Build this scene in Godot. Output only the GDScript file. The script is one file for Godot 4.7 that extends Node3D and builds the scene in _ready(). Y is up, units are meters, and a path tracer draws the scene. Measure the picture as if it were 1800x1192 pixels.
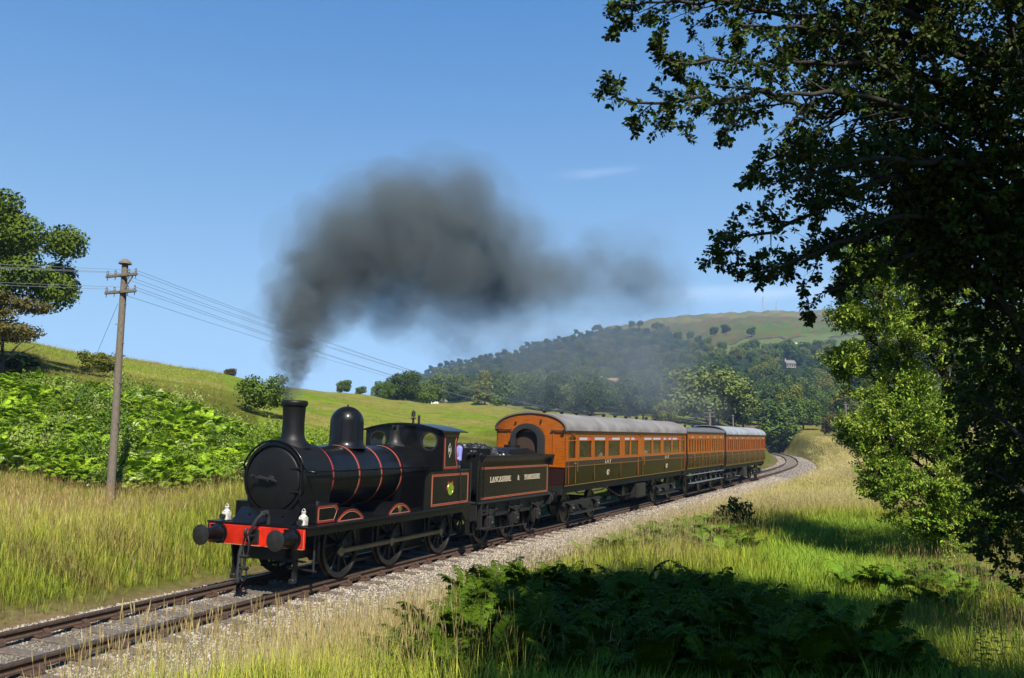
extends Node3D
# A steam train on a curve under a hillside. World: x right, y up, -z away from the camera; rail tops at y = 0 by the engine.

const EYE := 2.638
# ---- ground heights: rows are directions (x / distance), columns distances ----
const DN := [0, 6, 9, 12, 15, 18, 21, 25, 30, 36, 45, 60, 80, 110, 145, 200, 300, 450, 650, 900, 1300, 1700, 2600]
const UN := [-0.834, -0.601, -0.467, -0.360, -0.274, -0.200, -0.133, -0.080, -0.020, 0.047, 0.120, 0.200, 0.280, 0.360, 0.414, 0.481, 0.601, 0.868]
const YT := [
	[0.90, 0.30, 0.00, 0.69, 1.47, 2.20, 3.02, 3.97, 5.15, 6.63, 8.80, 12.00, 14.83, 18.00, 17.08, 16.00, 2.76, -10.54, -17.93, -9.52, 0.00, 15.48, 40.00],
	[0.90, 0.50, -0.08, -0.10, 0.38, 0.75, 1.09, 1.53, 2.65, 4.75, 7.31, 10.07, 12.81, 15.96, 15.79, 15.58, -1.19, -18.03, -28.37, -21.72, -14.19, -8.70, 0.00],
	[1.00, 0.75, 0.05, -0.10, 0.28, 0.56, 0.75, 1.04, 2.41, 4.21, 6.10, 8.25, 11.09, 13.44, 14.42, 15.58, -1.19, -18.03, -28.37, -21.72, -14.19, -8.70, 0.00],
	[1.00, 0.75, 0.25, 0.00, -0.10, 0.11, 0.70, 1.04, 2.01, 3.58, 5.38, 7.16, 9.74, 11.67, 12.24, 12.92, -2.87, -18.73, -28.37, -21.72, -14.19, -8.70, 0.00],
	[1.00, 0.75, 0.27, 0.05, -0.10, -0.10, 0.23, 1.43, 1.89, 3.01, 4.27, 5.80, 7.92, 10.50, 11.57, 11.59, -3.71, -19.07, -28.37, -21.72, -14.19, -8.70, 0.00],
	[1.00, 0.75, 0.28, 0.10, 0.00, -0.06, -0.07, 0.37, 2.05, 2.70, 3.70, 5.00, 6.96, 9.54, 11.37, 12.65, 0.64, -11.42, -16.90, -4.28, 10.00, 17.74, 30.00],
	[1.00, 0.75, 0.28, 0.10, 0.00, -0.04, -0.08, -0.03, 1.13, 2.59, 3.29, 4.21, 5.79, 8.54, 10.17, 12.39, 16.07, 20.00, 41.30, 60.92, 98.45, 110.93, 118.99],
	[1.00, 0.75, 0.29, 0.15, 0.05, -0.01, -0.05, -0.09, 0.00, 1.63, 2.91, 3.74, 5.26, 7.98, 9.93, 12.34, 18.45, 31.05, 49.30, 77.39, 125.21, 138.70, 153.55],
	[1.00, 0.75, 0.29, 0.15, 0.09, 0.03, -0.01, -0.06, -0.08, 0.24, 2.15, 3.83, 5.05, 7.06, 8.91, 11.87, 19.42, 31.16, 53.68, 85.39, 139.10, 148.13, 153.55],
	[1.00, 0.75, 0.29, 0.15, 0.11, 0.07, 0.04, 0.00, -0.06, -0.05, 0.66, 3.03, 4.37, 5.85, 7.33, 10.36, 17.88, 32.48, 57.98, 95.85, 162.92, 164.09, 153.55],
	[1.00, 0.75, 0.29, 0.15, 0.12, 0.09, 0.06, 0.03, 0.00, 0.00, 0.16, 1.52, 3.47, 4.85, 6.14, 8.98, 17.17, 34.84, 66.46, 111.04, 187.59, 180.72, 153.55],
	[1.00, 0.75, 0.28, 0.10, 0.08, 0.06, 0.04, 0.02, 0.00, 0.04, 0.10, 0.50, 2.13, 3.64, 5.09, 8.55, 18.00, 38.11, 73.02, 125.67, 204.52, 192.05, 153.55],
	[1.00, 0.75, 0.27, 0.05, 0.04, 0.03, 0.03, 0.02, 0.01, 0.00, 0.06, 0.20, 0.55, 1.32, 2.61, 6.39, 15.66, 40.99, 83.16, 133.51, 210.13, 226.19, 240.46],
	[1.00, 0.75, 0.27, 0.05, 0.04, 0.03, 0.03, 0.02, 0.01, 0.00, 0.03, 0.10, 0.39, 1.33, 3.23, 6.67, 15.66, 41.29, 83.06, 133.97, 213.53, 228.58, 240.46],
	[1.00, 0.75, 0.27, 0.05, 0.04, 0.03, 0.03, 0.02, 0.01, 0.00, 0.06, 0.20, 0.95, 1.62, 3.46, 6.78, 17.06, 42.03, 82.86, 133.46, 215.14, 229.78, 240.46],
	[1.00, 0.75, 0.27, 0.05, 0.04, 0.03, 0.02, 0.01, 0.00, 0.04, 0.10, 0.55, 1.40, 2.84, 5.09, 8.28, 18.06, 42.03, 82.86, 134.18, 216.92, 230.98, 240.46],
	[1.00, 0.75, 0.25, 0.00, 0.04, 0.08, 0.15, 0.32, 0.50, 0.90, 1.40, 2.44, 3.49, 4.65, 6.93, 9.60, 19.05, 42.03, 82.86, 134.18, 219.35, 232.77, 240.46],
	[0.90, 0.70, 0.64, 0.60, 0.86, 1.07, 1.32, 1.74, 2.20, 3.00, 4.00, 5.30, 5.82, 5.38, 7.63, 10.26, 24.05, 44.63, 81.96, 137.12, 217.73, 231.58, 240.46],
]
# ---- the line of the railway: heading and height against distance along the track from the front buffer beam ----
const NODE_S := [-25.0, 0.0, 15.0, 32.0, 50.0, 68.0, 90.0, 110.0, 140.0, 200.0]
const HEAD := [0.2215, 0.3686, 0.4248, 0.4494, 0.4462, 0.4158, 0.3614, 0.3119, 0.2708, 0.1835]
const RISE := [0.081, 0.0, 0.005, 0.173, 0.365, 0.517, 0.695, 0.879, 1.193, 1.797]
const START := Vector2(-4.9446, 16.8262)
const CANT := 0.0285

var used := {}
var M := {}
var rng := RandomNumberGenerator.new()
var bumps := FastNoiseLite.new()
var patch := FastNoiseLite.new()
var TX := PackedFloat32Array()
var TDD := PackedFloat32Array()
var TT := PackedFloat32Array()
var TH := PackedFloat32Array()
var LATX := PackedFloat32Array()
var LATC := PackedFloat32Array()
var LATH := PackedFloat32Array()
var LATT := PackedFloat32Array()
var GRID := PackedFloat32Array()
const GU := 91
const GD := 141


class MB:
	var v := PackedVector3Array()
	var n := PackedVector3Array()
	var uv := PackedVector2Array()
	var c := PackedColorArray()
	var ix := PackedInt32Array()
	var t := Transform3D.IDENTITY
	var col := Color(1, 1, 1)
	var use_c := false

	func vert(p: Vector3, nn: Vector3, u := Vector2.ZERO) -> int:
		v.append(t * p)
		n.append((t.basis * nn).normalized())
		uv.append(u)
		if use_c:
			c.append(col)
		return v.size() - 1

	func tri(a: int, b: int, d: int) -> void:   # counter-clockwise seen from outside
		ix.append(a)
		ix.append(d)
		ix.append(b)

	func quad(a: Vector3, b: Vector3, d: Vector3, e: Vector3) -> void:
		var nn := (d - a).cross(e - b)
		var i := vert(a, nn, Vector2(0, 0))
		vert(b, nn, Vector2(1, 0))
		vert(d, nn, Vector2(1, 1))
		vert(e, nn, Vector2(0, 1))
		tri(i, i + 1, i + 2)
		tri(i, i + 2, i + 3)

	func oquad(a: Vector3, b: Vector3, d: Vector3, e: Vector3, out: Vector3) -> void:
		if (d - a).cross(e - b).dot(out) < 0.0:
			quad(a, e, d, b)
		else:
			quad(a, b, d, e)

	func face(a: Vector3, b: Vector3, d: Vector3, out := Vector3.ZERO) -> void:
		var nn := (b - a).cross(d - a)
		var flip := nn.dot(out) < 0.0
		if flip:
			nn = -nn
		var i := vert(a, nn, Vector2(0, 0))
		vert(b, nn, Vector2(1, 0))
		vert(d, nn, Vector2(0, 1))
		if flip:
			tri(i, i + 2, i + 1)
		else:
			tri(i, i + 1, i + 2)

	func box(ctr: Vector3, s: Vector3, bev := 0.0, rot := Basis.IDENTITY) -> void:
		var h := s * 0.5
		var keep := t
		t = t * Transform3D(rot, ctr)
		var b: float = min(bev, min(h.x, min(h.y, h.z)) * 0.45)
		if b <= 0.0:
			for ax in 3:
				for sg: float in [-1.0, 1.0]:
					var o := Vector3.ZERO
					o[ax] = sg
					var p := []
					for q in [[-1, -1], [1, -1], [1, 1], [-1, 1]]:
						var w := Vector3.ZERO
						w[ax] = sg * h[ax]
						w[(ax + 1) % 3] = q[0] * h[(ax + 1) % 3]
						w[(ax + 2) % 3] = q[1] * h[(ax + 2) % 3]
						p.append(w)
					oquad(p[0], p[1], p[2], p[3], o)
		else:
			var k := func(sx: float, sy: float, sz: float, ax: int) -> Vector3:
				var w := Vector3(sx * (h.x - b), sy * (h.y - b), sz * (h.z - b))
				w[ax] = [sx * h.x, sy * h.y, sz * h.z][ax]
				return w
			for ax in 3:
				var a1 := (ax + 1) % 3
				var a2 := (ax + 2) % 3
				for sg: float in [-1.0, 1.0]:
					var o := Vector3.ZERO
					o[ax] = sg
					var p := []
					for q in [[-1.0, -1.0], [1.0, -1.0], [1.0, 1.0], [-1.0, 1.0]]:
						var sgn := Vector3.ZERO
						sgn[ax] = sg
						sgn[a1] = q[0]
						sgn[a2] = q[1]
						p.append(k.call(sgn.x, sgn.y, sgn.z, ax))
					oquad(p[0], p[1], p[2], p[3], o)
					for sg2: float in [-1.0, 1.0]:   # the edge between faces ax and a1
						var lo := Vector3.ZERO
						lo[ax] = sg
						lo[a1] = sg2
						lo[a2] = -1.0
						var hi := lo
						hi[a2] = 1.0
						oquad(k.call(lo.x, lo.y, lo.z, ax), k.call(hi.x, hi.y, hi.z, ax), k.call(hi.x, hi.y, hi.z, a1), k.call(lo.x, lo.y, lo.z, a1), lo + hi)
			for sx: float in [-1.0, 1.0]:
				for sy: float in [-1.0, 1.0]:
					for sz: float in [-1.0, 1.0]:
						face(k.call(sx, sy, sz, 0), k.call(sx, sy, sz, 1), k.call(sx, sy, sz, 2), Vector3(sx, sy, sz))
		t = keep

	# a bar of square section between two points
	func bar(a: Vector3, b: Vector3, w: float, h: float, bev := 0.0) -> void:
		var x := (b - a).normalized()
		var up := Vector3.UP if absf(x.y) < 0.95 else Vector3.RIGHT
		var z := x.cross(up).normalized()
		box((a + b) * 0.5, Vector3(a.distance_to(b), h, w), bev, Basis(x, z.cross(x), z))

	func lathe(prof: Array, at: Vector3, axis: Vector3, seg := 16, a0 := 0.0, a1 := TAU, crease := 0.7) -> void:
		var y := axis.normalized()
		var x := (Vector3.UP if absf(y.y) < 0.9 else Vector3.RIGHT).cross(y).normalized()
		var z := x.cross(y)
		var m := prof.size()
		var sn := []
		for i in m - 1:
			var d: Vector2 = prof[i + 1] - prof[i]
			sn.append(Vector2(-d.y, d.x).normalized() if d.length() > 1e-6 else Vector2(0, 1))   # (axial, radial) with axial along x of prof
		for i in m - 1:
			var n0: Vector2 = sn[i]
			var n1: Vector2 = sn[i]
			if i > 0 and sn[i - 1].dot(sn[i]) > crease:
				n0 = (sn[i - 1] + sn[i]).normalized()
			if i < m - 2 and sn[i + 1].dot(sn[i]) > crease:
				n1 = (sn[i + 1] + sn[i]).normalized()
			var base := v.size()
			for k in seg + 1:
				var a := a0 + (a1 - a0) * k / seg
				var r := x * cos(a) + z * sin(a)
				vert(at + y * prof[i].x + r * prof[i].y, y * n0.x + r * n0.y, Vector2(float(k) / seg, prof[i].x))
				vert(at + y * prof[i + 1].x + r * prof[i + 1].y, y * n1.x + r * n1.y, Vector2(float(k) / seg, prof[i + 1].x))
			for k in seg:
				var q := base + 2 * k
				tri(q, q + 1, q + 3)
				tri(q, q + 3, q + 2)

	func cyl(a: Vector3, b: Vector3, r0: float, r1 := -1.0, seg := 10) -> void:
		if r1 < 0.0:
			r1 = r0
		var l := a.distance_to(b)
		lathe([Vector2(0, 0), Vector2(0, r0), Vector2(l, r1), Vector2(l, 0)], a, b - a, seg)

	func tube(pts: Array, r: float, seg := 6, r_end := -1.0) -> void:
		if r_end < 0.0:
			r_end = r
		var m := pts.size()
		var side := Vector3.ZERO
		var base := v.size()
		for i in m:
			var d: Vector3 = (pts[min(i + 1, m - 1)] - pts[max(i - 1, 0)]).normalized()
			if side == Vector3.ZERO:
				side = d.cross(Vector3.UP if absf(d.y) < 0.9 else Vector3.RIGHT).normalized()
			side = (side - d * side.dot(d)).normalized()
			var up := d.cross(side)
			var rr := lerpf(r, r_end, float(i) / (m - 1))
			for k in seg + 1:
				var a := TAU * k / seg
				var o := side * cos(a) + up * sin(a)
				vert(pts[i] + o * rr, o, Vector2(float(k) / seg, i))
		for i in m - 1:
			for k in seg:
				var q := base + i * (seg + 1) + k
				tri(q, q + 1, q + seg + 2)
				tri(q, q + seg + 2, q + seg + 1)
		for e: int in [0, m - 1]:
			var o: Vector3 = (pts[0] - pts[1]) if e == 0 else (pts[m - 1] - pts[m - 2])
			var q := base + e * (seg + 1)
			for k in range(1, seg - 1):
				face(t.affine_inverse() * v[q], t.affine_inverse() * v[q + k], t.affine_inverse() * v[q + k + 1], o)

	# a polygon in the plane of ex and ey, extruded along ez from z0 to z1
	func prism(poly: PackedVector2Array, at: Vector3, ex: Vector3, ey: Vector3, z0: float, z1: float, crease := 0.75) -> void:
		var ez := ex.cross(ey)
		var area := 0.0
		var m := poly.size()
		for i in m:
			area += poly[i].cross(poly[(i + 1) % m])
		if area < 0.0:
			poly.reverse()
		var P := func(q: Vector2, z: float) -> Vector3: return at + ex * q.x + ey * q.y + ez * z
		var idx := Geometry2D.triangulate_polygon(poly)
		for side in [z0, z1]:
			var base := v.size()
			for q in poly:
				vert(P.call(q, side), ez * (1.0 if side == max(z0, z1) else -1.0), q)
			for k in range(0, idx.size(), 3):
				var a := idx[k]
				var b := idx[k + 1]
				var d := idx[k + 2]
				if ((poly[b] - poly[a]).cross(poly[d] - poly[a]) > 0.0) != (side == max(z0, z1)):
					var sw := b
					b = d
					d = sw
				tri(base + a, base + b, base + d)
		var sn := []
		for i in m:
			var e := poly[(i + 1) % m] - poly[i]
			sn.append(Vector2(e.y, -e.x).normalized())
		for i in m:
			var j := (i + 1) % m
			var n0: Vector2 = sn[i]
			var n1: Vector2 = sn[i]
			if sn[(i + m - 1) % m].dot(sn[i]) > crease:
				n0 = (n0 + sn[(i + m - 1) % m]).normalized()
			if sn[j].dot(sn[i]) > crease:
				n1 = (n1 + sn[j]).normalized()
			var lo: float = min(z0, z1)
			var hi: float = max(z0, z1)
			var a := vert(P.call(poly[i], lo), ex * n0.x + ey * n0.y, Vector2(0, 0))
			vert(P.call(poly[j], lo), ex * n1.x + ey * n1.y, Vector2(1, 0))
			vert(P.call(poly[j], hi), ex * n1.x + ey * n1.y, Vector2(1, 1))
			vert(P.call(poly[i], hi), ex * n0.x + ey * n0.y, Vector2(0, 1))
			tri(a, a + 1, a + 2)
			tri(a, a + 2, a + 3)

	func mesh() -> ArrayMesh:
		var arr := []
		arr.resize(Mesh.ARRAY_MAX)
		arr[Mesh.ARRAY_VERTEX] = v
		arr[Mesh.ARRAY_NORMAL] = n
		arr[Mesh.ARRAY_TEX_UV] = uv
		if use_c:
			arr[Mesh.ARRAY_COLOR] = c
		arr[Mesh.ARRAY_INDEX] = ix
		var m := ArrayMesh.new()
		m.add_surface_from_arrays(Mesh.PRIMITIVE_TRIANGLES, arr)
		return m


# ---------------------------------------------------------------- names, things, parts
func nm(parent: Node, called: String) -> String:
	var k := str(parent.get_instance_id()) + "/" + called
	var i: int = used.get(k, 0)
	used[k] = i + 1
	return called if i == 0 else "%s_%03d" % [called, i]


func tag(o: Node, label: String, category := "", group := "", kind := "") -> Node:
	if label:
		o.set_meta("label", label)
	if category:
		o.set_meta("category", category)
	if group:
		o.set_meta("group", group)
	if kind:
		o.set_meta("kind", kind)
	return o


func thing(called: String, label: String, category: String, xf := Transform3D.IDENTITY, group := "", kind := "") -> Node3D:
	var o := Node3D.new()
	o.name = nm(self, called)
	o.transform = xf
	tag(o, label, category, group, kind)
	add_child(o, true)
	return o


func part(p: Node, called: String, shape, material: Material, xf := Transform3D.IDENTITY) -> MeshInstance3D:
	var o := MeshInstance3D.new()
	o.name = nm(p, called)
	o.mesh = shape.mesh() if shape is MB else shape
	o.material_override = material
	o.transform = xf
	o.cast_shadow = GeometryInstance3D.SHADOW_CASTING_SETTING_ON
	p.add_child(o, true)
	return o


func many(p: Node, called: String, shape: Mesh, material: Material, where: Array, tints := []) -> MultiMeshInstance3D:
	var mm := MultiMesh.new()
	mm.transform_format = MultiMesh.TRANSFORM_3D
	mm.use_colors = tints.size() > 0
	mm.mesh = shape
	mm.instance_count = where.size()
	for i in where.size():
		mm.set_instance_transform(i, where[i])
		if tints:
			mm.set_instance_color(i, tints[i])
	var o := MultiMeshInstance3D.new()
	o.name = nm(p, called)
	o.multimesh = mm
	o.material_override = material
	p.add_child(o, true)
	return o


func paint(r: float, g: float, b: float, rough := 0.7, metal := 0.0) -> StandardMaterial3D:
	var m := StandardMaterial3D.new()
	m.albedo_color = Color(r, g, b).linear_to_srgb()
	m.roughness = rough
	m.metallic = metal
	return m


func noise_tex(freq: float, lo: Color, hi: Color, octaves := 4, size := 512, seed_ := 1, kind := FastNoiseLite.TYPE_SIMPLEX_SMOOTH) -> NoiseTexture2D:
	var t := NoiseTexture2D.new()
	var f := FastNoiseLite.new()
	f.noise_type = kind
	f.frequency = freq
	f.fractal_octaves = octaves
	f.seed = seed_
	t.noise = f
	t.width = size
	t.height = size
	t.seamless = true
	var g := Gradient.new()
	g.set_color(0, lo)
	g.set_color(1, hi)
	t.color_ramp = g
	return t


# ---------------------------------------------------------------- railway geometry
func table(xs: Array, ys: Array, x: float) -> float:
	if x <= xs[0]:
		return ys[0]
	for i in xs.size() - 1:
		if x <= xs[i + 1]:
			return lerpf(ys[i], ys[i + 1], (x - xs[i]) / (xs[i + 1] - xs[i]))
	return ys[-1]


const S0 := -45.0
const DS := 0.25


func lay_line() -> void:
	var count := int((240.0 - S0) / DS) + 1
	var x := 0.0
	var d := 0.0
	for i in count:
		var s := S0 + i * DS
		var a: float = table(NODE_S, HEAD, s)
		TX.append(x)
		TDD.append(d)
		TT.append(a)
		TH.append(table(NODE_S, RISE, s) * smoothstep(0.0, 1.0, clampf(s / 20.0, 0.0, 1.0)))
		x += sin(a) * DS
		d += cos(a) * DS
	var i0 := int(-S0 / DS)
	var off := START - Vector2(TX[i0], TDD[i0])
	for i in count:
		TX[i] += off.x
		TDD[i] += off.y
	var j := 0
	for k in 480:
		var dd := -20.0 + k * 0.5
		while j < count - 2 and TDD[j + 1] < dd:
			j += 1
		LATX.append(TX[j] + (dd - TDD[j]) * tan(TT[j]))
		LATC.append(cos(TT[j]))
		LATH.append(TH[j])
		LATT.append(TT[j])


func along(s: float) -> Array:   # [position of the rail-top centre, heading, height]
	var f := clampf((s - S0) / DS, 0.0, TX.size() - 1.001)
	var i := int(f)
	var w := f - i
	return [Vector3(lerpf(TX[i], TX[i + 1], w), lerpf(TH[i], TH[i + 1], w), -lerpf(TDD[i], TDD[i + 1], w)), lerpf(TT[i], TT[i + 1], w)]


func cant_at(s: float) -> float:
	return CANT * (1.0 - smoothstep(55.0, 80.0, s))


func frame_between(s0: float, s1: float, s_origin: float) -> Transform3D:   # x back along the train, y up, z towards the near side
	var a: Vector3 = along(s0)[0]
	var b: Vector3 = along(s1)[0]
	var x := (b - a).normalized()
	var z := x.cross(Vector3.UP).normalized()
	z = (z - Vector3(0, cant_at((s0 + s1) * 0.5), 0)).normalized()
	z = (z - x * z.dot(x)).normalized()
	return Transform3D(Basis(x, z.cross(x), z), a + x * (s_origin - s0))


func on_track(s: float) -> Transform3D:
	return frame_between(s - 0.3, s + 0.3, s)


func lateral(x: float, d: float) -> float:   # + towards the camera side
	var f := clampf((d + 20.0) * 2.0, 0.0, 478.0)
	var i := int(f)
	return (x - lerpf(LATX[i], LATX[i + 1], f - i)) * LATC[i]


# ---------------------------------------------------------------- ground
func build_heights() -> void:
	for iu in GU:
		var u := -0.9 + 1.8 * iu / (GU - 1)
		for j in GD:
			var d := d_of(j)
			var k := 0
			while k < DN.size() - 2 and DN[k + 1] < d:
				k += 1
			var c := 0
			while c < UN.size() - 2 and UN[c + 1] < u:
				c += 1
			var w := clampf((u - UN[c]) / (UN[c + 1] - UN[c]), 0.0, 1.0)
			w = lerpf(w, smoothstep(0.0, 1.0, w), 0.6)
			var y := []
			for cc in [c, c + 1]:
				var r: Array = YT[cc]
				var k0: int = max(k - 1, 0)
				var k3: int = min(k + 2, DN.size() - 1)
				var t1 := float(DN[k + 1] - DN[k])
				var tw := clampf((d - DN[k]) / t1, 0.0, 1.0)
				var cub := cubic_interpolate_in_time(r[k], r[k + 1], r[k0], r[k3], tw, t1, float(DN[k0] - DN[k]) if k0 < k else -t1, float(DN[k3] - DN[k]) if k3 > k + 1 else t1 * 2.0)
				y.append(lerpf(cub, lerpf(r[k], r[k + 1], tw), 0.4))
			GRID.append(lerpf(y[0], y[1], w))


func d_of(j: float) -> float:
	return 3.0 * (exp(j / (GD - 1.0) * log(2603.0 / 3.0)) - 1.0)


func base_height(x: float, d: float) -> float:
	if d < 0.0:
		d = 0.0
	var u := x / maxf(d, 4.0)
	var fu := clampf((u + 0.9) / 1.8, 0.0, 0.9999) * (GU - 1)
	var fd := clampf(log(d / 3.0 + 1.0) / log(2603.0 / 3.0), 0.0, 0.9999) * (GD - 1)
	var i := int(fu)
	var j := int(fd)
	var a := i * GD + j
	return lerpf(lerpf(GRID[a], GRID[a + 1], fd - j), lerpf(GRID[a + GD], GRID[a + GD + 1], fd - j), fu - i)


func ground(x: float, d: float) -> float:
	var y := base_height(x, d)
	y += bumps.get_noise_2d(x * 3.0, d * 3.0) * 0.10 + bumps.get_noise_2d(x * 0.35, d * 0.35) * clampf(d * 0.006, 0.0, 5.0)
	if d > -15.0 and d < 215.0:
		var lat := lateral(x, d)
		var al := absf(lat)
		if al < 7.0:
			var i := int(clampf((d + 20.0) * 2.0, 0.0, 478.0))
			var form := LATH[i] - (0.42 if lat > -1.0 else lerpf(0.42, 0.27, clampf(-lat - 1.0, 0.0, 1.0))) - lat * CANT * 0.5
			y = lerpf(form, y, smoothstep(2.6 if lat > 0.0 else 1.7, 6.5 if lat > 0.0 else 4.6, al))
	return y


func _ready() -> void:
	rng.seed = 4711
	bumps.seed = 3
	bumps.frequency = 0.1
	bumps.fractal_octaves = 3
	patch.seed = 8
	patch.frequency = 0.05
	patch.fractal_octaves = 3
	lay_line()
	build_heights()

	# ---- camera ----
	var cam := Camera3D.new()
	cam.name = "camera"
	cam.position = Vector3(0, EYE, 0)
	cam.rotation_degrees = Vector3(7.288, 0, 0)
	cam.fov = 43.34
	cam.near = 0.1
	cam.far = 6000.0
	add_child(cam)
	cam.current = true

	# ---- sky, air, exposure ----
	var env := Environment.new()
	env.background_mode = Environment.BG_SKY
	var sky := Sky.new()
	var sm := ProceduralSkyMaterial.new()
	sm.sky_top_color = Color(0.0125, 0.094, 0.275).linear_to_srgb()
	sm.sky_horizon_color = Color(0.305, 0.475, 0.61).linear_to_srgb()
	sm.sky_curve = 0.19
	sm.ground_horizon_color = Color(0.21, 0.25, 0.2).linear_to_srgb()
	sm.ground_bottom_color = Color(0.06, 0.08, 0.03).linear_to_srgb()
	sm.sun_angle_max = 1.0
	sm.sky_cover = cirrus()
	sky.sky_material = sm
	env.sky = sky
	env.tonemap_mode = Environment.TONE_MAPPER_LINEAR
	env.tonemap_exposure = 2.0
	env.volumetric_fog_enabled = true
	env.volumetric_fog_density = 0.0
	env.fog_enabled = true
	env.fog_density = 0.00019
	env.fog_light_color = Color(0.66, 0.8, 1.0)
	env.sdfgi_enabled = true
	env.ssao_enabled = true
	env.ssil_enabled = true
	var we := WorldEnvironment.new()
	we.name = "environment"
	we.environment = env
	add_child(we)

	# ---- sun: behind the camera, a little to the right ----
	var sun := DirectionalLight3D.new()
	sun.name = "sun"
	var az := deg_to_rad(18.0)
	var el := deg_to_rad(48.0)
	var towards := Vector3(sin(az) * cos(el), sin(el), cos(az) * cos(el))
	sun.transform = Transform3D(Basis.looking_at(-towards), Vector3(0, 50, 0))
	sun.light_energy = 1.6
	sun.light_color = Color(1.0, 0.98, 0.94)
	sun.light_angular_distance = 0.53
	sun.shadow_enabled = true
	add_child(sun)

	materials()
	terrain()
	railway()
	far_country()
	locomotive()
	tender()
	carriages()
	people()
	telegraph()
	near_plants()
	trees()
	smoke()


func cirrus() -> ImageTexture:   # a few thin streaks of high cloud, low over the hill
	var w := 2048
	var h := 1024
	var im := Image.create_empty(w, h, false, Image.FORMAT_RGBA8)
	im.fill(Color(1, 1, 1, 0))
	var f := FastNoiseLite.new()
	f.seed = 21
	f.frequency = 0.02
	f.fractal_octaves = 4
	# azimuth, elevation, half width, half height (degrees), strength
	var streaks := [[6.0, 18.3, 3.0, 0.22, 0.34], [5.2, 18.0, 1.6, 0.12, 0.2], [16.5, 9.9, 6.0, 0.45, 0.5], [13.0, 10.3, 4.0, 0.3, 0.35], [3.0, 8.0, 9.0, 0.5, 0.3], [30.0, 9.0, 12.0, 0.8, 0.3],
		[-55.0, 12.0, 14.0, 0.8, 0.3], [70.0, 14.0, 12.0, 1.0, 0.3], [140.0, 11.0, 16.0, 0.9, 0.35], [-120.0, 15.0, 13.0, 0.8, 0.3]]
	for y in range(380, 512):
		var el := 90.0 - (y + 0.5) * 180.0 / h
		for x in w:
			var az := wrapf((x + 0.5) * 360.0 / w, -180.0, 180.0)
			var a := 0.0
			for s in streaks:
				var dx: float = (az - s[0]) / s[2]
				if absf(dx) > 2.2:
					continue
				var dy: float = (el - s[1] - dx * 0.12) / (s[3] * (1.0 + 0.5 * f.get_noise_2d(x * 2.0, s[1] * 50.0)))
				a += s[4] * exp(-dx * dx * 1.6 - dy * dy) * (0.75 + 0.6 * f.get_noise_2d(x * 1.2, y * 6.0))
			if a > 0.002:
				im.set_pixel(x, y, Color(0.50, 0.47, 0.44, clampf(a, 0.0, 1.0)))
	return ImageTexture.create_from_image(im)


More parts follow.
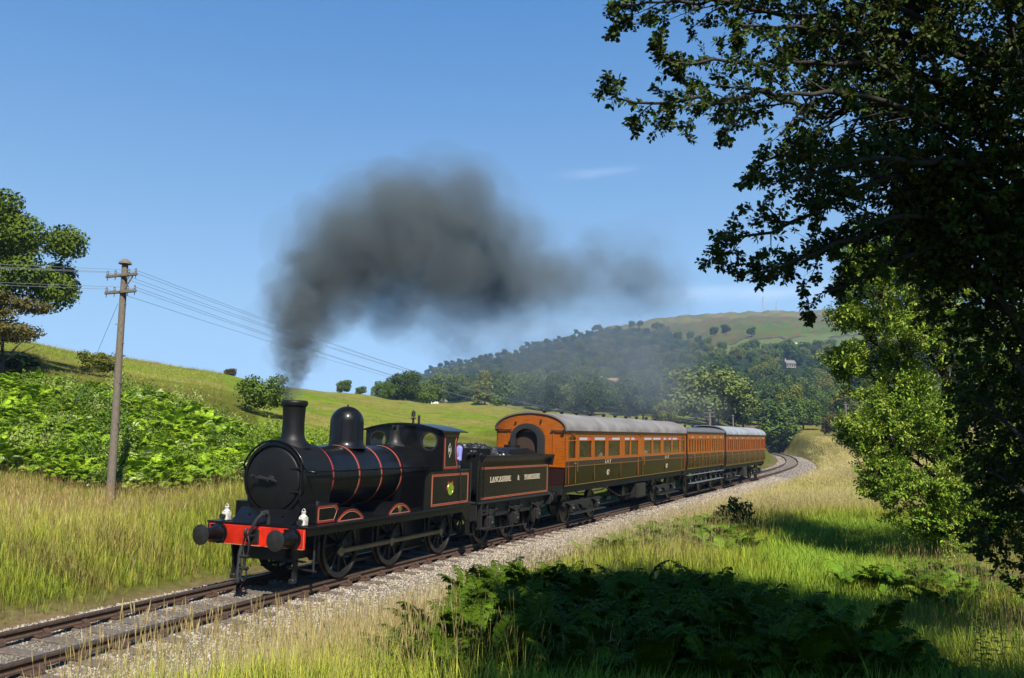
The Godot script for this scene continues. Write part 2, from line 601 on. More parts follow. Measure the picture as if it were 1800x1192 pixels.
func materials() -> void:
	var dust := noise_tex(0.012, Color(0.62, 0.62, 0.62), Color(1, 1, 1), 5, 512, 5)
	var fine := noise_tex(0.06, Color(0.3, 0.3, 0.3), Color(0.75, 0.75, 0.75), 4, 512, 6)
	var add := func(key: String, m: StandardMaterial3D, scale := 0.0) -> void:
		m.resource_name = key
		if scale > 0.0:
			m.albedo_texture = dust
			m.uv1_triplanar = true
			m.uv1_scale = Vector3.ONE * scale
		M[key] = m
	# engine
	var p := paint(0.006, 0.006, 0.007, 0.34)
	p.roughness_texture = fine
	p.roughness_texture_channel = BaseMaterial3D.TEXTURE_CHANNEL_RED
	p.roughness = 0.75
	p.clearcoat_enabled = true
	p.clearcoat = 0.25
	p.metallic_specular = 0.28
	p.clearcoat_roughness = 0.12
	add.call("black_paint", p, 0.4)
	var sb := paint(0.0075, 0.0075, 0.007, 0.5)
	sb.metallic_specular = 0.35
	add.call("smokebox_black", sb, 0.8)
	add.call("frame_black", paint(0.007, 0.007, 0.007, 0.6), 0.8)
	add.call("iron", paint(0.024, 0.022, 0.019, 0.5, 0.2), 1.2)
	add.call("rod_steel", paint(0.09, 0.085, 0.06, 0.4, 0.6), 1.2)
	add.call("tyre_steel", paint(0.07, 0.065, 0.06, 0.4, 0.8), 1.2)
	add.call("bright_steel", paint(0.5, 0.5, 0.48, 0.3, 0.9))
	add.call("buffer_red", paint(0.66, 0.022, 0.003, 0.4), 0.3)
	add.call("lining_red", paint(0.26, 0.020, 0.014, 0.45))
	add.call("lining_cream", paint(0.36, 0.16, 0.085, 0.45))
	add.call("letter_cream", paint(0.46, 0.38, 0.27, 0.5))
	add.call("white_paint", paint(0.66, 0.62, 0.54, 0.45), 1.5)
	add.call("brass", paint(0.55, 0.36, 0.10, 0.3, 0.9))
	add.call("badge_green", paint(0.12, 0.30, 0.012, 0.45))
	add.call("coal", paint(0.022, 0.022, 0.025, 0.42), 3.0)
	add.call("board_grey", paint(0.13, 0.135, 0.14, 0.7), 1.0)
	add.call("lens_dark", paint(0.02, 0.02, 0.02, 0.1))
	# carriages
	var teak := noise_tex(0.02, Color(0.78, 0.72, 0.66), Color(1, 1, 1), 4, 512, 15)
	var o := paint(0.34, 0.090, 0.003, 0.42)
	o.clearcoat_enabled = true
	o.clearcoat = 0.2
	o.metallic_specular = 0.35
	o.clearcoat_roughness = 0.15
	o.albedo_texture = teak
	o.uv1_triplanar = true
	o.uv1_scale = Vector3(0.25, 2.0, 0.25)
	add.call("tan_paint", o)
	var o2 := o.duplicate()
	o2.albedo_color = Color(0.30, 0.066, 0.007).linear_to_srgb()
	add.call("red_tan_paint", o2)
	var lk := paint(0.010, 0.0075, 0.0035, 0.28)
	lk.clearcoat_enabled = true
	lk.clearcoat = 0.28
	lk.metallic_specular = 0.14
	lk.clearcoat_roughness = 0.05
	add.call("lake_paint", lk, 0.3)
	add.call("lake_trim", paint(0.018, 0.006, 0.005, 0.4))
	add.call("gold_line", paint(0.20, 0.11, 0.03, 0.5))
	add.call("roof_grey", paint(0.225, 0.205, 0.19, 0.75), 0.12)
	add.call("roof_pale", paint(0.29, 0.305, 0.325, 0.75), 0.12)
	add.call("roof_dark", paint(0.11, 0.115, 0.12, 0.75), 0.5)
	add.call("bellows", paint(0.008, 0.008, 0.009, 0.85))
	add.call("seat_red", paint(0.045, 0.014, 0.010, 0.9))
	add.call("inside_wood", paint(0.030, 0.014, 0.006, 0.7))
	add.call("inside_white", paint(0.6, 0.58, 0.5, 0.7))
	add.call("toplight", paint(0.33, 0.36, 0.43, 0.4))
	add.call("toplight_red", paint(0.45, 0.05, 0.04, 0.4))
	var g := StandardMaterial3D.new()
	g.transparency = BaseMaterial3D.TRANSPARENCY_ALPHA
	g.albedo_color = Color(0.05, 0.06, 0.05, 0.42)
	g.roughness = 0.03
	add.call("glass", g)
	# line
	add.call("rust", paint(0.085, 0.044, 0.023, 0.85), 2.0)
	add.call("rail_head", paint(0.10, 0.085, 0.075, 0.35, 0.7), 1.0)
	add.call("sleeper", paint(0.15, 0.115, 0.085, 0.9), 2.0)
	add.call("chair_iron", paint(0.075, 0.036, 0.02, 0.85), 2.0)
	var bl := paint(0.36, 0.315, 0.255, 0.95)
	bl.vertex_color_use_as_albedo = true
	add.call("ballast", bl)
	var bed := paint(0.27, 0.225, 0.175, 1.0)
	bed.albedo_texture = noise_tex(0.05, Color(0.35, 0.33, 0.3), Color(1, 1, 1), 4, 512, 31, FastNoiseLite.TYPE_CELLULAR)
	bed.uv1_triplanar = true
	bed.uv1_world_triplanar = true
	bed.uv1_scale = Vector3.ONE * 1.3
	add.call("ballast_bed", bed)
	# wood, stone
	var pw := paint(0.23, 0.185, 0.135, 0.9)
	pw.albedo_texture = noise_tex(0.03, Color(0.5, 0.5, 0.5), Color(1, 1, 1), 5, 512, 41)
	pw.uv1_triplanar = true
	pw.uv1_scale = Vector3(5.0, 0.35, 5.0)
	add.call("pole_wood", pw)
	add.call("insulator", paint(0.07, 0.065, 0.06, 0.3))
	add.call("wire", paint(0.16, 0.17, 0.19, 0.6, 0.3))
	add.call("bark", paint(0.075, 0.06, 0.042, 0.95), 2.0)
	add.call("bark_dark", paint(0.035, 0.028, 0.02, 0.95), 2.0)
	add.call("stone", paint(0.30, 0.26, 0.20, 0.9), 0.5)
	add.call("warm_stone", paint(0.46, 0.30, 0.17, 0.9), 0.3)
	add.call("slate", paint(0.20, 0.18, 0.165, 0.8), 0.5)
	add.call("whitewash", paint(0.8, 0.78, 0.72, 0.8))
	add.call("window_dark", paint(0.03, 0.03, 0.035, 0.15))
	add.call("pylon_steel", paint(0.42, 0.45, 0.48, 0.5, 0.3))
	add.call("path_dirt", paint(0.26, 0.19, 0.12, 1.0), 1.0)
	# people
	add.call("body", StandardMaterial3D.new())
	M.body.vertex_color_use_as_albedo = true
	M.body.roughness = 0.85
	# ground
	var gr := StandardMaterial3D.new()
	gr.vertex_color_use_as_albedo = true
	gr.roughness = 1.0
	gr.metallic_specular = 0.1
	gr.albedo_texture = noise_tex(0.035, Color(0.72, 0.72, 0.68), Color(1, 1, 1), 5, 1024, 51)
	gr.uv1_triplanar = true
	gr.uv1_world_triplanar = true
	gr.uv1_scale = Vector3.ONE * 0.11
	gr.detail_enabled = true
	gr.detail_blend_mode = BaseMaterial3D.BLEND_MODE_MUL
	gr.detail_albedo = noise_tex(0.03, Color(0.74, 0.76, 0.70), Color(1, 1, 1), 5, 1024, 52)
	gr.detail_uv_layer = BaseMaterial3D.DETAIL_UV_2
	gr.uv2_triplanar = true
	gr.uv2_world_triplanar = true
	gr.uv2_scale = Vector3.ONE * 0.013
	add.call("ground", gr)
	# leaves: thin, some light comes through them
	var leaf := func(key: String, c: Color, back := 0.5, rough := 0.5) -> void:
		var m := paint(c.r, c.g, c.b, rough)
		m.vertex_color_use_as_albedo = true
		m.metallic_specular = 0.22
		m.backlight_enabled = true
		m.backlight = Color(back, back, back)
		add.call(key, m)
	leaf.call("grass", Color(1, 1, 1), 0.7, 0.7)
	leaf.call("bracken", Color(1, 1, 1), 0.55, 0.6)
	leaf.call("leaf", Color(1, 1, 1), 0.45, 0.45)
	leaf.call("crown_warm", Color(0.075, 0.110, 0.012), 0.35, 0.7)
	leaf.call("crown_mid", Color(0.075, 0.116, 0.017), 0.35, 0.6)
	leaf.call("crown_dark", Color(0.043, 0.073, 0.014), 0.3, 0.6)
	leaf.call("crown_pale", Color(0.115, 0.145, 0.030), 0.4, 0.6)
	leaf.call("crown_yellow", Color(0.13, 0.14, 0.02), 0.4, 0.6)
	leaf.call("crown_grey", Color(0.085, 0.118, 0.036), 0.35, 0.6)
	leaf.call("crown_brown", Color(0.090, 0.075, 0.018), 0.35, 0.6)


# ---------------------------------------------------------------- terrain
func wooded(u: float, d: float) -> bool:
	if d < 215.0 or d > 1290.0:
		return false
	if u > 0.25:
		return d < 585.0 + 40.0 * patch.get_noise_1d(u * 300.0)
	if u > 0.11:
		return d < lerpf(1250.0, 600.0, (u - 0.11) / 0.14) + 90.0 * patch.get_noise_2d(u * 700.0, d * 0.3)
	return u > -0.16


func ground_color(x: float, d: float) -> Color:
	var u: float = x / max(d, 2.0)
	var n1 := patch.get_noise_2d(x * 0.9, d * 0.9)
	var n2 := patch.get_noise_2d(x * 4.0 + 300.0, d * 4.0)
	var soil := Color(0.20, 0.145, 0.085)
	var straw := Color(0.30, 0.25, 0.075)
	var green := Color(0.165, 0.215, 0.024)
	var lush := Color(0.10, 0.17, 0.018)
	var c := green.lerp(straw, clampf(0.35 + n1 * 0.9 + n2 * 0.5, 0.0, 1.0))
	if d < 240.0:
		var lat := lateral(x, d)
		if lat < 0.0:   # behind the line: rough bank, then a grazed field
			var field := smoothstep(8.0, 16.0, -lat + n2 * 4.0) if u > -0.3 else smoothstep(40.0, 60.0, d)
			c = Color(0.125, 0.13, 0.025).lerp(Color(0.20, 0.27, 0.028).lerp(straw, clampf(0.22 + n1 * 1.3 + n2 * 0.6 + smoothstep(70.0, 115.0, d) * 0.55, 0.0, 0.9)), field)
			c = soil.lerp(c, smoothstep(1.9, 2.9, -lat + n2 * 0.8))
		else:
			c = Color(0.13, 0.125, 0.03).lerp(lush, clampf(0.4 + n1 * 1.5, 0.0, 1.0))
			c = c.lerp(straw, smoothstep(40.0, 90.0, d) * 0.8)
			c = soil.lerp(c, smoothstep(2.4, 4.0, lat + n2 * 0.8))
	else:
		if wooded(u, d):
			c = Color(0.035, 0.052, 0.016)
		elif u > 0.08:   # the pastures above the wood, rough moor on top
			c = Color(0.16, 0.19, 0.06)
			if d > 690.0 + 60.0 * (u - 0.3) / 0.1:
				c = Color(0.12, 0.135, 0.035).lerp(Color(0.17, 0.12, 0.055), clampf(0.35 + n2 * 2.0 + n1 * 1.6, 0.0, 1.0))
				if d > 735.0 and d < 1000.0 and u > 0.27:
					c = Color(0.10, 0.155, 0.022).lerp(Color(0.17, 0.125, 0.045), clampf(n2 * 2.0 + 0.2 + smoothstep(860.0, 1000.0, d), 0.0, 1.0))
			if d > 1050.0:
				c = Color(0.24, 0.20, 0.09).lerp(Color(0.13, 0.15, 0.04), clampf(0.3 + n1 * 1.4, 0.0, 1.0))
		elif u < -0.16:
			c = Color(0.16, 0.20, 0.04)
	return c


func terrain() -> void:
	var mb := MB.new()
	mb.use_c = true
	var ang := []
	var a := -180.0
	while a < -44.0:
		ang.append(a)
		a += 6.0
	a = -44.0
	while a <= 44.01:
		ang.append(a)
		a += 0.3
	a = 48.0
	while a <= 180.0:
		ang.append(a)
		a += 6.0
	var rings := []
	var r := 0.4
	while r < 2600.0:
		rings.append(r)
		r *= 1.028
		r += 0.02
	var na := ang.size()
	for i in rings.size():
		for j in na:
			var x: float = rings[i] * sin(deg_to_rad(ang[j]))
			var d: float = rings[i] * cos(deg_to_rad(ang[j]))
			mb.v.append(Vector3(x, ground(x, d), -d))
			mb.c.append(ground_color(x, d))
			mb.uv.append(Vector2(x, d))
			mb.n.append(Vector3.UP)
	for i in rings.size() - 1:
		for j in na - 1:
			var q := i * na + j
			mb.tri(q, q + 1, q + na + 1)
			mb.tri(q, q + na + 1, q + na)
	for i in rings.size():
		for j in na:
			var q := i * na + j
			var e: Vector3 = mb.v[q + 1] if j < na - 1 else mb.v[q]
			var w: Vector3 = mb.v[q - 1] if j > 0 else mb.v[q]
			var f: Vector3 = mb.v[q + na] if i < rings.size() - 1 else mb.v[q]
			var b: Vector3 = mb.v[q - na] if i > 0 else mb.v[q]
			var nn := (e - w).cross(f - b)
			if nn.y < 0.0:
				nn = -nn
			mb.n[q] = nn.normalized() if nn.length() > 1e-9 else Vector3.UP
	tag(part(self, "ground", mb, M.ground), "grassy railway cutting, fields and the valley side beyond", "ground", "", "structure")


# ---------------------------------------------------------------- railway
func sweep(profile: Array, s0: float, s1: float, step: float) -> MB:   # profile of (lateral, height) points, open or closed, swept along the line
	var mb := MB.new()
	var m := profile.size()
	var count := int((s1 - s0) / step) + 1
	var frames := []
	for i in count:
		frames.append(on_track(s0 + (s1 - s0) * i / (count - 1)))
	for k in m - 1:
		var e: Vector2 = profile[k + 1] - profile[k]
		var nn := Vector3(0, e.x, -e.y).normalized()
		var base := mb.v.size()
		for i in count:
			var f: Transform3D = frames[i]
			for q in [profile[k], profile[k + 1]]:
				mb.v.append(f * Vector3(0, q.y, q.x))
				mb.n.append(f.basis * nn)
				mb.uv.append(Vector2(i * step, q.x))
		for i in count - 1:
			var q := base + i * 2
			mb.tri(q, q + 3, q + 2)
			mb.tri(q, q + 1, q + 3)
	return mb


func rail_profile(z: float) -> Array:
	var out := []
	for q in [[-0.034, -0.145], [-0.034, -0.118], [-0.011, -0.102], [-0.011, -0.052], [-0.035, -0.04], [-0.035, -0.008], [-0.028, 0.0], [0.028, 0.0], [0.035, -0.008], [0.035, -0.04], [0.011, -0.052], [0.011, -0.102], [0.034, -0.118], [0.034, -0.145]]:
		out.append(Vector2(z + q[0], q[1]))
	return out


func stone_mesh(seed_: int) -> ArrayMesh:
	var r := RandomNumberGenerator.new()
	r.seed = seed_
	var g := (1.0 + sqrt(5.0)) / 2.0
	var p := []
	for q in [[-1, g, 0], [1, g, 0], [-1, -g, 0], [1, -g, 0], [0, -1, g], [0, 1, g], [0, -1, -g], [0, 1, -g], [g, 0, -1], [g, 0, 1], [-g, 0, -1], [-g, 0, 1]]:
		p.append(Vector3(q[0], q[1], q[2]).normalized() * r.randf_range(0.3, 0.62) * Vector3(1.15, 0.75, 0.95))
	var mb := MB.new()
	mb.use_c = true
	for f in [[0, 11, 5], [0, 5, 1], [0, 1, 7], [0, 7, 10], [0, 10, 11], [1, 5, 9], [5, 11, 4], [11, 10, 2], [10, 7, 6], [7, 1, 8], [3, 9, 4], [3, 4, 2], [3, 2, 6], [3, 6, 8], [3, 8, 9], [4, 9, 5], [2, 4, 11], [6, 2, 10], [8, 6, 7], [9, 8, 1]]:
		mb.face(p[f[0]], p[f[1]], p[f[2]], p[f[0]] + p[f[1]] + p[f[2]])
	return mb.mesh()


func railway() -> void:
	tag(part(self, "ballast_bed", sweep([Vector2(-2.5, -0.55), Vector2(-1.75, -0.27), Vector2(-1.45, -0.215), Vector2(1.5, -0.215), Vector2(2.3, -0.27), Vector2(3.4, -0.6)], -44.0, 205.0, 0.5), M.ballast_bed), "pale stone ballast bed under the single track", "ballast bed", "", "structure")
	var tr := thing("railway_track", "single line of rusty rails on timber sleepers curving past the bank", "railway track", Transform3D.IDENTITY, "", "structure")
	for z: float in [-0.752, 0.752]:
		part(tr, "rail", sweep(rail_profile(z), -44.0, 205.0, 0.5), M.rust)
		part(tr, "rail_head", sweep([Vector2(z - 0.027, 0.0025), Vector2(z + 0.027, 0.0025)], -44.0, 205.0, 0.5), M.rail_head)
	# sleepers with a chair under each rail
	var slm := []
	for k in 3:
		var mb := MB.new()
		mb.box(Vector3(0, -0.06, 0), Vector3(0.255 - 0.01 * k, 0.12, 2.6), 0.012)
		slm.append(mb.mesh())
	var ch := MB.new()
	ch.box(Vector3(0, 0.02, 0), Vector3(0.2, 0.035, 0.37), 0.008)
	for sg: float in [-1.0, 1.0]:
		ch.prism(PackedVector2Array([Vector2(0.05, 0.03), Vector2(0.15, 0.03), Vector2(0.075, 0.09), Vector2(0.045, 0.105)]), Vector3(0.05, 0, 0), Vector3(0, 0, sg), Vector3.UP, -0.1 if sg > 0 else 0.0, 0.0 if sg > 0 else 0.1)
		for bx in [-0.065, 0.065]:
			ch.cyl(Vector3(bx, 0.037, sg * 0.145), Vector3(bx, 0.065, sg * 0.145), 0.018, 0.016, 6)
	var chm := ch.mesh()
	var key := MB.new()
	key.box(Vector3(0, 0.075, 0), Vector3(0.19, 0.05, 0.04), 0.006)
	var s := -30.0
	var slots := []
	var k := 0
	while s < 60.0:
		slots.append(s)
		var f := on_track(s)
		f = f * Transform3D(Basis(Vector3.UP, rng.randf_range(-0.02, 0.02)), Vector3(0, -0.180 + rng.randf_range(-0.004, 0.004), rng.randf_range(-0.05, 0.05)))
		var sl := part(tr, "sleeper", slm[k % 3], M.sleeper, f)
		for z: float in [-0.752, 0.752]:
			part(sl, "chair", chm, M.chair_iron, Transform3D(Basis.IDENTITY, Vector3(0, 0, z)))
		s += 0.76 + rng.randf_range(-0.03, 0.03)
		k += 1
	var far := []
	while s < 200.0:
		far.append(on_track(s) * Transform3D(Basis.IDENTITY, Vector3(0, -0.195, 0)))
		s += 0.76
	tag(many(tr, "far_sleepers", slm[0], M.sleeper, far), "", "", "", "stuff")
	# a bolted joint on the near rail beside the leading wheel, and one further back
	for q in [[2.35, 0.752], [20.6, 0.752], [-8.0, -0.752], [-15.9, 0.752]]:
		var f := on_track(q[0])
		var mb := MB.new()
		for sg: float in [-1.0, 1.0]:
			mb.box(Vector3(0, -0.078, q[1] + sg * 0.027), Vector3(0.5, 0.062, 0.026), 0.008)
			for b in 4:
				mb.cyl(Vector3(-0.18 + b * 0.12, -0.078, q[1] + sg * 0.04), Vector3(-0.18 + b * 0.12, -0.078, q[1] + sg * 0.065), 0.017, -1, 6)
		part(tr, "fishplate", mb, M.rust, f)
	# loose stones of the ballast
	var where := [[], [], [], [], []]
	var tints := [[], [], [], [], []]
	for i in 92000:
		var ss: float
		var lat: float
		var size := rng.randf_range(0.022, 0.055)
		if i < 74000:
			ss = rng.randf_range(-19.0, 20.0)
			lat = rng.randf_range(-1.75, 2.9)
			if ss > 2.0 and lat < 0.4:
				continue
		elif i < 87000:
			ss = rng.randf_range(20.0, 62.0)
			lat = rng.randf_range(0.8, 3.0)
			size *= 1.4
		else:
			ss = rng.randf_range(62.0, 150.0)
			lat = rng.randf_range(-2.0, 3.0)
			size *= 2.0
		var al := absf(lat)
		if absf(al - 0.752) < 0.06:
			continue
		var y: float = -0.215 if al < 1.5 else (-0.215 - (al - 1.5) * 0.075 if al < 2.3 else -0.27 - (al - 2.3) * 0.3)
		var on := false
		if al < 1.34 and ss < 60.0:
			for q in slots:
				if absf(ss - q) < 0.15:
					on = true
					break
		if on and rng.randf() < 0.86:
			continue
		var f := on_track(ss)
		var b := Basis.from_euler(Vector3(rng.randf() * TAU, rng.randf() * TAU, rng.randf() * TAU)).scaled(Vector3.ONE * size)
		var v := i % 5
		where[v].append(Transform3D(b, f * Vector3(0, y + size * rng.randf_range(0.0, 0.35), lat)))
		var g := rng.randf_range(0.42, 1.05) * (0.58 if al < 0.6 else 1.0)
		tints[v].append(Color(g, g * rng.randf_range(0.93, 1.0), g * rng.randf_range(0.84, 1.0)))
	var bs := thing("ballast_stones", "loose pale grey and buff ballast stones between and beside the rails", "ballast", Transform3D.IDENTITY, "", "stuff")
	for v in 5:
		many(bs, "stones", stone_mesh(100 + v), M.ballast, where[v], tints[v])


# ---------------------------------------------------------------- rolling stock helpers
func arc(cx: float, cy: float, r: float, a0: float, a1: float, n: int, ry := -1.0) -> PackedVector2Array:
	var out := PackedVector2Array()
	for i in n + 1:
		var a := deg_to_rad(lerpf(a0, a1, float(i) / n))
		out.append(Vector2(cx + r * cos(a), cy + (r if ry < 0.0 else ry) * sin(a)))
	return out


func strip(mb: MB, pts: Array, w: float, h: float, ext := 0.0) -> void:   # a thin painted or beaded line along points
	for i in pts.size() - 1:
		var d: Vector3 = (pts[i + 1] - pts[i]).normalized() * ext
		mb.bar(pts[i] - d, pts[i + 1] + d, w, h)


func wheel(p: Node, at: Vector3, r: float, side: float, spokes: int, crank := -1.0) -> void:   # axle along z
	var o := Vector3(0, 0, side)
	var mb := MB.new()
	mb.lathe([Vector2(-0.065, r - 0.09), Vector2(-0.065, r + 0.028), Vector2(-0.04, r + 0.028), Vector2(-0.025, r + 0.003), Vector2(0.065, r - 0.004), Vector2(0.065, r - 0.055)], Vector3.ZERO, o, 36)
	var w := part(p, "wheel", mb, M.tyre_steel, Transform3D(Basis.IDENTITY, at))
	var rim := MB.new()
	rim.lathe([Vector2(0.062, r - 0.055), Vector2(0.05, r - 0.06), Vector2(0.05, r - 0.11), Vector2(-0.05, r - 0.115), Vector2(-0.06, r - 0.09)], Vector3.ZERO, o, 36)
	rim.lathe([Vector2(-0.07, 0.0), Vector2(-0.07, 0.13), Vector2(0.075, 0.12), Vector2(0.085, 0.08), Vector2(0.085, 0.0)], Vector3.ZERO, o, 16)
	for i in spokes:
		var a := TAU * i / spokes
		var d := Vector3(cos(a), sin(a), 0)
		var e := Vector3(-sin(a), cos(a), 0)
		rim.box(d * (r * 0.5), Vector3(r - 0.17, 0.055, 0.045), 0.012, Basis(d, e, Vector3(0, 0, 1)))
	part(w, "spokes", rim, M.frame_black)
	if crank >= 0.0:
		var cr := MB.new()
		var pin := Vector3(cos(crank), sin(crank), 0) * 0.26
		cr.bar(Vector3(0, 0, side * 0.09), pin + Vector3(0, 0, side * 0.09), 0.05, 0.17, 0.01)
		cr.cyl(pin + Vector3(0, 0, side * 0.07), pin + Vector3(0, 0, side * 0.20), 0.06, -1, 14)
		cr.cyl(Vector3(0, 0, side * 0.06), Vector3(0, 0, side * 0.13), 0.11, 0.1, 16)
		var bal := arc(0, 0, r - 0.11, rad_to_deg(crank) + 145.0, rad_to_deg(crank) + 215.0, 10)
		cr.prism(bal, Vector3(0, 0, side * 0.045), Vector3(1, 0, 0), Vector3(0, 1, 0), -0.015, 0.015)
		part(w, "crank", cr, M.iron)


func buffer(p: Node, at: Vector3, dir: float, face_mat: Material) -> void:
	var d := Vector3(dir, 0, 0)
	var mb := MB.new()
	mb.box(at + d * 0.02, Vector3(0.04, 0.32, 0.32), 0.03)
	mb.lathe([Vector2(0.03, 0.17), Vector2(0.07, 0.145), Vector2(0.28, 0.115), Vector2(0.33, 0.12), Vector2(0.36, 0.105), Vector2(0.36, 0.06)], at, d, 20)
	for k in 4:
		var a := TAU * (k + 0.5) / 4
		mb.cyl(at + Vector3(0, cos(a), sin(a)) * 0.19 + d * 0.03, at + Vector3(0, cos(a), sin(a)) * 0.19 + d * 0.06, 0.022, -1, 6)
	var b := part(p, "buffer", mb, M.black_paint)
	var hd := MB.new()
	hd.lathe([Vector2(0.3, 0.06), Vector2(0.47, 0.06), Vector2(0.475, 0.17), Vector2(0.485, 0.195), Vector2(0.5, 0.195), Vector2(0.508, 0.17), Vector2(0.515, 0.0)], at, d, 28)
	part(b, "buffer_head", hd, face_mat)


func ring_link(mb: MB, c: Vector3, along_: Vector3, across: Vector3, l: float, w: float, r: float) -> void:
	var pts := []
	for i in 13:
		var a := TAU * i / 12
		pts.append(c + along_ * cos(a) * l + across * sin(a) * w)
	mb.tube(pts, r, 6)


func lined_panel(p: Node, x0: float, x1: float, y0: float, y1: float, z: float, sg: float) -> void:   # a red line edged with a finer cream one
	var red := MB.new()
	var cream := MB.new()
	for pair in [[red, 0.0, 0.026, 0.004], [cream, 0.024, 0.009, 0.005], [cream, -0.019, 0.006, 0.005]]:
		var i: float = pair[1]
		var w: float = pair[2]
		var zz: float = z + sg * pair[3] * 0.5
		var m: MB = pair[0]
		m.box(Vector3((x0 + x1) / 2, y0 + i, zz), Vector3(x1 - x0 - 2 * i + w, w, pair[3]))
		m.box(Vector3((x0 + x1) / 2, y1 - i, zz), Vector3(x1 - x0 - 2 * i + w, w, pair[3]))
		m.box(Vector3(x0 + i, (y0 + y1) / 2, zz), Vector3(w, y1 - y0 - 2 * i - w, pair[3]))
		m.box(Vector3(x1 - i, (y0 + y1) / 2, zz), Vector3(w, y1 - y0 - 2 * i - w, pair[3]))
	part(p, "red_lining", red, M.lining_red)
	part(p, "cream_lining", cream, M.lining_cream)


func words(text: String, h: float, serif: bool, bold := 700, depth := 0.006) -> TextMesh:
	var t := TextMesh.new()
	var f := SystemFont.new()
	f.font_names = PackedStringArray(["Droid Serif" if serif else "Droid Sans"])
	f.font_weight = bold
	t.font = f
	t.text = text
	t.font_size = 64
	t.pixel_size = h / 46.0
	t.depth = depth
	return t


# ---------------------------------------------------------------- the engine
const AX := [1.74, 3.80, 6.27]


func locomotive() -> void:
	var e := thing("steam_locomotive", "black six-wheeled steam locomotive with red buffer beam and red boiler bands", "steam locomotive", frame_between(1.74, 6.27, 0.0))
	var X := Vector3(1, 0, 0)
	var Y := Vector3.UP
	var Z := Vector3(0, 0, 1)
	var cy := 2.04
	# frames, running plate, valance
	var mb := MB.new()
	for z: float in [-0.56, 0.56]:
		mb.prism(PackedVector2Array([Vector2(0.05, 0.76), Vector2(0.05, 1.14), Vector2(7.25, 1.14), Vector2(7.25, 0.45), Vector2(6.9, 0.4), Vector2(1.0, 0.42), Vector2(0.7, 0.7)]), Vector3(0, 0, z), X, Y, -0.015, 0.015)
	mb.box(Vector3(3.6, 0.8, 0), Vector3(0.6, 0.5, 1.1), 0.02)
	mb.box(Vector3(5.1, 0.62, 0), Vector3(1.7, 0.72, 1.0), 0.02)   # ashpan
	mb.box(Vector3(2.7, 0.72, 0), Vector3(2.4, 0.62, 0.9), 0.02)   # motion between the frames
	mb.box(Vector3(0.75, 0.78, 0), Vector3(1.1, 0.5, 1.05), 0.02)   # cylinders
	for x in AX:
		mb.cyl(Vector3(x, 0.685, -0.7), Vector3(x, 0.685, 0.7), 0.085, -1, 12)
	part(e, "frame", mb, M.frame_black)
	mb = MB.new()
	mb.box(Vector3(3.64, 1.17, 0), Vector3(7.3, 0.035, 2.42), 0.008)
	for z: float in [-1.17, 1.17]:
		mb.box(Vector3(3.64, 1.085, z), Vector3(7.3, 0.135, 0.025), 0.005)
	for z: float in [-1.17, 1.17]:   # deep plate below the cab and footsteps
		mb.prism(PackedVector2Array([Vector2(6.78, 1.02), Vector2(7.28, 1.02), Vector2(7.28, 0.42), Vector2(7.02, 0.42), Vector2(6.98, 0.8)]), Vector3(0, 0, z), X, Y, -0.012, 0.012)
		mb.box(Vector3(7.13, 0.42, z + signf(z) * 0.06), Vector3(0.34, 0.03, 0.2), 0.006)
		mb.box(Vector3(7.13, 0.78, z + signf(z) * 0.06), Vector3(0.34, 0.03, 0.16), 0.006)
	part(e, "running_plate", mb, M.black_paint)
	# buffer beam
	mb = MB.new()
	mb.box(Vector3(-0.012, 0.955, 0), Vector3(0.05, 0.37, 2.26), 0.006)
	mb.box(Vector3(-0.045, 0.955, 0.2), Vector3(0.016, 0.36, 0.10), 0.004)
	var bb := part(e, "buffer_beam", mb, M.buffer_red)
	mb = MB.new()
	for z: float in [-0.48, -0.42]:
		for k in 6:
			mb.cyl(Vector3(-0.036, 0.80 + k * 0.06, z), Vector3(-0.046, 0.80 + k * 0.06, z), 0.011, 0.006, 6)
	for z: float in [-0.25, 0.42, 0.55, 0.64, 1.06]:
		for y in [0.83, 1.08]:
			mb.cyl(Vector3(-0.036, y, z), Vector3(-0.046, y, z), 0.012, 0.006, 6)
	part(bb, "rivets", mb, M.buffer_red)
	mb = MB.new()
	mb.box(Vector3(-0.039, 0.775, 0.0), Vector3(0.004, 0.012, 2.24))
	mb.box(Vector3(-0.039, 0.955, 1.118), Vector3(0.004, 0.34, 0.012))
	part(bb, "cream_lining", mb, M.lining_cream)
	for z: float in [-0.865, 0.865]:
		mb = MB.new()
		mb.lathe([Vector2(0.0, 0.0), Vector2(0.0, 0.2), Vector2(0.025, 0.2), Vector2(0.03, 0.0)], Vector3(-0.036, 0.965, z), Vector3(-1, 0, 0), 24)
		part(e, "buffer_pad", mb, M.black_paint)
		buffer(e, Vector3(-0.06, 0.975, z), -1.0, M.iron)
	# hook, screw coupling, hoses
	mb = MB.new()
	mb.box(Vector3(-0.05, 0.96, -0.02), Vector3(0.04, 0.26, 0.24), 0.01)
	mb.tube([Vector3(-0.05, 0.97, -0.02), Vector3(-0.22, 0.97, -0.02), Vector3(-0.3, 1.0, -0.02), Vector3(-0.31, 1.08, -0.02), Vector3(-0.25, 1.12, -0.02)], 0.045, 8, 0.025)
	ring_link(mb, Vector3(-0.26, 0.79, -0.02), Y, Z, 0.2, 0.07, 0.018)
	mb.cyl(Vector3(-0.28, 0.6, -0.12), Vector3(-0.28, 0.6, 0.08), 0.035, -1, 8)
	mb.cyl(Vector3(-0.28, 0.62, -0.02), Vector3(-0.28, 0.36, -0.02), 0.028, -1, 8)
	mb.cyl(Vector3(-0.28, 0.38, -0.11), Vector3(-0.28, 0.38, 0.07), 0.035, -1, 8)
	ring_link(mb, Vector3(-0.28, 0.27, -0.02), Y, Z, 0.13, 0.065, 0.016)
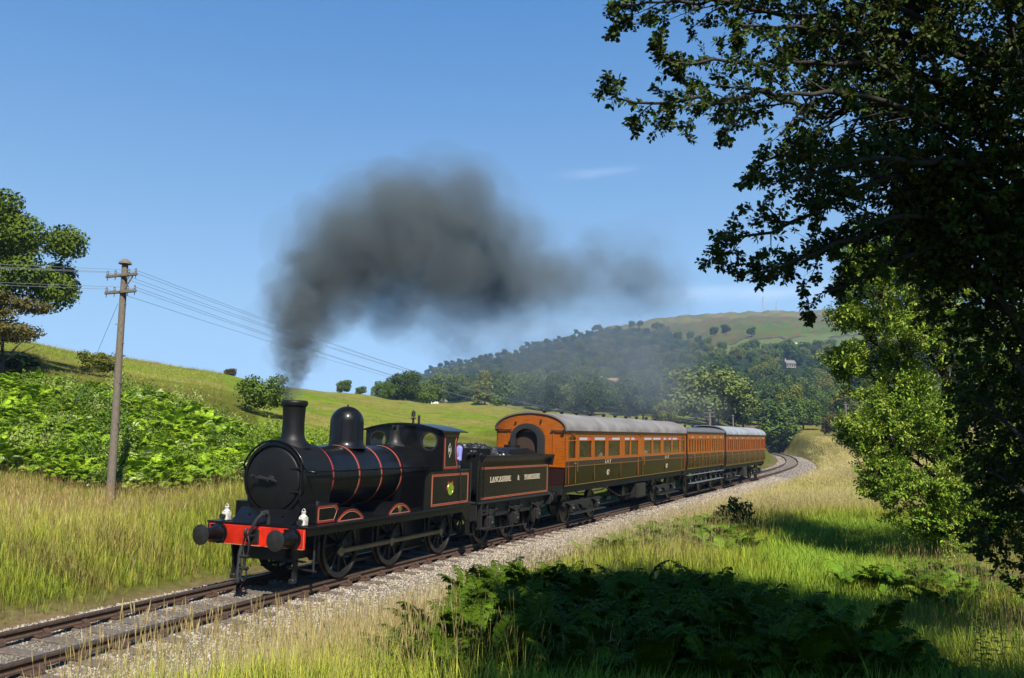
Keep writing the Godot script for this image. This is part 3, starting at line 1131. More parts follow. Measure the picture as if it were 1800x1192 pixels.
	mb.cyl(Vector3(-0.28, 0.5, -0.02), Vector3(-0.33, 0.3, -0.02), 0.014, -1, 6)
	part(e, "screw_coupling", mb, M.frame_black)
	mb = MB.new()
	mb.tube([Vector3(0.06, 1.19, 0.22), Vector3(0.05, 1.34, 0.22), Vector3(0.0, 1.41, 0.21), Vector3(-0.08, 1.40, 0.19), Vector3(-0.16, 1.3, 0.13), Vector3(-0.19, 1.12, 0.04), Vector3(-0.17, 0.96, -0.05), Vector3(-0.1, 0.86, -0.12)], 0.036, 10)
	for q in [Vector3(0.0, 1.41, 0.21), Vector3(-0.08, 1.40, 0.19)]:
		mb.box(q, Vector3(0.05, 0.09, 0.10), 0.015)
	part(e, "vacuum_hose", mb, M.bellows)
	mb = MB.new()
	mb.tube([Vector3(-0.03, 0.74, -0.3), Vector3(-0.08, 0.62, -0.3), Vector3(-0.12, 0.45, -0.27), Vector3(-0.2, 0.3, -0.22), Vector3(-0.22, 0.16, -0.21)], 0.04, 8)
	mb.box(Vector3(-0.22, 0.13, -0.21), Vector3(0.1, 0.1, 0.1), 0.02)
	part(e, "heating_hose", mb, M.bellows)
	mb = MB.new()
	for z: float in [-0.72, 0.72]:
		mb.prism(PackedVector2Array([Vector2(0.16, 0.8), Vector2(0.42, 0.8), Vector2(0.36, 0.45), Vector2(0.34, 0.1), Vector2(0.22, 0.1), Vector2(0.24, 0.45)]), Vector3(0, 0, z), X, Y, -0.02, 0.02)
		mb.box(Vector3(0.27, 0.12, z - signf(z) * 0.02), Vector3(0.14, 0.1, 0.12), 0.02)
	part(e, "guard_iron", mb, M.frame_black)
	mb = MB.new()
	mb.bar(Vector3(0.3, 0.5, -0.75), Vector3(0.3, 0.5, 0.95), 0.04, 0.04)
	for z: float in [-0.45, 0.45]:
		mb.cyl(Vector3(0.35, 0.62, z), Vector3(1.0, 0.66, z), 0.16, -1, 16)
	mb.bar(Vector3(0.45, 0.36, 0.4), Vector3(0.5, 0.3, 1.06), 0.03, 0.03)
	mb.tube([Vector3(0.5, 1.05, 0.98), Vector3(0.5, 0.62, 1.0), Vector3(0.47, 0.3, 1.02)], 0.025, 6)
	part(e, "drain_gear", mb, M.iron)
	# smokebox with its front, door and wrapper
	var sec := arc(0, cy, 0.70, -18.0, 198.0, 28)
	sec.append(Vector2(-0.6, 1.19))
	sec.append(Vector2(0.6, 1.19))
	mb = MB.new()
	mb.prism(sec, Vector3(0.47, 0, 0), Z, Y, -1.0, 0.0, 0.6)   # z x y = -x
	var sb := part(e, "smokebox", mb, M.smokebox_black)
	mb = MB.new()
	mb.lathe([Vector2(-0.03, 0.725), Vector2(0.0, 0.725), Vector2(0.03, 0.735), Vector2(0.05, 0.72), Vector2(0.05, 0.66)], Vector3(0.47, cy, 0), -X, 40, 0.0, TAU)
	part(sb, "front_ring", mb, M.black_paint)
	mb = MB.new()
	for k in 30:
		var a := deg_to_rad(-25.0 + 230.0 * k / 29.0)
		mb.cyl(Vector3(0.44, cy + sin(a) * 0.69, cos(a) * 0.69), Vector3(0.41, cy + sin(a) * 0.69, cos(a) * 0.69), 0.012, 0.006, 6)
	part(sb, "rivets", mb, M.smokebox_black)
	mb = MB.new()
	mb.lathe([Vector2(0.0, 0.63), Vector2(0.03, 0.63), Vector2(0.045, 0.615), Vector2(0.05, 0.585), Vector2(0.085, 0.45), Vector2(0.105, 0.28), Vector2(0.112, 0.0)], Vector3(0.45, cy - 0.02, 0), -X, 48)
	var door := part(e, "smokebox_door", mb, M.smokebox_black)
	mb = MB.new()
	mb.lathe([Vector2(0.1, 0.0), Vector2(0.1, 0.09), Vector2(0.13, 0.08), Vector2(0.135, 0.04), Vector2(0.21, 0.035), Vector2(0.21, 0.0)], Vector3(0.45, cy - 0.02, 0), -X, 16)
	mb.bar(Vector3(0.25, cy - 0.01, 0.06), Vector3(0.25, cy + 0.02, -0.34), 0.03, 0.045, 0.01)
	mb.bar(Vector3(0.29, cy - 0.05, 0.18), Vector3(0.29, cy + 0.04, -0.26), 0.03, 0.045, 0.01)
	mb.cyl(Vector3(0.24, cy + 0.04, -0.34), Vector3(0.18, cy + 0.05, -0.34), 0.03, -1, 8)
	part(door, "door_handle", mb, M.iron)
	mb = MB.new()
	for dy: float in [-0.24, 0.22]:
		mb.bar(Vector3(0.375, cy + dy, 0.42), Vector3(0.40, cy + dy, 0.66), 0.02, 0.04, 0.008)
		mb.cyl(Vector3(0.40, cy + dy - 0.05, 0.67), Vector3(0.40, cy + dy + 0.05, 0.67), 0.024, -1, 8)
	mb.cyl(Vector3(0.40, cy - 0.4, 0.67), Vector3(0.40, cy + 0.38, 0.67), 0.012, -1, 6)
	part(door, "hinge", mb, M.smokebox_black)
	# sloping cover ahead of the smokebox
	mb = MB.new()
	mb.prism(PackedVector2Array([Vector2(0.08, 1.19), Vector2(0.46, 1.19), Vector2(0.46, 1.46), Vector2(0.38, 1.44), Vector2(0.2, 1.25)]), Vector3(0, 0, 0), X, Y, -0.72, 0.72)
	for z: float in [-0.4, 0.0, 0.4]:
		mb.cyl(Vector3(0.27, 1.33, z), Vector3(0.255, 1.355, z), 0.03, 0.02, 8)
	part(e, "front_cover", mb, M.black_paint)
	# boiler and firebox
	mb = MB.new()
	mb.lathe([Vector2(1.44, 0.62), Vector2(1.44, 0.665), Vector2(4.5, 0.665), Vector2(4.5, 0.62)], Vector3(0, cy, 0), X, 48)
	var bo := part(e, "boiler", mb, M.black_paint)
	mb = MB.new()
	var fb := arc(0, cy, 0.695, -12.0, 192.0, 28)
	fb.append(Vector2(-0.6, 1.19))
	fb.append(Vector2(0.6, 1.19))
	mb.prism(fb, Vector3(4.46, 0, 0), Z, Y, -1.24, 0.0, 0.6)
	part(e, "firebox", mb, M.black_paint)
	for x in [1.54, 2.56, 3.5, 4.41]:
		mb = MB.new()
		mb.lathe([Vector2(-0.022, 0.664), Vector2(-0.020, 0.671), Vector2(0.020, 0.671), Vector2(0.022, 0.664)], Vector3(x, cy, 0), X, 48)
		var bd := part(bo, "boiler_band", mb, M.lining_red)
		mb = MB.new()
		mb.lathe([Vector2(-0.0285, 0.664), Vector2(-0.0280, 0.6705), Vector2(-0.0245, 0.6705), Vector2(-0.0240, 0.664)], Vector3(x, cy, 0), X, 48)
		part(bd, "cream_line", mb, M.lining_cream)
	# handrail along the boiler and over the smokebox front
	mb = MB.new()
	for sg: float in [-1.0, 1.0]:
		var hr := []
		for x in [5.64, 4.5, 3.0, 1.6, 0.7]:
			hr.append(Vector3(x, 2.2, sg * 0.76))
		hr.append(Vector3(0.5, 2.2, sg * 0.76))
		mb.tube(hr, 0.017, 6)
		for x in [0.8, 2.0, 3.2, 4.3, 5.4]:
			mb.cyl(Vector3(x, 2.19, sg * 0.62), Vector3(x, 2.2, sg * 0.76), 0.02, 0.028, 8)
	var over := []
	for k in 21:
		var a := deg_to_rad(10.0 + 160.0 * k / 20.0)
		over.append(Vector3(0.41, cy + 0.01 + sin(a) * 0.742, cos(a) * 0.77))
	over[0] = Vector3(0.5, 2.2, 0.76)
	over[20] = Vector3(0.5, 2.2, -0.76)
	over.insert(0, Vector3(0.56, 2.19, 0.9))
	over.append(Vector3(0.56, 2.19, -0.9))
	mb.tube(over, 0.022, 8)
	part(e, "handrail", mb, M.black_paint)
	# chimney, dome, safety valves
	mb = MB.new()
	mb.lathe([Vector2(2.64, 0.40), Vector2(2.72, 0.36), Vector2(2.78, 0.29), Vector2(2.86, 0.245), Vector2(2.95, 0.23), Vector2(3.2, 0.222), Vector2(3.46, 0.232), Vector2(3.50, 0.24), Vector2(3.51, 0.262), Vector2(3.56, 0.275), Vector2(3.60, 0.27), Vector2(3.62, 0.245), Vector2(3.62, 0.20), Vector2(3.3, 0.18)], Vector3(0.98, 0, 0), Y, 32)
	part(e, "chimney", mb, M.smokebox_black)
	mb = MB.new()
	var dome := [Vector2(2.64, 0.47), Vector2(2.69, 0.43), Vector2(2.74, 0.395), Vector2(2.82, 0.382), Vector2(3.22, 0.378)]
	for k in 9:
		var a := deg_to_rad(10.0 * (k + 1))
		dome.append(Vector2(3.22 + 0.37 * sin(a), 0.378 * cos(a)))
	dome.append(Vector2(3.59, 0.02))
	dome.append(Vector2(3.63, 0.015))
	dome.append(Vector2(3.63, 0.0))
	mb.lathe(dome, Vector3(2.98, 0, 0), Y, 32)
	part(e, "dome", mb, M.black_paint)
	mb = MB.new()
	mb.lathe([Vector2(2.62, 0.30), Vector2(2.71, 0.26), Vector2(2.76, 0.19), Vector2(2.84, 0.15), Vector2(3.0, 0.13), Vector2(3.06, 0.14), Vector2(3.08, 0.14), Vector2(3.08, 0.1), Vector2(3.08, 0.0)], Vector3(5.2, 0, 0), Y, 20)
	for z: float in [-0.06, 0.06]:
		mb.cyl(Vector3(5.2, 3.07, z), Vector3(5.2, 3.22, z), 0.045, 0.04, 10)
	mb.bar(Vector3(5.05, 3.18, 0), Vector3(5.6, 3.2, 0), 0.03, 0.04)
	part(e, "safety_valve", mb, M.iron)
	# splashers and front sandboxes
	for sg: float in [-1.0, 1.0]:
		for k in 2:
			var c: float = AX[k]
			mb = MB.new()
			var sp := arc(c, 0.70, 0.74 if k == 0 else 0.73, 41.5, 138.5, 14)
			mb.prism(sp, Vector3(0, 0, sg * 0.81), X, Y, -0.19, 0.19)
			var spl := part(e, "splasher", mb, M.black_paint)
			mb = MB.new()
			var line := []
			for q in arc(c, 0.70, 0.70, 44.5, 135.5, 12):
				line.append(Vector3(q.x, q.y, sg * 1.003))
			line.append(line[0])
			strip(mb, line, 0.006, 0.022)
			part(spl, "red_lining", mb, M.lining_red)
			mb = MB.new()
			line = []
			for q in arc(c, 0.71, 0.655, 47.5, 132.5, 12):
				line.append(Vector3(q.x, q.y, sg * 1.004))
			line.append(line[0])
			strip(mb, line, 0.006, 0.012)
			part(spl, "cream_lining", mb, M.lining_cream)
			if k == 1:
				mb = MB.new()
				mb.lathe([Vector2(0, 0.08), Vector2(0.008, 0.08), Vector2(0.012, 0.0)], Vector3(c, 1.28, sg * 1.0), Vector3(0, 0, sg), 16)
				part(spl, "maker_plate", mb, M.brass)
		mb = MB.new()
		mb.box(Vector3(0.92, 1.375, sg * 0.82), Vector3(0.78, 0.37, 0.32), 0.015)
		mb.cyl(Vector3(0.8, 1.55, sg * 0.8), Vector3(0.8, 1.62, sg * 0.8), 0.07, 0.05, 12)
		var sbx := part(e, "sandbox", mb, M.black_paint)
		mb = MB.new()
		var box_line := [Vector3(1.2, 1.52, sg * 0.983), Vector3(0.58, 1.52, sg * 0.983), Vector3(0.58, 1.215, sg * 0.983), Vector3(1.16, 1.215, sg * 0.983)]
		strip(mb, box_line, 0.006, 0.022, 0.01)
		mb.bar(Vector3(1.2, 1.52, sg * 0.983), Vector3(1.28, 1.42, sg * 0.983), 0.006, 0.03)
		part(sbx, "red_lining", mb, M.lining_red)
		mb = MB.new()
		strip(mb, [Vector3(1.16, 1.49, sg * 0.984), Vector3(0.61, 1.49, sg * 0.984), Vector3(0.61, 1.245, sg * 0.984), Vector3(1.15, 1.245, sg * 0.984), Vector3(1.24, 1.4, sg * 0.984), Vector3(1.16, 1.49, sg * 0.984)], 0.006, 0.011)
		part(sbx, "cream_lining", mb, M.lining_cream)
	# wheels and rods
	var cr := deg_to_rad(205.0)
	for x in AX:
		wheel(e, Vector3(x, 0.685, 0.75), 0.685, 1.0, 12, cr)
		wheel(e, Vector3(x, 0.685, -0.75), 0.685, -1.0, 12, cr + PI / 2)
	for sg: float in [-1.0, 1.0]:
		var off := Vector3(cos(cr), sin(cr), 0) * 0.26 if sg > 0 else Vector3(cos(cr + PI / 2), sin(cr + PI / 2), 0) * 0.26
		for k in 2:
			mb = MB.new()
			var a := Vector3(AX[k], 0.685, sg * (0.925 + 0.0 * k)) + off
			var b := Vector3(AX[k + 1], 0.685, sg * 0.925) + off
			mb.bar(a + X * 0.05, b - X * 0.05, 0.05, 0.105, 0.008)
			mb.cyl(a - Z * 0.045, a + Z * 0.045, 0.105, -1, 16)
			if k == 1:
				mb.cyl(b - Z * 0.045, b + Z * 0.045, 0.105, -1, 16)
			part(e, "coupling_rod", mb, M.rod_steel)
	mb = MB.new()
	for x in AX:
		for sg: float in [-1.0, 1.0]:
			mb.box(Vector3(x - 0.78, 0.62, sg * 0.75), Vector3(0.09, 0.4, 0.1), 0.02)
			mb.bar(Vector3(x - 0.78, 0.8, sg * 0.75), Vector3(x - 0.7, 1.15, sg * 0.7), 0.04, 0.04)
	for sg: float in [-1.0, 1.0]:
		mb.bar(Vector3(1.0, 0.24, sg * 0.62), Vector3(6.6, 0.24, sg * 0.62), 0.035, 0.05)
	part(e, "brake_gear", mb, M.iron)
	cab(e)
	lamps(e)


func cab(e: Node3D) -> void:
	var X := Vector3(1, 0, 0)
	var Y := Vector3.UP
	var Z := Vector3(0, 0, 1)
	var mb: MB
	for sg: float in [-1.0, 1.0]:
		mb = MB.new()
		var out := PackedVector2Array([Vector2(4.72, 1.19), Vector2(7.28, 1.19), Vector2(7.28, 2.09), Vector2(6.72, 2.09), Vector2(6.6, 2.2), Vector2(6.49, 2.4), Vector2(6.44, 2.62), Vector2(6.46, 2.82), Vector2(6.56, 3.0), Vector2(6.62, 3.075),
			Vector2(5.66, 3.075), Vector2(5.66, 2.09), Vector2(5.1, 2.09), Vector2(4.9, 2.03), Vector2(4.76, 1.88)])
		mb.prism(out, Vector3(0, 0, sg * 1.12), X, Y, -0.012, 0.012, 0.9)
		var side := part(e, "cab_side", mb, M.black_paint)
		mb = MB.new()
		mb.bar(Vector3(6.72, 2.1, sg * 1.12), Vector3(7.29, 2.1, sg * 1.12), 0.045, 0.03, 0.01)
		mb.cyl(Vector3(7.3, 1.25, sg * 1.16), Vector3(7.3, 2.3, sg * 1.16), 0.016, -1, 8)
		mb.cyl(Vector3(6.66, 2.12, sg * 1.16), Vector3(6.7, 1.3, sg * 1.16), 0.012, -1, 6)
		part(side, "cab_handrail", mb, M.iron)
		lined_panel(side, 5.12, 7.2, 1.27, 2.0, sg * 1.132, sg)
		# upper panel lining follows the curved rear edge
		mb = MB.new()
		var cream := MB.new()
		var l := [Vector3(5.73, 3.0, 0), Vector3(5.73, 2.16, 0), Vector3(6.54, 2.16, 0), Vector3(6.44, 2.38, 0), Vector3(6.385, 2.62, 0), Vector3(6.4, 2.84, 0), Vector3(6.46, 3.0, 0), Vector3(5.73, 3.0, 0)]
		for i in l.size():
			l[i].z = sg * 1.135
		strip(mb, l, 0.005, 0.024, 0.01)
		var l2 := []
		var ctr := Vector3(6.05, 2.6, sg * 1.1365)
		for q in l:
			l2.append(Vector3(ctr.x + (q.x - ctr.x) * 0.87, ctr.y + (q.y - ctr.y) * 0.925, sg * 1.1355))
		strip(cream, l2, 0.005, 0.011, 0.004)
		part(side, "red_lining", mb, M.lining_red)
		part(side, "cream_lining", cream, M.lining_cream)
		# the company device on the lower panel and the number plate above it
		mb = MB.new()
		mb.lathe([Vector2(0.0, 0.15), Vector2(0.006, 0.15), Vector2(0.01, 0.135), Vector2(0.006, 0.12), Vector2(0.006, 0.0)], Vector3(6.14, 1.64, sg * 1.131), Vector3(0, 0, sg), 28)
		var dev := part(side, "green_badge", mb, M.badge_green)
		mb = MB.new()
		mb.lathe([Vector2(0.006, 0.165), Vector2(0.011, 0.162), Vector2(0.011, 0.15), Vector2(0.006, 0.148)], Vector3(6.14, 1.64, sg * 1.131), Vector3(0, 0, sg), 28)
		for k in 6:
			var a := TAU * k / 6
			mb.lathe([Vector2(0.006, 0.02), Vector2(0.013, 0.014), Vector2(0.013, 0.0)], Vector3(6.14 + cos(a) * 0.085, 1.64 + sin(a) * 0.085, sg * 1.131), Vector3(0, 0, sg), 8)
		mb.box(Vector3(6.14, 1.64, sg * 1.1425), Vector3(0.016, 0.12, 0.006))
		mb.box(Vector3(6.14, 1.64, sg * 1.1425), Vector3(0.09, 0.016, 0.005))
		part(dev, "badge_gilding", mb, M.brass)
		mb = MB.new()
		for q in [[-0.19, 0.02], [0.19, 0.02], [-0.13, 0.14], [0.12, 0.145]]:
			mb.prism(PackedVector2Array([Vector2(q[0] - 0.03, q[1] - 0.035), Vector2(q[0] + 0.03, q[1] - 0.035), Vector2(q[0] + 0.02, q[1] + 0.03), Vector2(q[0], q[1] + 0.055), Vector2(q[0] - 0.025, q[1] + 0.02)]), Vector3(6.14, 1.64, sg * 1.134), X, Y, -0.004, 0.004)
		part(dev, "badge_mantling", mb, M.lining_red)
		mb = MB.new()
		var ov := []
		for k in 21:
			var a := TAU * k / 20
			ov.append(Vector3(6.03 + cos(a) * 0.075, 2.62 + sin(a) * 0.13, sg * 1.136))
		strip(mb, ov, 0.005, 0.014, 0.003)
		mb.box(Vector3(6.03, 2.62, sg * 1.136), Vector3(0.05, 0.1, 0.006), 0.002)
		mb.box(Vector3(6.03, 2.77, sg * 1.136), Vector3(0.03, 0.05, 0.005), 0.002)
		mb.box(Vector3(6.03, 2.46, sg * 1.136), Vector3(0.025, 0.05, 0.005), 0.002)
		part(side, "oval_crest", mb, M.white_paint)
	# front sheet with two round windows, built as halves that meet at the window centres
	mb = MB.new()
	var top := func(z: float) -> float: return 3.08 + 0.18 * (1.0 - (z / 1.13) * (z / 1.13))
	var wy := 2.83
	var wz := 0.74
	var wr := 0.215
	for sg: float in [-1.0, 1.0]:
		var outer := PackedVector2Array([Vector2(sg * 1.108, 1.95), Vector2(sg * 1.108, top.call(1.1)), Vector2(sg * 0.95, top.call(0.95)), Vector2(sg * wz, top.call(wz))])
		outer.append_array(arc(sg * wz, wy, wr, 90.0, 90.0 - sg * 180.0, 14))
		outer.append(Vector2(sg * wz, 1.95))
		mb.prism(outer, Vector3(5.66, 0, 0), Z, Y, -0.015, 0.015, 0.9)
		var inner := PackedVector2Array([Vector2(sg * 0.0, 2.6), Vector2(sg * 0.0, top.call(0.0))])
		inner.append_array(PackedVector2Array([Vector2(sg * 0.35, top.call(0.35)), Vector2(sg * wz, top.call(wz))]))
		inner.append_array(arc(sg * wz, wy, wr, 90.0, 90.0 + sg * 180.0, 14))
		inner.append(Vector2(sg * wz, 1.95))
		inner.append(Vector2(sg * 0.55, 1.95))
		inner.append(Vector2(sg * 0.55, 2.4))
		mb.prism(inner, Vector3(5.66, 0, 0), Z, Y, -0.015, 0.015, 0.9)
	var fr := part(e, "cab_front", mb, M.black_paint)
	for sg: float in [-1.0, 1.0]:
		mb = MB.new()
		mb.lathe([Vector2(-0.03, wr + 0.035), Vector2(0.03, wr + 0.035), Vector2(0.03, wr - 0.005), Vector2(-0.03, wr - 0.005), Vector2(-0.03, wr + 0.035)], Vector3(5.66, wy, sg * wz), X, 28)
		var wf := part(fr, "round_window", mb, M.iron)
		mb = MB.new()
		mb.lathe([Vector2(0.0, wr), Vector2(0.004, 0.0)], Vector3(5.66, wy, sg * wz), X, 24)
		part(wf, "pane", mb, M.glass)
	# roof
	mb = MB.new()
	var rp := PackedVector2Array()
	for k in 17:
		var z := lerpf(-1.2, 1.2, k / 16.0)
		rp.append(Vector2(z, 3.10 + 0.19 * (1.0 - (z / 1.2) * (z / 1.2))))
	for k in 17:
		var z := lerpf(1.2, -1.2, k / 16.0)
		rp.append(Vector2(z, 3.075 + 0.175 * (1.0 - (z / 1.2) * (z / 1.2))))
	mb.prism(rp, Vector3(5.56, 0, 0), Z, Y, -1.36, 0.0, 0.8)
	var roof := part(e, "cab_roof", mb, M.black_paint)
	mb = MB.new()
	for sg: float in [-1.0, 1.0]:
		mb.cyl(Vector3(5.58, 3.09, sg * 1.21), Vector3(6.92, 3.09, sg * 1.21), 0.016, -1, 6)
	part(roof, "rain_strip", mb, M.black_paint)
	# whistles
	mb = MB.new()
	mb.cyl(Vector3(6.15, 3.15, -0.02), Vector3(6.15, 3.4, -0.02), 0.03, -1, 8)
	mb.cyl(Vector3(6.15, 3.4, -0.02), Vector3(6.15, 3.43, -0.02), 0.07, -1, 10)
	mb.cyl(Vector3(6.15, 3.46, -0.02), Vector3(6.15, 3.6, -0.02), 0.055, 0.05, 10)
	mb.cyl(Vector3(6.15, 3.43, -0.02), Vector3(6.15, 3.64, -0.02), 0.014, -1, 6)
	mb.cyl(Vector3(6.24, 3.25, 0.1), Vector3(6.24, 3.5, 0.1), 0.035, -1, 8)
	part(e, "whistle", mb, M.iron)
	# backhead with fittings, floor, rear wall stub
	mb = MB.new()
	mb.prism(arc(0, 2.0, 0.66, -40.0, 220.0, 20), Vector3(5.72, 0, 0), Z, Y, -0.1, 0.0)
	mb.box(Vector3(6.5, 1.24, 0), Vector3(1.5, 0.05, 2.2), 0.01)
	part(e, "backhead", mb, M.smokebox_black)
	mb = MB.new()
	for q in [[2.3, 0.2], [2.3, -0.2], [2.1, 0.35], [2.5, 0.0], [1.8, -0.3]]:
		mb.cyl(Vector3(5.8, q[0], q[1]), Vector3(5.92, q[0], q[1]), 0.06, 0.05, 12)
	mb.tube([Vector3(5.9, 2.5, -0.1), Vector3(6.0, 2.55, 0.1), Vector3(6.0, 2.4, 0.35)], 0.02, 6)
	part(e, "cab_gauges", mb, M.brass)


func lamps(e: Node3D) -> void:
	var first: Node3D = null
	for q in [[0.95, "white oil headlamp at the right end of the running plate, above the near buffer"], [-0.88, "white oil headlamp at the left end of the running plate, above the far buffer"]]:
		var xf := e.transform * Transform3D(Basis.IDENTITY, Vector3(0.16, 1.188, q[0]))
		if first:
			var c: Node3D = first.duplicate()
			c.name = nm(self, "headlamp")
			c.transform = xf
			c.set_meta("label", q[1])
			add_child(c, true)
			continue
		first = thing("headlamp", q[1], "headlamp", xf, "headlamps on the front of the engine")
		var mb := MB.new()
		mb.box(Vector3(0, 0.09, 0), Vector3(0.15, 0.18, 0.14), 0.02)
		mb.lathe([Vector2(0.18, 0.075), Vector2(0.205, 0.05), Vector2(0.21, 0.042), Vector2(0.255, 0.042), Vector2(0.265, 0.05), Vector2(0.275, 0.03), Vector2(0.28, 0.0)], Vector3.ZERO, Vector3.UP, 16)
		part(first, "lamp_body", mb, M.white_paint)
		mb = MB.new()
		var hp := []
		for k in 9:
			var a := PI * k / 8
			hp.append(Vector3(0, 0.27 + sin(a) * 0.055, cos(a) * 0.035))
		mb.tube(hp, 0.008, 6)
		mb.bar(Vector3(0.085, 0.02, 0), Vector3(0.085, 0.16, 0), 0.03, 0.02)
		part(first, "lamp_handle", mb, M.white_paint)
		mb = MB.new()
		mb.lathe([Vector2(0.0, 0.05), Vector2(0.06, 0.05), Vector2(0.065, 0.056), Vector2(0.075, 0.056), Vector2(0.075, 0.045), Vector2(0.062, 0.042)], Vector3(-0.07, 0.085, 0), Vector3(-1, 0, 0), 16)
		mb.lathe([Vector2(0.062, 0.042), Vector2(0.07, 0.0)], Vector3(-0.07, 0.085, 0), Vector3(-1, 0, 0), 16)
		part(first, "lamp_lens", mb, M.lens_dark)


# ---------------------------------------------------------------- tender, local x from its front
func axlebox(p: Node, x: float, z: float, y: float, spring_len: float, sg: float) -> void:
	var mb := MB.new()
	mb.box(Vector3(x, y, z + sg * 0.06), Vector3(0.27, 0.34, 0.18), 0.025)
	mb.box(Vector3(x, y + 0.02, z + sg * 0.16), Vector3(0.2, 0.2, 0.05), 0.02)
	mb.cyl(Vector3(x, y - 0.02, z + sg * 0.18), Vector3(x, y - 0.02, z + sg * 0.21), 0.06, 0.04, 10)
	for q: float in [-0.17, 0.17]:
		mb.box(Vector3(x + q, y - 0.02, z + sg * 0.03), Vector3(0.05, 0.48, 0.1), 0.01)
	var ab := part(p, "axlebox", mb, M.iron)
	mb = MB.new()
	for k in 6:
		var l := spring_len * (1.0 - 0.15 * k)
		mb.box(Vector3(x, y + 0.33 - k * 0.022, z + sg * 0.07), Vector3(l, 0.018, 0.09), 0.003)
	mb.box(Vector3(x, y + 0.26, z + sg * 0.07), Vector3(0.11, 0.19, 0.12), 0.01)
	for q: float in [-0.5, 0.5]:
		mb.bar(Vector3(x + q * spring_len, y + 0.18, z + sg * 0.07), Vector3(x + q * spring_len, y + 0.48, z + sg * 0.05), 0.03, 0.035)
		mb.cyl(Vector3(x + q * spring_len, y + 0.33, z), Vector3(x + q * spring_len, y + 0.33, z + sg * 0.13), 0.035, -1, 8)
	part(ab, "leaf_spring", mb, M.iron)


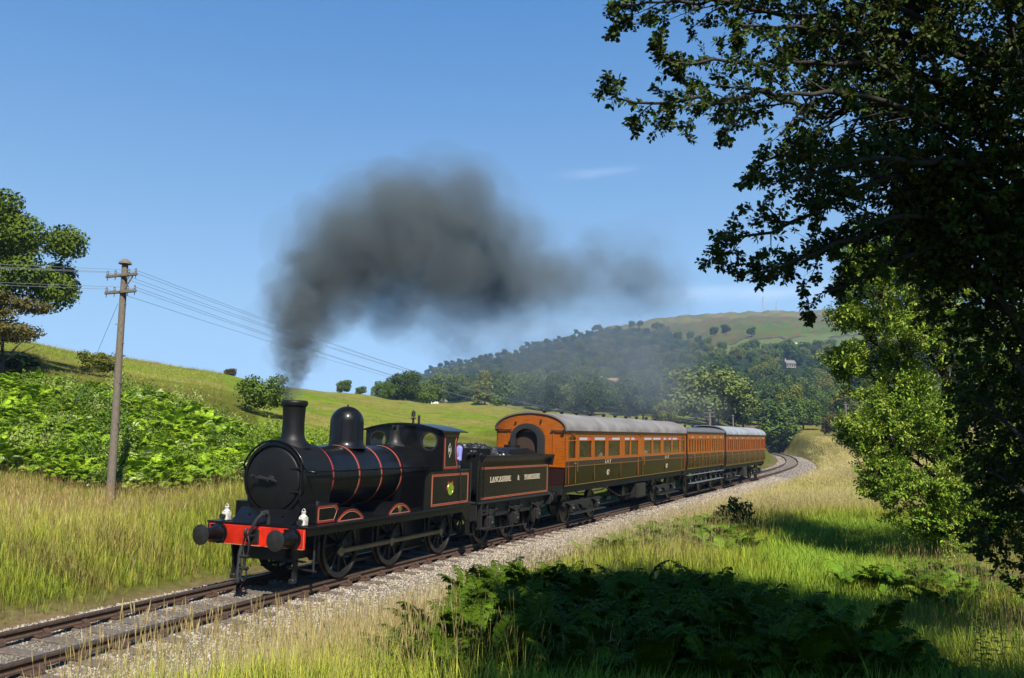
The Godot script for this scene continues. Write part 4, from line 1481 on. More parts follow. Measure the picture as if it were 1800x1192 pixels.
func tender() -> void:
	var f := frame_between(9.0, 12.4, 7.86)
	var t := thing("coal_tender", "black six-wheeled coal tender lettered on its red-lined side, behind the engine", "tender", f)
	var X := Vector3(1, 0, 0)
	var Y := Vector3.UP
	var Z := Vector3(0, 0, 1)
	var L := 5.55
	var mb := MB.new()
	mb.box(Vector3(L / 2, 1.165, 0), Vector3(L, 0.05, 2.36), 0.01)
	for z: float in [-0.98, 0.98]:   # outside frames, cut away between the wheels
		var fr := PackedVector2Array([Vector2(0.12, 1.14), Vector2(5.5, 1.14), Vector2(5.5, 0.78)])
		for c in [4.54, 2.77, 0.94]:
			fr.append_array(PackedVector2Array([Vector2(c + 0.42, 0.72), Vector2(c + 0.2, 0.42), Vector2(c - 0.2, 0.42), Vector2(c - 0.42, 0.72)]))
		fr.append(Vector2(0.12, 0.62))
		mb.prism(fr, Vector3(0, 0, z), X, Y, -0.018, 0.018)
	mb.box(Vector3(5.52, 1.0, 0), Vector3(0.06, 0.36, 2.34), 0.01)
	mb.box(Vector3(0.05, 0.95, 0), Vector3(0.06, 0.5, 2.2), 0.01)
	part(t, "frame", mb, M.frame_black)
	mb = MB.new()
	for z: float in [-1.12, 1.12]:   # footsteps hung at the front
		mb.box(Vector3(0.2, 0.8, z), Vector3(0.03, 0.7, 0.14), 0.005)
		mb.box(Vector3(0.62, 0.8, z), Vector3(0.03, 0.7, 0.10), 0.005)
		mb.box(Vector3(0.42, 0.47, z), Vector3(0.5, 0.03, 0.22), 0.006)
		mb.box(Vector3(0.42, 0.84, z - signf(z) * 0.05), Vector3(0.44, 0.03, 0.2), 0.006)
		mb.bar(Vector3(0.42, 0.42, z), Vector3(3.7, 0.34, z - signf(z) * 0.04), 0.03, 0.035)
	part(t, "footstep", mb, M.iron)
	for c in [0.94, 2.77, 4.54]:
		for sg: float in [-1.0, 1.0]:
			wheel(t, Vector3(c, 0.55, sg * 0.75), 0.55, sg, 10)
			axlebox(t, c, sg * 1.0, 0.6, 0.86, sg)
	# tank with sides flaring out at the top
	mb = MB.new()
	var sec := [Vector2(1.10, 1.19), Vector2(1.10, 2.12), Vector2(1.115, 2.22), Vector2(1.17, 2.34), Vector2(1.26, 2.44), Vector2(1.265, 2.46)]
	var outl := PackedVector2Array()
	for q in sec:
		outl.append(q)
	for i in range(sec.size() - 1, -1, -1):
		outl.append(sec[i] - Vector2(0.02, 0.0) + Vector2(0, 0.012 if i == sec.size() - 1 else 0.0))
	for sg: float in [-1.0, 1.0]:
		var m := PackedVector2Array()
		for q in outl:
			m.append(Vector2(q.x * sg, q.y))
		mb.prism(m, Vector3(0.22, 0, 0), Z, Y, -(L - 0.3), 0.0, 0.6)
	mb.box(Vector3(L - 0.07, 1.66, 0), Vector3(0.03, 0.94, 2.2), 0.005)
	mb.prism(PackedVector2Array([Vector2(L - 0.07, 2.12), Vector2(L - 0.04, 2.22), Vector2(L + 0.02, 2.34), Vector2(L + 0.12, 2.45), Vector2(L + 0.1, 2.465), Vector2(L + 0.0, 2.36), Vector2(L - 0.06, 2.23), Vector2(L - 0.09, 2.12)]), Vector3.ZERO, X, Y, -1.25, 1.25, 0.6)
	mb.box(Vector3(3.9, 2.22, 0), Vector3(3.0, 0.03, 2.2))
	part(t, "water_tank", mb, M.black_paint)
	mb = MB.new()
	for sg: float in [-1.0, 1.0]:   # sloping front sheets beside the footplate
		mb.prism(PackedVector2Array([Vector2(-0.02, 1.19), Vector2(0.25, 1.19), Vector2(0.25, 2.5), Vector2(0.1, 2.47), Vector2(0.0, 2.3), Vector2(-0.08, 2.1), Vector2(-0.06, 1.9)]), Vector3(0, 0, sg * 1.11), X, Y, -0.014, 0.014)
		mb.cyl(Vector3(0.0, 1.25, sg * 1.17), Vector3(0.0, 2.05, sg * 1.17), 0.017, -1, 8)
		mb.cyl(Vector3(0.28, 1.3, sg * 1.17), Vector3(0.28, 2.2, sg * 1.17), 0.015, -1, 8)
	part(t, "front_sheet", mb, M.black_paint)
	mb = MB.new()
	mb.box(Vector3(0.9, 2.0, 0), Vector3(0.04, 1.3, 2.16), 0.01)   # coal plate behind the footplate
	mb.prism(PackedVector2Array([Vector2(2.7, 2.2), Vector2(5.4, 2.2), Vector2(5.35, 2.5), Vector2(4.4, 2.66), Vector2(3.1, 2.62), Vector2(2.7, 2.4)]), Vector3.ZERO, X, Y, -0.75, 0.75)
	mb.cyl(Vector3(4.9, 2.4, 0), Vector3(4.9, 2.74, 0), 0.28, 0.27, 20)
	part(t, "coal_plate", mb, M.smokebox_black)
	for sg: float in [-1.0, 1.0]:
		lined_panel(t, 0.22, 5.36, 1.27, 2.11, sg * 1.10, sg)
	# lettering
	var where := [["LANCASHIRE", 1.60], ["&", 2.92], ["YORKSHIRE", 4.04]]
	for sg: float in [-1.0, 1.0]:
		for q in where:
			var tm := words(q[0], 0.155, true)
			var x: float = q[1] if sg > 0 else L - q[1]
			part(t, "lettering", tm, M.letter_cream, Transform3D(Basis(Vector3(sg * (1.02 if q[0] != "&" else 0.8), 0, 0), Y * 1.0, Vector3(0, 0, sg)), Vector3(x, 1.775, sg * 1.102)))
	for z: float in [-0.865, 0.865]:
		buffer(t, Vector3(5.56, 1.0, z), 1.0, M.iron)
	mb = MB.new()
	for q: float in [0.75, 1.0]:
		mb.tube([Vector3(5.55, q, 0.3), Vector3(5.8, q - 0.15, 0.3), Vector3(6.1, q - 0.2, 0.28), Vector3(6.35, q, 0.25)], 0.035, 6)
	mb.bar(Vector3(5.5, 0.98, 0), Vector3(6.5, 0.98, 0), 0.06, 0.06)
	part(t, "hoses", mb, M.bellows)
	# coal: lumps heaped on the tender
	var r := RandomNumberGenerator.new()
	r.seed = 77
	var lumps := []
	for i in 900:
		var x := r.randf_range(0.85, 3.1)
		var z := r.randf_range(-0.98, 0.98)
		var top: float = 2.33 + 0.42 * (1.0 - pow(absf(x - 1.75) / 1.5, 2.0)) * (1.0 - pow(absf(z) / 1.2, 2.0))
		var y: float = max(2.22, top) - r.randf_range(0.0, 0.12)
		lumps.append(f * Transform3D(Basis.from_euler(Vector3(r.randf() * TAU, r.randf() * TAU, r.randf() * TAU)).scaled(Vector3.ONE * r.randf_range(0.07, 0.2)), Vector3(x, y, z)))
	var cm := stone_mesh(300)
	var coal := thing("coal_heap", "heap of glinting black coal piled in the tender", "coal", Transform3D.IDENTITY, "", "stuff")
	many(coal, "coal", cm, M.coal, lumps)
	var under := MB.new()
	under.prism(PackedVector2Array([Vector2(0.92, 1.6), Vector2(3.1, 1.6), Vector2(3.1, 2.2), Vector2(2.5, 2.5), Vector2(1.7, 2.6), Vector2(0.92, 2.4)]), Vector3.ZERO, X, Y, -0.7, 0.7)
	part(coal, "coal_bed", under, M.coal, f)


# ---------------------------------------------------------------- carriages, local x from the leading end
func roof_section(hw: float, eave: float, top: float, n := 24) -> PackedVector2Array:
	var out := PackedVector2Array()
	for k in n + 1:
		var a := PI * k / n
		out.append(Vector2(-cos(a) * hw, eave + pow(sin(a), 0.85) * (top - eave)))
	return out


func bogie(p: Node, x: float, wb: float) -> void:
	var mb := MB.new()
	for sg: float in [-1.0, 1.0]:
		var z: float = sg * 0.98
		mb.prism(PackedVector2Array([Vector2(x - wb / 2 - 0.55, 0.62), Vector2(x - wb / 2 - 0.5, 0.78), Vector2(x + wb / 2 + 0.5, 0.78), Vector2(x + wb / 2 + 0.55, 0.62), Vector2(x + wb / 2 + 0.2, 0.56), Vector2(x + wb / 2 - 0.35, 0.6), Vector2(x + 0.45, 0.42), Vector2(x - 0.45, 0.42), Vector2(x - wb / 2 + 0.35, 0.6), Vector2(x - wb / 2 - 0.2, 0.56)]), Vector3(0, 0, z), Vector3(1, 0, 0), Vector3.UP, -0.02, 0.02)
		for k in 5:
			mb.box(Vector3(x, 0.63 - k * 0.035, z + sg * 0.09), Vector3(1.05 - 0.12 * k, 0.028, 0.1), 0.004)
		mb.bar(Vector3(x - wb / 2, 0.36, z + sg * 0.03), Vector3(x + wb / 2, 0.36, z + sg * 0.03), 0.04, 0.035)
		mb.box(Vector3(x, 0.36, sg * 1.2), Vector3(wb + 0.9, 0.035, 0.2), 0.008)
		for q: float in [-0.7, 0.0, 0.7]:
			mb.bar(Vector3(x + q, 0.36, sg * 1.2), Vector3(x + q, 0.6, sg * 1.02), 0.025, 0.03)
	for q: float in [-1.0, 1.0]:
		mb.box(Vector3(x + q * (wb / 2 + 0.52), 0.7, 0), Vector3(0.06, 0.14, 1.96), 0.01)
	mb.box(Vector3(x, 0.74, 0), Vector3(0.5, 0.2, 1.9), 0.02)
	var b := part(p, "bogie", mb, M.iron)
	for q: float in [-0.5, 0.5]:
		for sg: float in [-1.0, 1.0]:
			mb = MB.new()
			mb.lathe([Vector2(-0.06, 0.0), Vector2(-0.06, 0.56), Vector2(-0.03, 0.56), Vector2(-0.02, 0.53), Vector2(0.065, 0.525), Vector2(0.065, 0.46), Vector2(0.03, 0.44), Vector2(0.03, 0.15), Vector2(0.08, 0.12), Vector2(0.08, 0.0)], Vector3(x + q * wb, 0.53, sg * 0.75), Vector3(0, 0, sg), 28)
			part(b, "wheel", mb, M.tyre_steel)
			mb = MB.new()
			mb.box(Vector3(x + q * wb, 0.53, sg * 1.05), Vector3(0.26, 0.3, 0.2), 0.03)
			mb.cyl(Vector3(x + q * wb, 0.53, sg * 1.14), Vector3(x + q * wb, 0.53, sg * 1.19), 0.08, 0.06, 10)
			for k in 4:
				mb.box(Vector3(x + q * wb, 0.74 - k * 0.03, sg * 1.05), Vector3(0.95 - 0.16 * k, 0.025, 0.1), 0.004)
			part(b, "axlebox", mb, M.iron)


func axle_pair(p: Node, x: float) -> void:
	for sg: float in [-1.0, 1.0]:
		var mb := MB.new()
		mb.lathe([Vector2(-0.06, 0.0), Vector2(-0.06, 0.56), Vector2(-0.03, 0.56), Vector2(-0.02, 0.53), Vector2(0.065, 0.525), Vector2(0.065, 0.46), Vector2(0.03, 0.44), Vector2(0.03, 0.15), Vector2(0.08, 0.12), Vector2(0.08, 0.0)], Vector3(x, 0.53, sg * 0.75), Vector3(0, 0, sg), 24)
		part(p, "wheel", mb, M.tyre_steel)
		axlebox(p, x, sg * 0.98, 0.55, 1.2, sg)


# o: length, windows [[x0, x1, lights], ...], doors [x], eave, top, low, wall and end materials, end face dark, run of running gear
func carriage(called: String, label: String, s: float, o: Dictionary) -> Node3D:
	var L: float = o.length
	var f := frame_between(s + L * 0.16, s + L * 0.84, s)
	var c := thing(called, label, "railway carriage", f, "carriages of the steam train")
	var X := Vector3(1, 0, 0)
	var Y := Vector3.UP
	var Z := Vector3(0, 0, 1)
	var hw := 1.33
	var low: float = o.low
	var eave: float = o.eave
	var top: float = o.top
	var sill: float = o.sill
	var wt: float = o.win_top
	var wood: Material = o.wood
	var mb := MB.new()
	mb.box(Vector3(L / 2, low + 0.03, 0), Vector3(L - 0.1, 0.06, 2.5))
	mb.box(Vector3(L / 2, low - 0.12, 1.1), Vector3(L, 0.22, 0.09), 0.01)
	mb.box(Vector3(L / 2, low - 0.12, -1.1), Vector3(L, 0.22, 0.09), 0.01)
	for x in [0.03, L - 0.03]:
		mb.box(Vector3(x, low - 0.12, 0), Vector3(0.07, 0.3, 2.4), 0.01)
	for sg: float in [-1.0, 1.0]:   # truss rods
		mb.bar(Vector3(L * 0.3, low - 0.2, sg * 0.9), Vector3(L * 0.42, 0.62, sg * 0.9), 0.04, 0.04)
		mb.bar(Vector3(L * 0.42, 0.62, sg * 0.9), Vector3(L * 0.6, 0.62, sg * 0.9), 0.04, 0.04)
		mb.bar(Vector3(L * 0.6, 0.62, sg * 0.9), Vector3(L * 0.72, low - 0.2, sg * 0.9), 0.04, 0.04)
	part(c, "underframe", mb, M.frame_black)
	# sides
	var sec := [Vector2(hw - 0.055, low), Vector2(hw - 0.02, low + 0.28), Vector2(hw, low + 0.5), Vector2(hw, sill - 0.2)]
	var poly := PackedVector2Array()
	for q in sec:
		poly.append(q)
	for i in range(sec.size() - 1, -1, -1):
		poly.append(sec[i] - Vector2(0.04, 0))
	var cuts: Array = o.cuts
	for sg: float in [-1.0, 1.0]:
		var pm := PackedVector2Array()
		for q in poly:
			pm.append(Vector2(q.x * sg, q.y))
		for i in cuts.size() - 1:
			mb = MB.new()
			mb.prism(pm.duplicate(), Vector3(cuts[i], 0, 0), Z, Y, -(cuts[i + 1] - cuts[i] - 0.012), 0.0, 0.9)
			part(c, "lower_panel", mb, M.lake_paint)
		mb = MB.new()   # waist panel between the beadings
		mb.box(Vector3(L / 2, sill - 0.105, sg * (hw - 0.018)), Vector3(L - 0.01, 0.19, 0.04), 0.004)
		part(c, "waist_panel", mb, M.lake_trim)
		mb = MB.new()
		mb.box(Vector3(L / 2, low + 0.045, sg * (hw - 0.043)), Vector3(L - 0.02, 0.014, 0.016))
		mb.box(Vector3(L / 2, sill - 0.205, sg * hw), Vector3(L - 0.02, 0.014, 0.02))
		mb.box(Vector3(L / 2, sill - 0.012, sg * hw), Vector3(L - 0.02, 0.016, 0.03))
		for x in (cuts if o.toplight else []):
			mb.box(Vector3(clampf(x, 0.02, L - 0.02), (low + sill) / 2 + 0.02, sg * (hw - 0.004)), Vector3(0.016, sill - low - 0.24, 0.018))
		part(c, "gold_beading", mb, M.gold_line)
		mb = MB.new()
		for x in cuts:
			mb.box(Vector3(clampf(x, 0.03, L - 0.03), (low + sill) / 2 + 0.02, sg * (hw - 0.008)), Vector3(0.06, sill - low - 0.24, 0.02), 0.004)
		part(c, "panel_strip", mb, M.lake_trim)
		# cantrail and pillars
		mb = MB.new()
		mb.box(Vector3(L / 2, (wt + eave) / 2, sg * (hw - 0.025)), Vector3(L, eave - wt, 0.05), 0.006)
		mb.box(Vector3(L / 2, sill + 0.02, sg * (hw - 0.025)), Vector3(L, 0.05, 0.048), 0.006)
		var x0 := 0.0
		for w in o.windows:
			if w[0] - x0 > 0.01:
				mb.box(Vector3((x0 + w[0]) / 2, (sill + wt) / 2 + 0.02, sg * (hw - 0.026)), Vector3(w[0] - x0, wt - sill - 0.04, 0.05), 0.006)
			x0 = w[1]
		mb.box(Vector3((x0 + L) / 2, (sill + wt) / 2 + 0.02, sg * (hw - 0.026)), Vector3(L - x0, wt - sill - 0.04, 0.05), 0.006)
		part(c, "upper_side", mb, wood)
		for w in o.windows:
			var wd: float = w[1] - w[0]
			var xm: float = (w[0] + w[1]) / 2
			mb = MB.new()
			for q in [[xm, sill + 0.065, wd, 0.035], [xm, wt - 0.018, wd, 0.035]]:
				mb.box(Vector3(q[0], q[1], sg * (hw - 0.016)), Vector3(q[2], q[3], 0.032 if wd > 0.7 else 0.03), 0.006)
			for q in [w[0] + 0.018, w[1] - 0.018]:
				mb.box(Vector3(q, (sill + wt) / 2 + 0.025, sg * (hw - 0.016)), Vector3(0.026 if wd > 0.7 else 0.024, wt - sill - 0.12, 0.032 if wd > 0.7 else 0.03), 0.006)
			if o.toplight:
				mb.box(Vector3(xm, wt - 0.165, sg * (hw - 0.012)), Vector3(wd - 0.07, 0.03, 0.04), 0.004)
			var wf := part(c, "window", mb, wood)
			mb = MB.new()
			mb.box(Vector3(xm, (sill + wt) / 2 + 0.02, sg * (hw - 0.036)), Vector3(wd - 0.04, wt - sill - 0.1, 0.006))
			part(wf, "pane", mb, M.glass)
			if o.toplight and w[2] > 0:
				var n: int = w[2]
				for k in n:
					mb = MB.new()
					var pw: float = (wd - 0.08) / n
					mb.box(Vector3(w[0] + 0.04 + pw * (k + 0.5), wt - 0.095, sg * (hw - 0.02)), Vector3(pw - 0.02, 0.105, 0.012), 0.002)
					part(wf, "toplight", mb, M.toplight_red if (k * 7 + int(w[0] * 3.0)) % 4 == 1 else M.toplight)
			if o.blinds and int(w[0] * 10.0) % 3 != 0:
				mb = MB.new()
				var bh := 0.12 + 0.1 * fposmod(w[0] * 7.3, 1.0)
				mb.box(Vector3(xm, wt - 0.05 - bh / 2, sg * (hw - 0.05)), Vector3(wd - 0.06, bh, 0.008))
				part(wf, "blind", mb, M.inside_white if int(w[0] * 10.0) % 3 == 1 else M.seat_red)
		# doors: a seam each side, handles and hinges
		for d in o.doors:
			mb = MB.new()
			for q: float in [-0.34, 0.34]:
				mb.box(Vector3(d + q, (low + eave) / 2 + 0.02, sg * (hw + 0.003)), Vector3(0.02, eave - low - 0.16, 0.012), 0.003)
			var dr := part(c, "door", mb, wood)
			mb = MB.new()
			mb.cyl(Vector3(d + 0.25, sill - 0.1, sg * (hw + 0.005)), Vector3(d + 0.25, sill - 0.1, sg * (hw + 0.06)), 0.022, -1, 8)
			mb.bar(Vector3(d + 0.25, sill - 0.1, sg * (hw + 0.055)), Vector3(d + 0.14, sill - 0.1, sg * (hw + 0.055)), 0.02, 0.03)
			mb.cyl(Vector3(d + 0.42, sill + 0.02, sg * (hw + 0.05)), Vector3(d + 0.42, sill - 0.38, sg * (hw + 0.05)), 0.013, -1, 6)
			part(dr, "door_handle", mb, M.brass)
			mb = MB.new()
			for k in 4:
				mb.box(Vector3(d, wt + 0.03 + k * 0.024, sg * (hw + 0.012)), Vector3(0.34, 0.012, 0.03), 0.003)
			part(dr, "door_vent", mb, M.letter_cream if o.pale_vents else wood)
	# roof
	var rs := roof_section(hw + 0.06, eave - 0.01, top)
	var inner := roof_section(hw + 0.0, eave - 0.02, top - 0.035)
	var ring := rs.duplicate()
	for i in range(inner.size() - 1, -1, -1):
		ring.append(inner[i])
	mb = MB.new()
	mb.prism(ring, Vector3(-0.05, 0, 0), Z, Y, -(L + 0.1), 0.0, 0.8)
	var rf := part(c, "roof", mb, o.roof)
	mb = MB.new()
	for sg: float in [-1.0, 1.0]:
		mb.box(Vector3(L / 2, eave - 0.015, sg * (hw + 0.05)), Vector3(L + 0.1, 0.035, 0.035), 0.008)
	part(rf, "gutter", mb, M.lake_trim)
	for x in o.vents:
		mb = MB.new()
		mb.cyl(Vector3(x, top - 0.06, 0.0), Vector3(x, top + 0.05, 0.0), 0.05, -1, 10)
		mb.lathe([Vector2(-0.16, 0.0), Vector2(-0.13, 0.05), Vector2(-0.05, 0.075), Vector2(0.05, 0.075), Vector2(0.13, 0.05), Vector2(0.16, 0.0)], Vector3(x, top + 0.09, 0), X, 12)
		part(rf, "roof_ventilator", mb, M.frame_black)
	# ends with lined panels, gangway bellows, steps and pipes
	for e in 2:
		var sx: float = 0.0 if e == 0 else L
		var dx := -1.0 if e == 0 else 1.0
		var ends := roof_section(hw - 0.01, eave - 0.01, top - 0.02)
		var pol := PackedVector2Array([Vector2(-hw + 0.01, sill - 0.2)])
		pol.append_array(ends)
		pol.append(Vector2(hw - 0.01, sill - 0.2))
		mb = MB.new()
		mb.prism(pol, Vector3(sx, 0, 0), Z, Y, -0.03 if dx < 0 else 0.0, 0.0 if dx < 0 else 0.03)
		var em: Material = o.end_top if e == 0 else wood
		var en := part(c, "end_wall", mb, em)
		mb = MB.new()
		mb.prism(PackedVector2Array([Vector2(-hw + 0.06, low), Vector2(-hw + 0.01, low + 0.45), Vector2(-hw + 0.01, sill - 0.21), Vector2(hw - 0.01, sill - 0.21), Vector2(hw - 0.01, low + 0.45), Vector2(hw - 0.06, low)]), Vector3(sx, 0, 0), Z, Y, -0.03 if dx < 0 else 0.0, 0.0 if dx < 0 else 0.03)
		part(en, "end_panel", mb, M.lake_trim)
		mb = MB.new()
		for z: float in [-0.86, 0.86]:
			mb.box(Vector3(sx + dx * 0.012, (eave + sill) / 2 - 0.1, z), Vector3(0.03, eave - sill + 0.2, 0.045), 0.006)
		mb.box(Vector3(sx + dx * 0.012, sill - 0.2, 0), Vector3(0.03, 0.06, 2.6), 0.006)
		var bow := roof_section(hw + 0.03, eave - 0.03, top - 0.01)
		var pts := []
		for q in bow:
			pts.append(Vector3(sx + dx * 0.02, q.y, q.x))
		strip(mb, pts, 0.05, 0.05, 0.01)
		part(en, "end_framing", mb, em)
		mb = MB.new()
		mb.cyl(Vector3(sx + dx * 0.05, eave - 0.02, -1.34), Vector3(sx + dx * 0.05, eave - 0.02, -0.72), 0.022, -1, 8)
		mb.cyl(Vector3(sx + dx * 0.05, eave - 0.02, 0.78), Vector3(sx + dx * 0.05, eave - 0.02, 1.3), 0.022, -1, 8)
		mb.cyl(Vector3(sx + dx * 0.05, eave - 0.03, 1.26), Vector3(sx + dx * 0.1, eave - 0.03, 1.26), 0.06, -1, 10)
		mb.cyl(Vector3(sx + dx * 0.05, eave - 0.03, -1.28), Vector3(sx + dx * 0.1, eave - 0.03, -1.28), 0.05, -1, 10)
		mb.cyl(Vector3(sx + dx * 0.04, eave + 0.25, -0.6), Vector3(sx + dx * 0.04, eave + 0.25, -0.55), 0.03, -1, 8)
		mb.box(Vector3(sx + dx * 0.05, eave + 0.32, 0.4), Vector3(0.05, 0.1, 0.05), 0.01)
		part(en, "end_fittings", mb, M.frame_black)
		if o.gangway:
			mb = MB.new()
			for k in 4:   # folds of the bellows
				var gw := 0.64 - 0.035 * (k % 2)
				var g := PackedVector2Array([Vector2(-gw, 1.42), Vector2(-gw, 2.95)])
				g.append_array(arc(0, 2.95, gw, 180.0, 0.0, 14, gw * 0.86))
				g.append(Vector2(gw, 1.42))
				var h := gw - 0.17
				g.append(Vector2(h, 1.42))
				g.append(Vector2(h, 2.95))
				g.append_array(arc(0, 2.93, h, 0.0, 180.0, 14, h * 0.9))
				g.append(Vector2(-h, 2.95))
				g.append(Vector2(-h, 1.42))
				var a := sx + dx * (0.03 + k * 0.05)
				mb.prism(g, Vector3(a, 0, -0.08), Z, Y, 0.0 if dx < 0 else -0.06, 0.06 if dx < 0 else 0.0)
			part(en, "gangway_bellows", mb, M.bellows)
			mb = MB.new()
			mb.box(Vector3(sx + dx * 0.04, 2.3, -0.08), Vector3(0.02, 1.8, 0.86), 0.004)
			part(en, "gangway_door", mb, M.inside_wood)
		for z: float in [-0.865, 0.865]:
			buffer(c, Vector3(sx, 1.03, z), dx, M.iron)
	# inside: floor, ceiling, partitions and seats
	mb = MB.new()
	for x in o.partitions:
		mb.box(Vector3(x, (low + eave) / 2 + 0.1, 0), Vector3(0.04, eave - low - 0.1, 2.5))
	mb.box(Vector3(L / 2, sill - 0.35, 0.0), Vector3(L * 0.5, 0.02, 0.02))
	part(c, "partitions", mb, M.inside_wood)
	for x in o.seats:
		mb = MB.new()
		mb.box(Vector3(x, low + 0.3, 0), Vector3(0.52, 0.3, 2.3), 0.03)
		part(c, "seat", mb, M.seat_red)
		mb = MB.new()
		mb.box(Vector3(x + 0.22, low + 0.75, 0), Vector3(0.12, 0.75, 2.3), 0.03)
		part(c, "seat_back", mb, M.seat_red)
	# running gear
	for q in o.bogies:
		bogie(c, q, 2.7)
	for q in o.axles:
		axle_pair(c, q)
	if o.footboards:
		mb = MB.new()
		for sg: float in [-1.0, 1.0]:
			mb.box(Vector3(L / 2, low - 0.3, sg * 1.27), Vector3(L - 0.5, 0.03, 0.2), 0.006)
			mb.box(Vector3(L / 2, 0.62, sg * 1.3), Vector3(L - 1.2, 0.035, 0.24), 0.006)
			for k in 7:
				var x := 0.9 + k * (L - 1.8) / 6.0
				mb.bar(Vector3(x, low - 0.15, sg * 1.14), Vector3(x, 0.64, sg * 1.26), 0.03, 0.03)
		part(c, "footboard", mb, M.board_grey)
	mb = MB.new()
	for q in o.boxes:
		mb.box(Vector3(q, 0.74, 0.98), Vector3(1.3, 0.6, 0.42), 0.02)
		mb.box(Vector3(q, 0.74, 1.2), Vector3(1.0, 0.46, 0.02), 0.006)
		mb.cyl(Vector3(q - 1.9, 0.78, 0.3), Vector3(q - 1.9, 0.78, 0.95), 0.2, -1, 16)
		mb.cyl(Vector3(q - 3.4, 1.0, 0.8), Vector3(q - 3.4, 0.55, 0.8), 0.05, -1, 10)
		mb.cyl(Vector3(q - 3.7, 0.6, 0.75), Vector3(q - 3.2, 0.6, 0.75), 0.09, -1, 12)
	if o.boxes:
		part(c, "battery_box", mb, M.iron)
	for q in o.text:
		var tm := words(q[0], q[3], true)
		part(c, "lettering", tm, M.letter_cream, Transform3D(Basis.IDENTITY, Vector3(q[1], q[2], hw + 0.006)))
	return c


func carriages() -> void:
	# the saloon behind the tender: wide windows
	var win := []
	for q in [[14.72, 15.38, 0], [15.8, 17.05, 3], [17.43, 18.63, 3], [19.04, 20.46, 3], [21.15, 21.81, 2], [22.05, 23.0, 2], [24.0, 25.16, 3], [25.45, 26.72, 3], [27.26, 28.71, 3], [28.96, 30.26, 3], [30.62, 31.45, 0]]:
		win.append([q[0] - 14.45 - 0.06, q[1] - 14.45 + 0.06, q[2]])
	var cuts := [0.0, 2.95, 6.15, 8.55, 9.3, 13.1, 17.25]
	var s1 := carriage("railway_carriage", "tan and dark brown carriage with wide windows and pale roof, right behind the tender", 14.45, {
		"length": 17.25, "low": 1.34, "eave": 3.28, "top": 3.9, "sill": 2.24, "win_top": 3.1, "wood": M.tan_paint, "end_top": M.tan_paint, "roof": M.roof_grey, "windows": win, "cuts": cuts, "doors": [0.62, 8.95, 16.6],
		"toplight": true, "blinds": false, "pale_vents": false, "gangway": true, "vents": [1.2, 2.9, 4.5, 6.1, 7.8, 9.4, 11.0, 12.7, 14.4, 16.1], "partitions": [1.2, 6.35, 8.6, 9.35, 16.2], "seats": [2.2, 3.6, 5.0, 10.4, 11.8, 13.2, 14.6],
		"bogies": [2.65, 14.2], "axles": [], "footboards": false, "boxes": [9.6], "text": [["L", 4.24, 2.13, 0.135], ["&", 4.5, 2.13, 0.12], ["Y", 4.78, 2.13, 0.135], ["47", 4.52, 1.70, 0.2], ["L", 13.1, 2.13, 0.135], ["&", 13.36, 2.13, 0.12], ["Y", 13.64, 2.13, 0.135], ["47", 13.36, 1.70, 0.2]]})
	# the short compartment carriage
	win = []
	var doors := []
	var cut2 := [0.0]
	var parts := []
	var seats := []
	for k in 5:
		var x := 0.12 + k * 1.8
		win.append([x + 0.05, x + 0.55, 0])
		win.append([x + 0.64, x + 1.14, 0])
		win.append([x + 1.23, x + 1.73, 0])
		doors.append(x + 0.89)
		cut2.append_array([x + 0.54, x + 1.22])
		parts.append(x)
		seats.append(x + 0.3)
		seats.append(x + 1.2)
	cut2.append(9.15)
	carriage("railway_carriage", "short low-roofed compartment carriage with many narrow windows, between the two longer carriages", 32.0, {
		"length": 9.15, "low": 1.36, "eave": 3.36, "top": 3.64, "sill": 2.2, "win_top": 3.0, "wood": M.tan_paint, "end_top": M.lake_trim, "roof": M.roof_dark, "windows": win, "cuts": cut2, "doors": doors,
		"toplight": false, "blinds": false, "pale_vents": true, "gangway": false, "vents": [1.0, 2.8, 4.6, 6.4, 8.2], "partitions": parts, "seats": seats,
		"bogies": [], "axles": [1.5, 4.6, 7.7], "footboards": true, "boxes": [], "text": []})
	# the last carriage
	win = []
	doors = []
	var cut3 := [0.0]
	parts = []
	seats = []
	for k in 7:
		var x := 0.2 + k * 2.08
		win.append([x + 0.07, x + 0.64, 0])
		win.append([x + 0.74, x + 1.30, 0])
		win.append([x + 1.40, x + 1.96, 0])
		doors.append(x + 1.02)
		cut3.append_array([x + 0.65, x + 1.35])
		parts.append(x)
		seats.append(x + 0.35)
		seats.append(x + 1.35)
	cut3.append(14.85)
	carriage("railway_carriage", "last carriage of the train, red-brown with pale blue-grey roof and a dark front end", 41.75, {
		"length": 14.85, "low": 1.26, "eave": 3.26, "top": 3.82, "sill": 2.16, "win_top": 2.95, "wood": M.red_tan_paint, "end_top": M.bellows, "roof": M.roof_pale, "windows": win, "cuts": cut3, "doors": doors,
		"toplight": false, "blinds": false, "pale_vents": true, "gangway": true, "vents": [], "partitions": parts, "seats": seats,
		"bogies": [2.5, 12.4], "axles": [], "footboards": false, "boxes": [7.0], "text": []})


# ---------------------------------------------------------------- people
const SKIN := Color(0.42, 0.22, 0.14)


